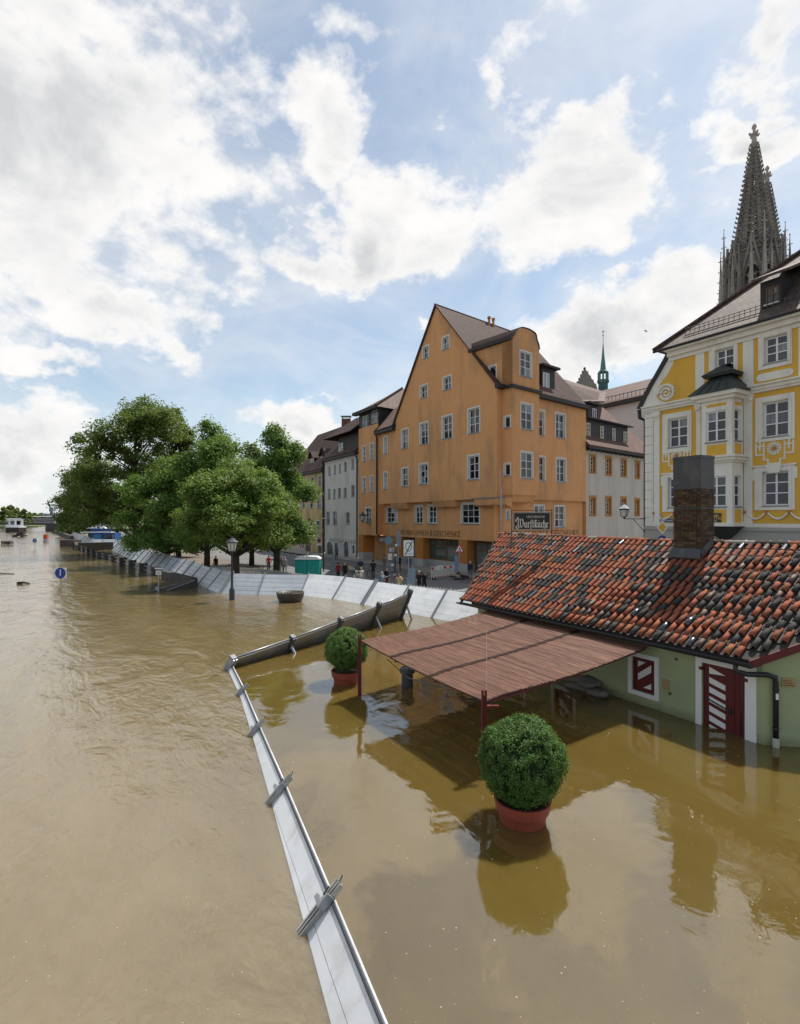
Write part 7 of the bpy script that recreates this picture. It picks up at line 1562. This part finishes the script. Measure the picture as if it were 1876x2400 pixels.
# plastic crowd barriers along the wall
M_fence = pm('fence_white', (.66, .64, .58), .6, .1, 2); M_red = pm('fence_red', (.55, .03, .025), .55, .08)
def fence_unit(A, B, h, label, group, cap=None, tops=True):
    """plastic barrier: frame, uprights and a coloured band"""
    A, B = Vector(A), Vector(B); d = (B-A); L_ = d.length; d.normalize(); fr = Fr(A.x, A.y, d.x, d.y, 1); t = thing('site_barrier', (A.x, A.y, ZS), label, 'barrier', group)
    q = MB(); q.fbox(fr, 0, L_, ZS+h-.26, ZS+h-.04, -.025, .025); q.fbox(fr, 0, L_, ZS+.18, ZS+.3, -.025, .025); q.fbox(fr, 0, .05, ZS, ZS+h, -.02, .02); q.fbox(fr, L_-.05, L_, ZS, ZS+h, -.02, .02); obj('frame', q, M_fence, t)
    n = max(6, int(L_/.14))
    for k in range(n): q = MB(); s_ = .05+(L_-.1)*(k+.3)/n; q.fbox(fr, s_, s_+.055, ZS+.3, ZS+h-.26, -.02, .02); obj('slat', q, M_fence, t)
    for k in range(max(5, int(L_/.22))): q = MB(); m_ = max(5, int(L_/.22)); s_ = (L_-.06)*k/(m_-1); q.fbox(fr, s_, s_+.06, ZS+h-.04, ZS+h+.035, -.02, .02); obj('stud', q, M_fence, t)
    if cap:
        m_ = int(L_/.42)
        for k in range(m_):
            if k % 2 == 0: q = MB(); q.fbox(fr, L_*k/m_+.02, L_*(k+.8)/m_, ZS+h-.25, ZS+h-.05, -.03, .032); obj('red_field', q, M_red, t)
            q = MB(); q.fbox(fr, L_*(k+.1)/m_, L_*(k+.5)/m_, ZS+.19, ZS+.29, -.03, .032); obj('red_field', q, M_red, t)
    for s_ in (.25, L_-.25): q = MB(); q.fbox(fr, s_-.12, s_+.12, ZS, ZS+.1, -.35, .35); obj('foot', q, M_rub, t)
    return t, fr
fl = [(-17.5, 49.5), (-11.8, 46.5), (-6.3, 40.5), (-2.2, 37.2), (4.4, 32.0), (6.5, 30.4)]; k_ = 0
fp = resample(fl, 2.05)
for k, (A, B) in enumerate(zip(fp, fp[1:])): fence_unit(A, B, 1.1, 'white plastic site barrier, '+ORD[k]+' from the left in the line behind the flood wall', 'white site barriers')
a0, a1_ = at(1011, 1359, ZS), at(1067, 1352, ZS); t, fr = fence_unit(a0[:2], a1_[:2], 1.15, 'red and white site barrier with arrow board by the shop window', 'red and white site barriers', True)
q = MB(); q.fbox(fr, .75, 1.5, ZS+.82, ZS+1.22, .03, .05); ab = obj('arrow_board', q, M_swh, t); q = MB(); q.fbox(fr, .85, 1.1, ZS+1.0, ZS+1.04, .05, .055); q.prism([(.82, ZS+1.02), (.92, ZS+1.1), (.92, ZS+.94)], fr.P, .05, .055); q.fbox(fr, 1.25, 1.32, ZS+.9, ZS+1.1, .05, .055); obj('arrow', q, M_dark, ab)
lb = [FA.P(s_, 0, 3.6) for s_ in np.arange(38.5, 50.1, 2.9)]
for k in range(len(lb)-1): fence_unit(lb[k][:2], lb[k+1][:2], 1.15, ('red and white site barrier nearest the round 30 sign', 'red and white site barrier, second from the round 30 sign', 'red and white site barrier before the cream house shop window', 'red and white site barrier farthest along, beside the tree')[k], 'red and white site barriers', True)
# traffic signs
def sign_post(u, vb, z_top, label, r=.035, z0=ZS): p = at(u, vb, z0); t = thing('traffic_sign', p, label, 'traffic sign'); q = MB(); q.tube([(p[0], p[1], z0), (p[0], p[1], z_top)], r, 6); obj('pole', q, M_steel, t); return t, p
t, p = sign_post(1077, 1359, 2.3, 'red triangular roadworks sign with digging figure by the shop door'); zc_ = 1.85; s_ = .46
tri = lambda s, dz=0: [(p[0]-s, zc_-s*.62+dz), (p[0]+s, zc_-s*.62+dz), (p[0], zc_+s*1.1+dz)]
q = MB(); q.prism(tri(s_), lambda a, b, c: (a, c, b), p[1]-.06, p[1]-.04); pl = obj('plate', q, M_red, t); q = MB(); q.prism(tri(s_*.70, -.005), lambda a, b, c: (a, c, b), p[1]-.066, p[1]-.061); obj('face', q, M_swh, pl)
q = MB(); fn = lambda a, b, c: (p[0]+a, c, zc_+b)
for pl_ in ([(-.02, .10), (.03, .15), (.09, .05), (.04, .0)], [(.03, .02), (.09, .03), (.16, -.2), (.11, -.2)], [(.0, .02), (.05, -.02), (.0, -.2), (-.05, -.2)], [(-.17, -.06), (-.15, -.03), (.04, .07), (.03, .04)], [(-.22, -.2), (-.08, -.2), (-.15, -.11)], [(-.045, .15), (-.0, .13), (.01, .18), (-.03, .2)]): q.prism(pl_, fn, p[1]-.072, p[1]-.067)
obj('pictogram', q, M_blk, pl)
q = MB(); q.box(p[0]-.22, p[0]+.2, p[1]-.1, p[1]+.1, ZS, 1.3) if False else q.box(p[0]-.42, p[0]-.1, p[1]+.05, p[1]+.12, -.2, 1.25); obj('blue_panel', q, pm('poster_blue', (.10, .18, .36), .6, .5, 6, col2=(.35, .38, .42)), t); q = MB(); q.box(p[0]-.5, p[0]+.5, p[1]-.3, p[1]+.3, ZS, ZS+.14); obj('foot', q, M_rub, t)
t, p = sign_post(958, 1402, 3.15, 'square white end of zone sign crossed by a dark bar'); w_ = .64; q = MB(); zs0, zs1 = 2.0, 3.08
q.box(p[0]-.34, p[0]+.34, p[1]-.07, p[1]-.05, zs0, zs1); pl = obj('plate', q, M_swh, t)
q = MB(); n = 24
for k in range(n): a0, a1_ = 2*math.pi*k/n, 2*math.pi*(k+1)/n; q.add([(p[0]+r*math.cos(a)*.9, p[1]-.074, zs0+.64+r*math.sin(a)*1.25) for r, a in ((.2, a0), (.27, a0), (.27, a1_), (.2, a1_))], ((0, 1, 2, 3),))
obj('ring', q, pm('sign_grey', (.28, .28, .28), .5), pl); put_text('lettering', 'ZONE', .17, Fr(p[0], p[1], 1, 0, 1), 0, zs0+.14, .074, MATS['sign_grey'], pl, right=1)
q = MB(); q.prism([(-.27, .1), (-.22, .05), (.29, 1.0), (.24, 1.05)], lambda a, b, c: (p[0]+a, c, zs0+b), p[1]-.082, p[1]-.078); obj('bar', q, M_dark, pl); q = MB(); q.box(p[0]-.36, p[0]+.36, p[1]-.066, p[1]-.052, zs0-.03, zs0) ; obj('rim', q, M_dark, pl)
t, p = sign_post(911, 1352, 3.0, 'back of a round grey blue sign beside the stickered pole'); obj('plate', disc(p[0], p[1], 2.55, .40, p[1]-.05, p[1]-.03), pm('sign_back', (.20, .26, .31), .5, .1, 2, metal=.3), t)
q = MB(); q.box(p[0]-.05, p[0]+.35, p[1]-.08, p[1]-.05, .7, 1.3); q.box(p[0]+.1, p[0]+.6, p[1]-.1, p[1]-.08, 1.5, 1.8); obj('notice', q, M_swh, t); q = MB(); q.prism([(p[0]-.62+.27*math.cos(2*math.pi*k/20), 2.6+.17*math.sin(2*math.pi*k/20)) for k in range(20)], lambda a, b, c: (a, c, b), p[1]+.3, p[1]+.33); obj('oval_plate', q, MATS['sign_back'], t)
t, p = sign_post(934, 1360, 3.7, 'grey traffic sign seen edge on above the stickered pole', .05); q = MB(); q.prism([(-.18, 2.1), (.22, 2.1), (.24, 3.1), (.02, 3.75), (-.16, 3.1)], lambda a, b, c: (p[0]+a, c, b), p[1]-.06, p[1]-.03); obj('plate', q, MATS['sign_back'], t)
rs_ = random.Random(9)
for k in range(14): q = MB(); z_ = -.5+k*.22; x_ = p[0]-.3+rs_.uniform(-.25, .25); q.box(x_-.1, x_+.12, p[1]-.12-.004*k, p[1]-.1-.004*k, z_, z_+.2); obj('sticker', q, [M_swh, M_dark, MATS['sign_back'], pm('sticker_ochre', (.35, .25, .08), .6)][k % 4], t)
q = MB(); q.tube([(p[0]-.28, p[1]-.05, ZS), (p[0]-.28, p[1]-.05, 2.4)], .09, 6); obj('sticker_pole', q, M_dark, t)
t, p = sign_post(748, 1308, 2.6, 'red ringed 30 zone sign above a no stopping disc by the cream house'); q = disc(p[0], p[1], 2.3, .35, p[1]-.06, p[1]-.04); pl = obj('plate', q, M_red, t); obj('face', disc(p[0], p[1], 2.3, .26, p[1]-.066, p[1]-.062), M_swh, pl); put_text('number', '30', .34, Fr(p[0], p[1], 1, 0, 1), 0, 2.3, .07, M_blk, pl, right=1)
obj('lower_plate', disc(p[0], p[1], 1.55, .29, p[1]-.06, p[1]-.04), M_red, t); obj('lower_face', disc(p[0], p[1], 1.55, .22, p[1]-.066, p[1]-.062), M_blue, t); q = MB(); q.prism([(-.18, -.14), (-.14, -.18), (.18, .14), (.14, .18)], lambda a, b, c: (p[0]+a, c, 1.55+b), p[1]-.072, p[1]-.068); obj('bar', q, M_red, t); q = MB(); q.box(p[0]-.4, p[0]+.4, p[1]-.06, p[1]-.04, .85, 1.15); obj('extra_plate', q, M_swh, t)
q = at(759, 1340, ZS); mb = MB(); mb.tube([(q[0], q[1], ZS), (q[0], q[1], 4.4)], [.07, .05], 6); mb.lathe([(.0, 0), (.14, .05), (.16, .2), (.0, .3)], (q[0], q[1], 4.4), 8); obj('lamp_mast', mb, M_lam, None, 'very thin dark mast with pale tip beside the toilet cabins', 'mast', loc=q)
t, p = sign_post(783, 1358, 1.6, 'stack of small dark signs on a post beside the red shirted man')
for k in range(4): q = MB(); q.box(p[0]-.2, p[0]+.12, p[1]-.06, p[1]-.04, -.2+k*.42, .14+k*.42); obj('plate', q, MATS['sign_back'], t)
t, p = sign_post(968, 1402, 1.4, 'tilted grey back of a sign half hidden by the wall'); q = MB(); q.prism([(-.5, -.4), (.1, -.5), (.2, 1.1), (-.3, 1.15)], lambda a, b, c: (p[0]+a, c, b), p[1]-.06, p[1]-.03); obj('plate', q, MATS['sign_back'], t)
yd = Vector(FY.P(1.7, 0, 3.0)); zc_ = HC+(CY-c2(448, 1995)[1])/F*yd.y; yd.x = (c2(448, 0)[0]-CX)/F*yd.y; t = thing('traffic_sign', (yd.x, yd.y, ZS), 'yellow diamond priority sign in front of the yellow house corner', 'traffic sign'); q = MB(); q.tube([(yd.x, yd.y, ZS), (yd.x, yd.y, zc_+.9)], .04, 6); obj('pole', q, M_steel, t)
for (s_, m, o) in ((.36, M_swh, 0), (.25, pm('sign_yellow', (.75, .42, .02), .5), .008)): q = MB(); q.prism([(0, -s_*1.25), (s_, 0), (0, s_*1.25), (-s_, 0)], lambda a, b, c: (yd.x+a, c, zc_+b), yd.y-.07-o, yd.y-.06-o); obj('plate' if o == 0 else 'face', q, m, t)
obj('blue_disc', disc(yd.x, yd.y, zc_-.85, .33, yd.y-.07, yd.y-.05), M_blue, t)
# rolled bags by the white house, advertising
M_bgs = [pm('bag_green', (.10, .14, .08), .8), pm('bag_grey', (.36, .36, .34), .8), pm('bag_blue', (.04, .06, .11), .8), pm('bag_yellow', (.45, .40, .16), .8)]
for k, (u, v, r, m, lab) in enumerate(((826, 1340, .34, 1, 'grey bundle at the foot of the orange pillar'), (838, 1338, .4, 0, 'green bundle beside the parked bicycle'), (845, 1334, .36, 2, 'blue bundle on top of the luggage heap'), (820, 1336, .3, 3, 'yellow bag beside the white house door'))):
    p = at(u, v, ZS+.2); q = MB(); pr = [(r*math.sin(math.pi*i/8)*(1+.12*math.sin(i*2+k)), r*.8*(1-math.cos(math.pi*i/8))) for i in range(9)]; q.lathe(pr, (p[0], p[1], ZS+(.5 if k == 2 else .12)), 10); pr2 = obj('bundle', q, M_bgs[m], None, lab, 'bag', 'luggage heap', loc=(p[0], p[1], ZS), smooth=True)
# bicycles
def bicycle(x, y, rz, col, label):
    t = thing('bicycle', (x, y, ZS), label, 'bicycle', 'parked bicycles'); M = Matrix.Translation((x, y, ZS+.12)) @ Matrix.Rotation(rz, 4, 'Z')
    def put(nm, mb, m, par=t): mb.v = [tuple(M @ Vector(v)) for v in mb.v]; return obj(nm, mb, m, par)
    R_ = .34
    for cx_ in (-.52, .52):
        q = MB(); q.tube([(cx_+R_*math.cos(2*math.pi*k/16), 0, R_+R_*math.sin(2*math.pi*k/16)) for k in range(17)], .025, 5, caps=False); w = put('wheel', q, M_rub); q = MB()
        for k in range(8): a = math.pi*k/4; q.tube([(cx_, 0, R_), (cx_+R_*math.cos(a), 0, R_+R_*math.sin(a))], .006, 3, caps=False)
        put('spokes', q, M_steel, w)
    q = MB(); S, Hd, Cr, Rr, Ff = (-.18, 0, .86), (.36, 0, .88), (-.06, 0, .30), (-.52, 0, R_), (.52, 0, R_)
    for a, b in ((S, Cr), (Cr, (.38, 0, .75)), ((-.15, 0, .78), Hd), (Rr, Cr), (Rr, (-.15, 0, .76)), (Ff, (.34, 0, .98))): q.tube([a, b], .02, 5)
    put('frame', q, col); q = MB(); q.tube([(.34, -.28, 1.05), (.36, -.1, 1.0), (.36, .1, 1.0), (.34, .28, 1.05)], .016, 5); put('handlebar', q, M_dark); q = MB(); q.hexa([(-.30, -.07, .9), (-.06, -.03, .9), (-.06, .03, .9), (-.30, .07, .9), (-.31, -.08, .95), (-.05, -.025, .95), (-.05, .025, .95), (-.31, .08, .95)]); put('saddle', q, M_dark)
    q = MB(); q.lathe([(.09, -.01), (.09, .01)], (-.06, -.03, .3), 10); q.tube([(-.06, -.1, .3), (.08, -.1, .2)], .012, 4); put('crank', q, M_steel); return t
cb = [pm('bike_black', (.03, .03, .035), .4), pm('bike_blue', (.04, .09, .2), .4), pm('bike_silver', (.35, .36, .38), .4, metal=.4)]
for k, (x, y, rz, lab) in enumerate(((-18.3, 52.5, .2, 'dark bicycle behind the white barrier, left of the tree trunks'), (-16.6, 52.3, .5, 'blue bicycle leaning beside the light tree trunk'), (-15.4, 52.6, .1, 'silver bicycle between the light tree trunk and the red shirted man'), (-12.9, 50.8, .3, 'black bicycle right of the light tree trunk'), (-3.2, 48.6, .15, 'bicycle parked by the luggage heap'))): bicycle(x, y, rz, cb[k % 3], lab)
# bird
pb = Vector(((1515-CX)/F*70, 70, HC+(CY-776)/F*70)); q = MB(); q.tube([pb+Vector((0, 0, -.22)), pb, pb+Vector((.02, 0, .2))], [.02, .06, .02], 6); q.add([pb+Vector(v) for v in ((0, 0, .05), (.32, 0, -.12), (.12, .02, -.06), (0, 0, -.08), (-.12, .02, .2), (-.3, 0, .1), (-.14, 0, .02))], ((0, 1, 2, 3), (0, 4, 5, 6, 3))); obj('bird', q, M_blk, None, 'small dark bird flying left of the yellow house roof', 'bird', loc=tuple(pb))

# ================================================================ PEOPLE
M_skin = pm('skin', (.50, .28, .19), .6, .05, 9)
def cloth(c): return pm('cloth_%d_%d_%d' % tuple(int(x*255) for x in c), c, .9, .12, 8, .2, 60)
POSE = {'stand': dict(el=[(.20, .02, 1.10), (.20, .02, 1.10)], ha=[(.21, .08, .86), (.21, .08, .86)]),
        'photo': dict(el=[(.26, .20, 1.22), (.26, .20, 1.22)], ha=[(.07, .34, 1.52), (.07, .34, 1.52)]),
        'reach': dict(el=[(.24, .26, 1.30), (.22, .26, 1.28)], ha=[(.18, .52, 1.44), (.12, .50, 1.40)]),
        'pocket': dict(el=[(.27, -.06, 1.12), (.27, -.06, 1.12)], ha=[(.19, .09, .98), (.19, .09, .98)]),
        'hold': dict(el=[(.24, .04, 1.12), (.24, .04, 1.12)], ha=[(.12, .30, 1.12), (.16, .26, 1.02)])}
def person(u, v_head, rz, pose, top, bot, hair, label, h=1.72, shoe=(.03, .03, .03), sleeves=True, step=.08, skirt=False, bald=False, Yd=None):
    Yd = Yd or F*(HC-(ZS+h))/(v_head-CY); X = (u-CX)/F*Yd; k = h/1.74; P = POSE[pose]
    J, Rr, T, Ed = [], [], [], []
    def j(p, r, t, par=None):
        J.append(Vector(p)); Rr.append(r if isinstance(r, tuple) else (r, r)); T.append(t)
        if par is not None: Ed.append((par, len(J)-1))
        return len(J)-1
    pel = j((0, 0, .96), (.155, .115), 'bot'); wst = j((0, .0, 1.12), (.145, .105), 'top', pel); ch = j((0, .0, 1.34), (.165, .115), 'top', wst); sh = j((0, -.01, 1.46), (.11, .085), 'top', ch); nk = j((0, .0, 1.53), .055, 'skin', sh); hd = j((0, .025, 1.60), (.070, .082), 'skin', nk); hd2 = j((0, .02, 1.67), (.076, .092), 'hair' if not bald else 'skin', hd); j((0, .005, 1.715), .05, 'hair' if not bald else 'skin', hd2); j((0, .125, 1.615), .016, 'skin', hd)
    for i, sgn in enumerate((-1, 1)):
        s = j((sgn*.185, -.01, 1.43), .066, 'top', sh); e = P['el'][i]; e_ = j((sgn*e[0], e[1], e[2]), .047, 'top' if sleeves else 'skin', s); w = P['ha'][i]; w_ = j((sgn*w[0], w[1], w[2]), .033, 'top' if sleeves else 'skin', e_)
        d = (Vector((sgn*w[0], w[1], w[2]))-Vector((sgn*e[0], e[1], e[2]))).normalized(); hd_ = Vector((sgn*w[0], w[1], w[2]))+d*.075; pm_ = j(hd_, (.040, .026), 'skin', w_)
        for q in range(4): o = Vector((1, 0, 0))*(q-1.5)*.019; f1 = j(hd_+d*.045+o, .0095, 'skin', pm_); j(hd_+d*(.082-.008*abs(q-1.4))+o+Vector((0, .012, 0)), .008, 'skin', f1)
        j(hd_+d*.02+Vector((-sgn*.045, .015, 0)), .010, 'skin', pm_)
        hp = j((sgn*.09, 0, .90), .088, 'bot', pel); kn = j((sgn*.105, step*sgn*.6+.02, .50), .060, 'bot', hp); an = j((sgn*.11, step*sgn-.02, .10), .044, 'bot', kn); j((sgn*.12, step*sgn+.14, .035), (.042, .032), 'shoe', an)
    me = bpy.data.meshes.new('person'); me.from_pydata([tuple(p*k) for p in J], Ed, []); o = bpy.data.objects.new('person', me)
    m1 = o.modifiers.new('skin', 'SKIN'); m1.use_smooth_shade = True; o.modifiers.new('sub', 'SUBSURF').levels = 1; sv = me.skin_vertices[0].data
    for i, r in enumerate(Rr): sv[i].radius = (r[0]*k, r[1]*k); sv[i].use_root = (i == 0)
    o.modifiers['sub'].render_levels = 1
    m2 = eval_mesh(o); COL.objects.link(o); o.modifiers.clear(); o.data = m2; m2.name = 'person'
    mats = {'top': cloth(top), 'bot': cloth(bot), 'skin': M_skin, 'hair': cloth(hair), 'shoe': cloth(shoe)}; order = list(mats); m2.materials.clear()
    for n_ in order: m2.materials.append(mats[n_])
    JA = np.array([tuple(p*k) for p in J]); A = JA[[a for a, b in Ed]]; D = JA[[b for a, b in Ed]]-A; tags = [T[b] for a, b in Ed]
    Cc = np.zeros(len(m2.polygons)*3); m2.polygons.foreach_get('center', Cc); Cc = Cc.reshape(-1, 1, 3); tt = np.clip(((Cc-A)*D).sum(2)/((D*D).sum(1)+1e-9), 0, 1)[..., None]
    near = np.linalg.norm(Cc-(A+D*tt), axis=2).argmin(1)
    mi = [order.index('skin' if tags[n_] == 'hair' and c[0][1] > .062*k and c[0][2] < 1.70*k else tags[n_]) for n_, c in zip(near, Cc)]
    m2.polygons.foreach_set('material_index', mi); m2.polygons.foreach_set('use_smooth', [True]*len(mi))
    o.location = (X, Yd, ZS); o.rotation_euler.z = rz; ROOT[o] = (X, Yd, ZS); tag(o, label, 'person')
    def kid(nm, mb, m): e = bpy.data.objects.new(nm, mesh_of(nm, mb, m, uv=False)); COL.objects.link(e); e.parent = o
    q = MB()
    for sx_ in (-.03, .03): q.box((sx_-.011)*k, (sx_+.011)*k, .092*k, .108*k, 1.632*k, 1.645*k)
    kid('eyes', q, M_blk); q = MB(); q.box(-.024*k, .024*k, .085*k, .104*k, 1.572*k, 1.580*k); kid('mouth', q, cloth((.30, .08, .07)))
    if not bald: q = MB(); q.lathe([(.082*k, -.02*k), (.092*k, .03*k), (.078*k, .075*k), (.03*k, .1*k), (.0, .103*k)], (0, -.008*k, 1.655*k), 10); q.lathe([(.07*k, -.075*k), (.088*k, -.01*k)], (0, -.025*k, 1.65*k), 8, 0, math.pi*1.05, math.pi*1.95); kid('hair', q, cloth(hair))
    if skirt: q = MB(); q.lathe([(.15*k, 1.0*k), (.19*k, .82*k), (.23*k, .55*k)], (0, 0, 0), 12); kid('skirt', q, cloth(bot))
    if pose == 'photo': q = MB(); q.box(-.085*k, .085*k, .40*k, .415*k, 1.55*k, 1.64*k); kid('phone', q, M_blk)
    return o
DK, NV, JN, WT, GY = (.018, .018, .02), (.02, .028, .055), (.10, .15, .24), (.62, .62, .60), (.22, .22, .22); BR_, BK, BL, GR = (.07, .04, .02), (.012, .01, .01), (.35, .25, .12), (.40, .39, .37)
TO = math.pi    # facing the camera
person(793, 1318, .6, 'pocket', (.26, .02, .02), NV, BR_, 'man in a dark red shirt behind the barrier right of the toilet cabins'); person(809, 1318, .4, 'stand', DK, DK, GR, 'bald man in a black jacket beside the dark red shirt', bald=True)
person(836, 1337, TO+.5, 'photo', (.05, .30, .34), GY, GR, 'man in a turquoise shirt photographing over the flood wall', sleeves=False); person(847, 1330, TO+.2, 'stand', WT, GY, BL, 'blond woman in a white top behind the turquoise shirt', h=1.68, sleeves=False)
person(875, 1313, .3, 'hold', DK, DK, BK, 'person in black clothes standing with a bicycle by the garage door'); person(901, 1301, -.5, 'stand', (.20, .18, .16), GY, BR_, 'person in a grey jacket with backpack before the garage door')
person(896, 1340, TO+1.1, 'reach', (.20, .27, .36), JN, GR, 'grey haired woman in a denim jacket reaching out her arms', h=1.65); person(906, 1330, TO+.7, 'stand', BK, (.08, .02, .03), BR_, 'dark haired woman in a long black coat', h=1.7)
person(919, 1303, .2, 'hold', GY, (.25, .33, .45), BR_, 'person in pale jeans behind the stickered pole'); person(936, 1301, TO, 'stand', BK, BK, BK, 'person all in black beside the shop window'); person(960, 1303, -.3, 'stand', (.12, .16, .24), (.16, .23, .34), BR_, 'person in jeans half hidden by the zone sign')
person(936, 1344, TO-.2, 'photo', (.50, .46, .20), BK, BR_, 'woman in a pale yellow top photographing over the wall', h=1.66, sleeves=False); person(995, 1339, TO-.15, 'photo', BK, BK, BK, 'person in a black jacket raising a phone above the flood wall'); person(983, 1338, TO+.2, 'photo', (.03, .025, .025), BK, GR, 'person in dark clothes just behind the raised phone')
mn = person(1103, 1315, -.4, 'stand', NV, (.10, .12, .16), GR, 'man in a navy jumper standing with a dog by the shop door'); person(789, 1283, .2, 'hold', (.12, .15, .22), (.05, .06, .09), BK, 'man in blue clothes at the arched door of the white house')
person(630, 1302, .5, 'pocket', (.50, .02, .02), NV, BR_, 'man in a bright red shirt between the tree trunk and toilet cabins'); person(661, 1305, .3, 'stand', (.16, .14, .15), JN, BL, 'fair haired person of the pair left of the toilet cabins', h=1.68); person(668, 1306, -.2, 'stand', (.36, .36, .38), JN, GR, 'grey haired person of the pair left of the toilet cabins', h=1.68)
person(506, 1303, TO, 'stand', DK, DK, BR_, 'man in a black suit and white shirt below the light tree'); person(411, 1277, TO+.4, 'hold', (.34, .36, .42), NV, BR_, 'person in a pale blue shirt under the trees'); person(416, 1278, -.3, 'stand', BK, BK, BK, 'person in black under the trees beside the pale blue shirt')
# backpack and dog
e = MB(); bpk = at(903, 1345, ZS); 
def dog(loc, rz, label):
    J = [((0, 0, .52), .12, 0), ((0, .22, .55), .125, 0), ((0, .42, .57), .135, 1), ((0, .55, .68), .085, 1), ((0, .66, .80), .075, 1), ((0, .76, .80), .065, 1), ((0, .90, .76), .038, 0), ((0, -.12, .50), .11, 0), ((0, -.26, .46), .05, 0), ((0, -.42, .28), .045, 0), ((0, -.50, .16), .03, 0)]
    Ed = [(0, 1), (1, 2), (2, 3), (3, 4), (4, 5), (5, 6), (0, 7), (7, 8), (8, 9), (9, 10)]
    for s in (-1, 1):
        for (par, pts) in ((2, [((s*.10, .42, .44), .06), ((s*.10, .40, .26), .035), ((s*.10, .42, .08), .03), ((s*.10, .47, .03), .032)]), (7, [((s*.10, -.08, .42), .085), ((s*.11, .0, .29), .05), ((s*.11, -.16, .18), .03), ((s*.11, -.13, .04), .028), ((s*.11, -.07, .025), .03)])):
            pr = par
            for (p, r) in pts: J.append((p, r, 1)); Ed.append((pr, len(J)-1)); pr = len(J)-1
        J.append(((s*.05, .65, .92), .02, 0)); Ed.append((4, len(J)-1))
    me = bpy.data.meshes.new('dog'); me.from_pydata([j[0] for j in J], Ed, []); o = bpy.data.objects.new('dog', me); o.modifiers.new('s', 'SKIN'); o.modifiers.new('b', 'SUBSURF').levels = 1
    for i, j in enumerate(J): me.skin_vertices[0].data[i].radius = (j[1], j[1]); me.skin_vertices[0].data[i].use_root = i == 0
    m2 = eval_mesh(o); COL.objects.link(o); o.modifiers.clear(); o.data = m2; m2.materials.clear(); m2.materials.append(cloth((.02, .016, .014))); m2.materials.append(cloth((.20, .11, .05)))
    for p in m2.polygons: c = p.center; p.material_index = 1 if (c.z < .40 or (c.y > .5 and c.z < .74)) else 0; p.use_smooth = True
    o.location = loc; o.rotation_euler.z = rz; tag(o, label, 'dog')
p = at(1094, 1366, ZS); dog((p[0], p[1], ZS), 1.3, 'black and tan shepherd dog in front of the man in navy')

if bpy.data.scenes.get('scratch'): bpy.data.scenes.remove(bpy.data.scenes['scratch'])
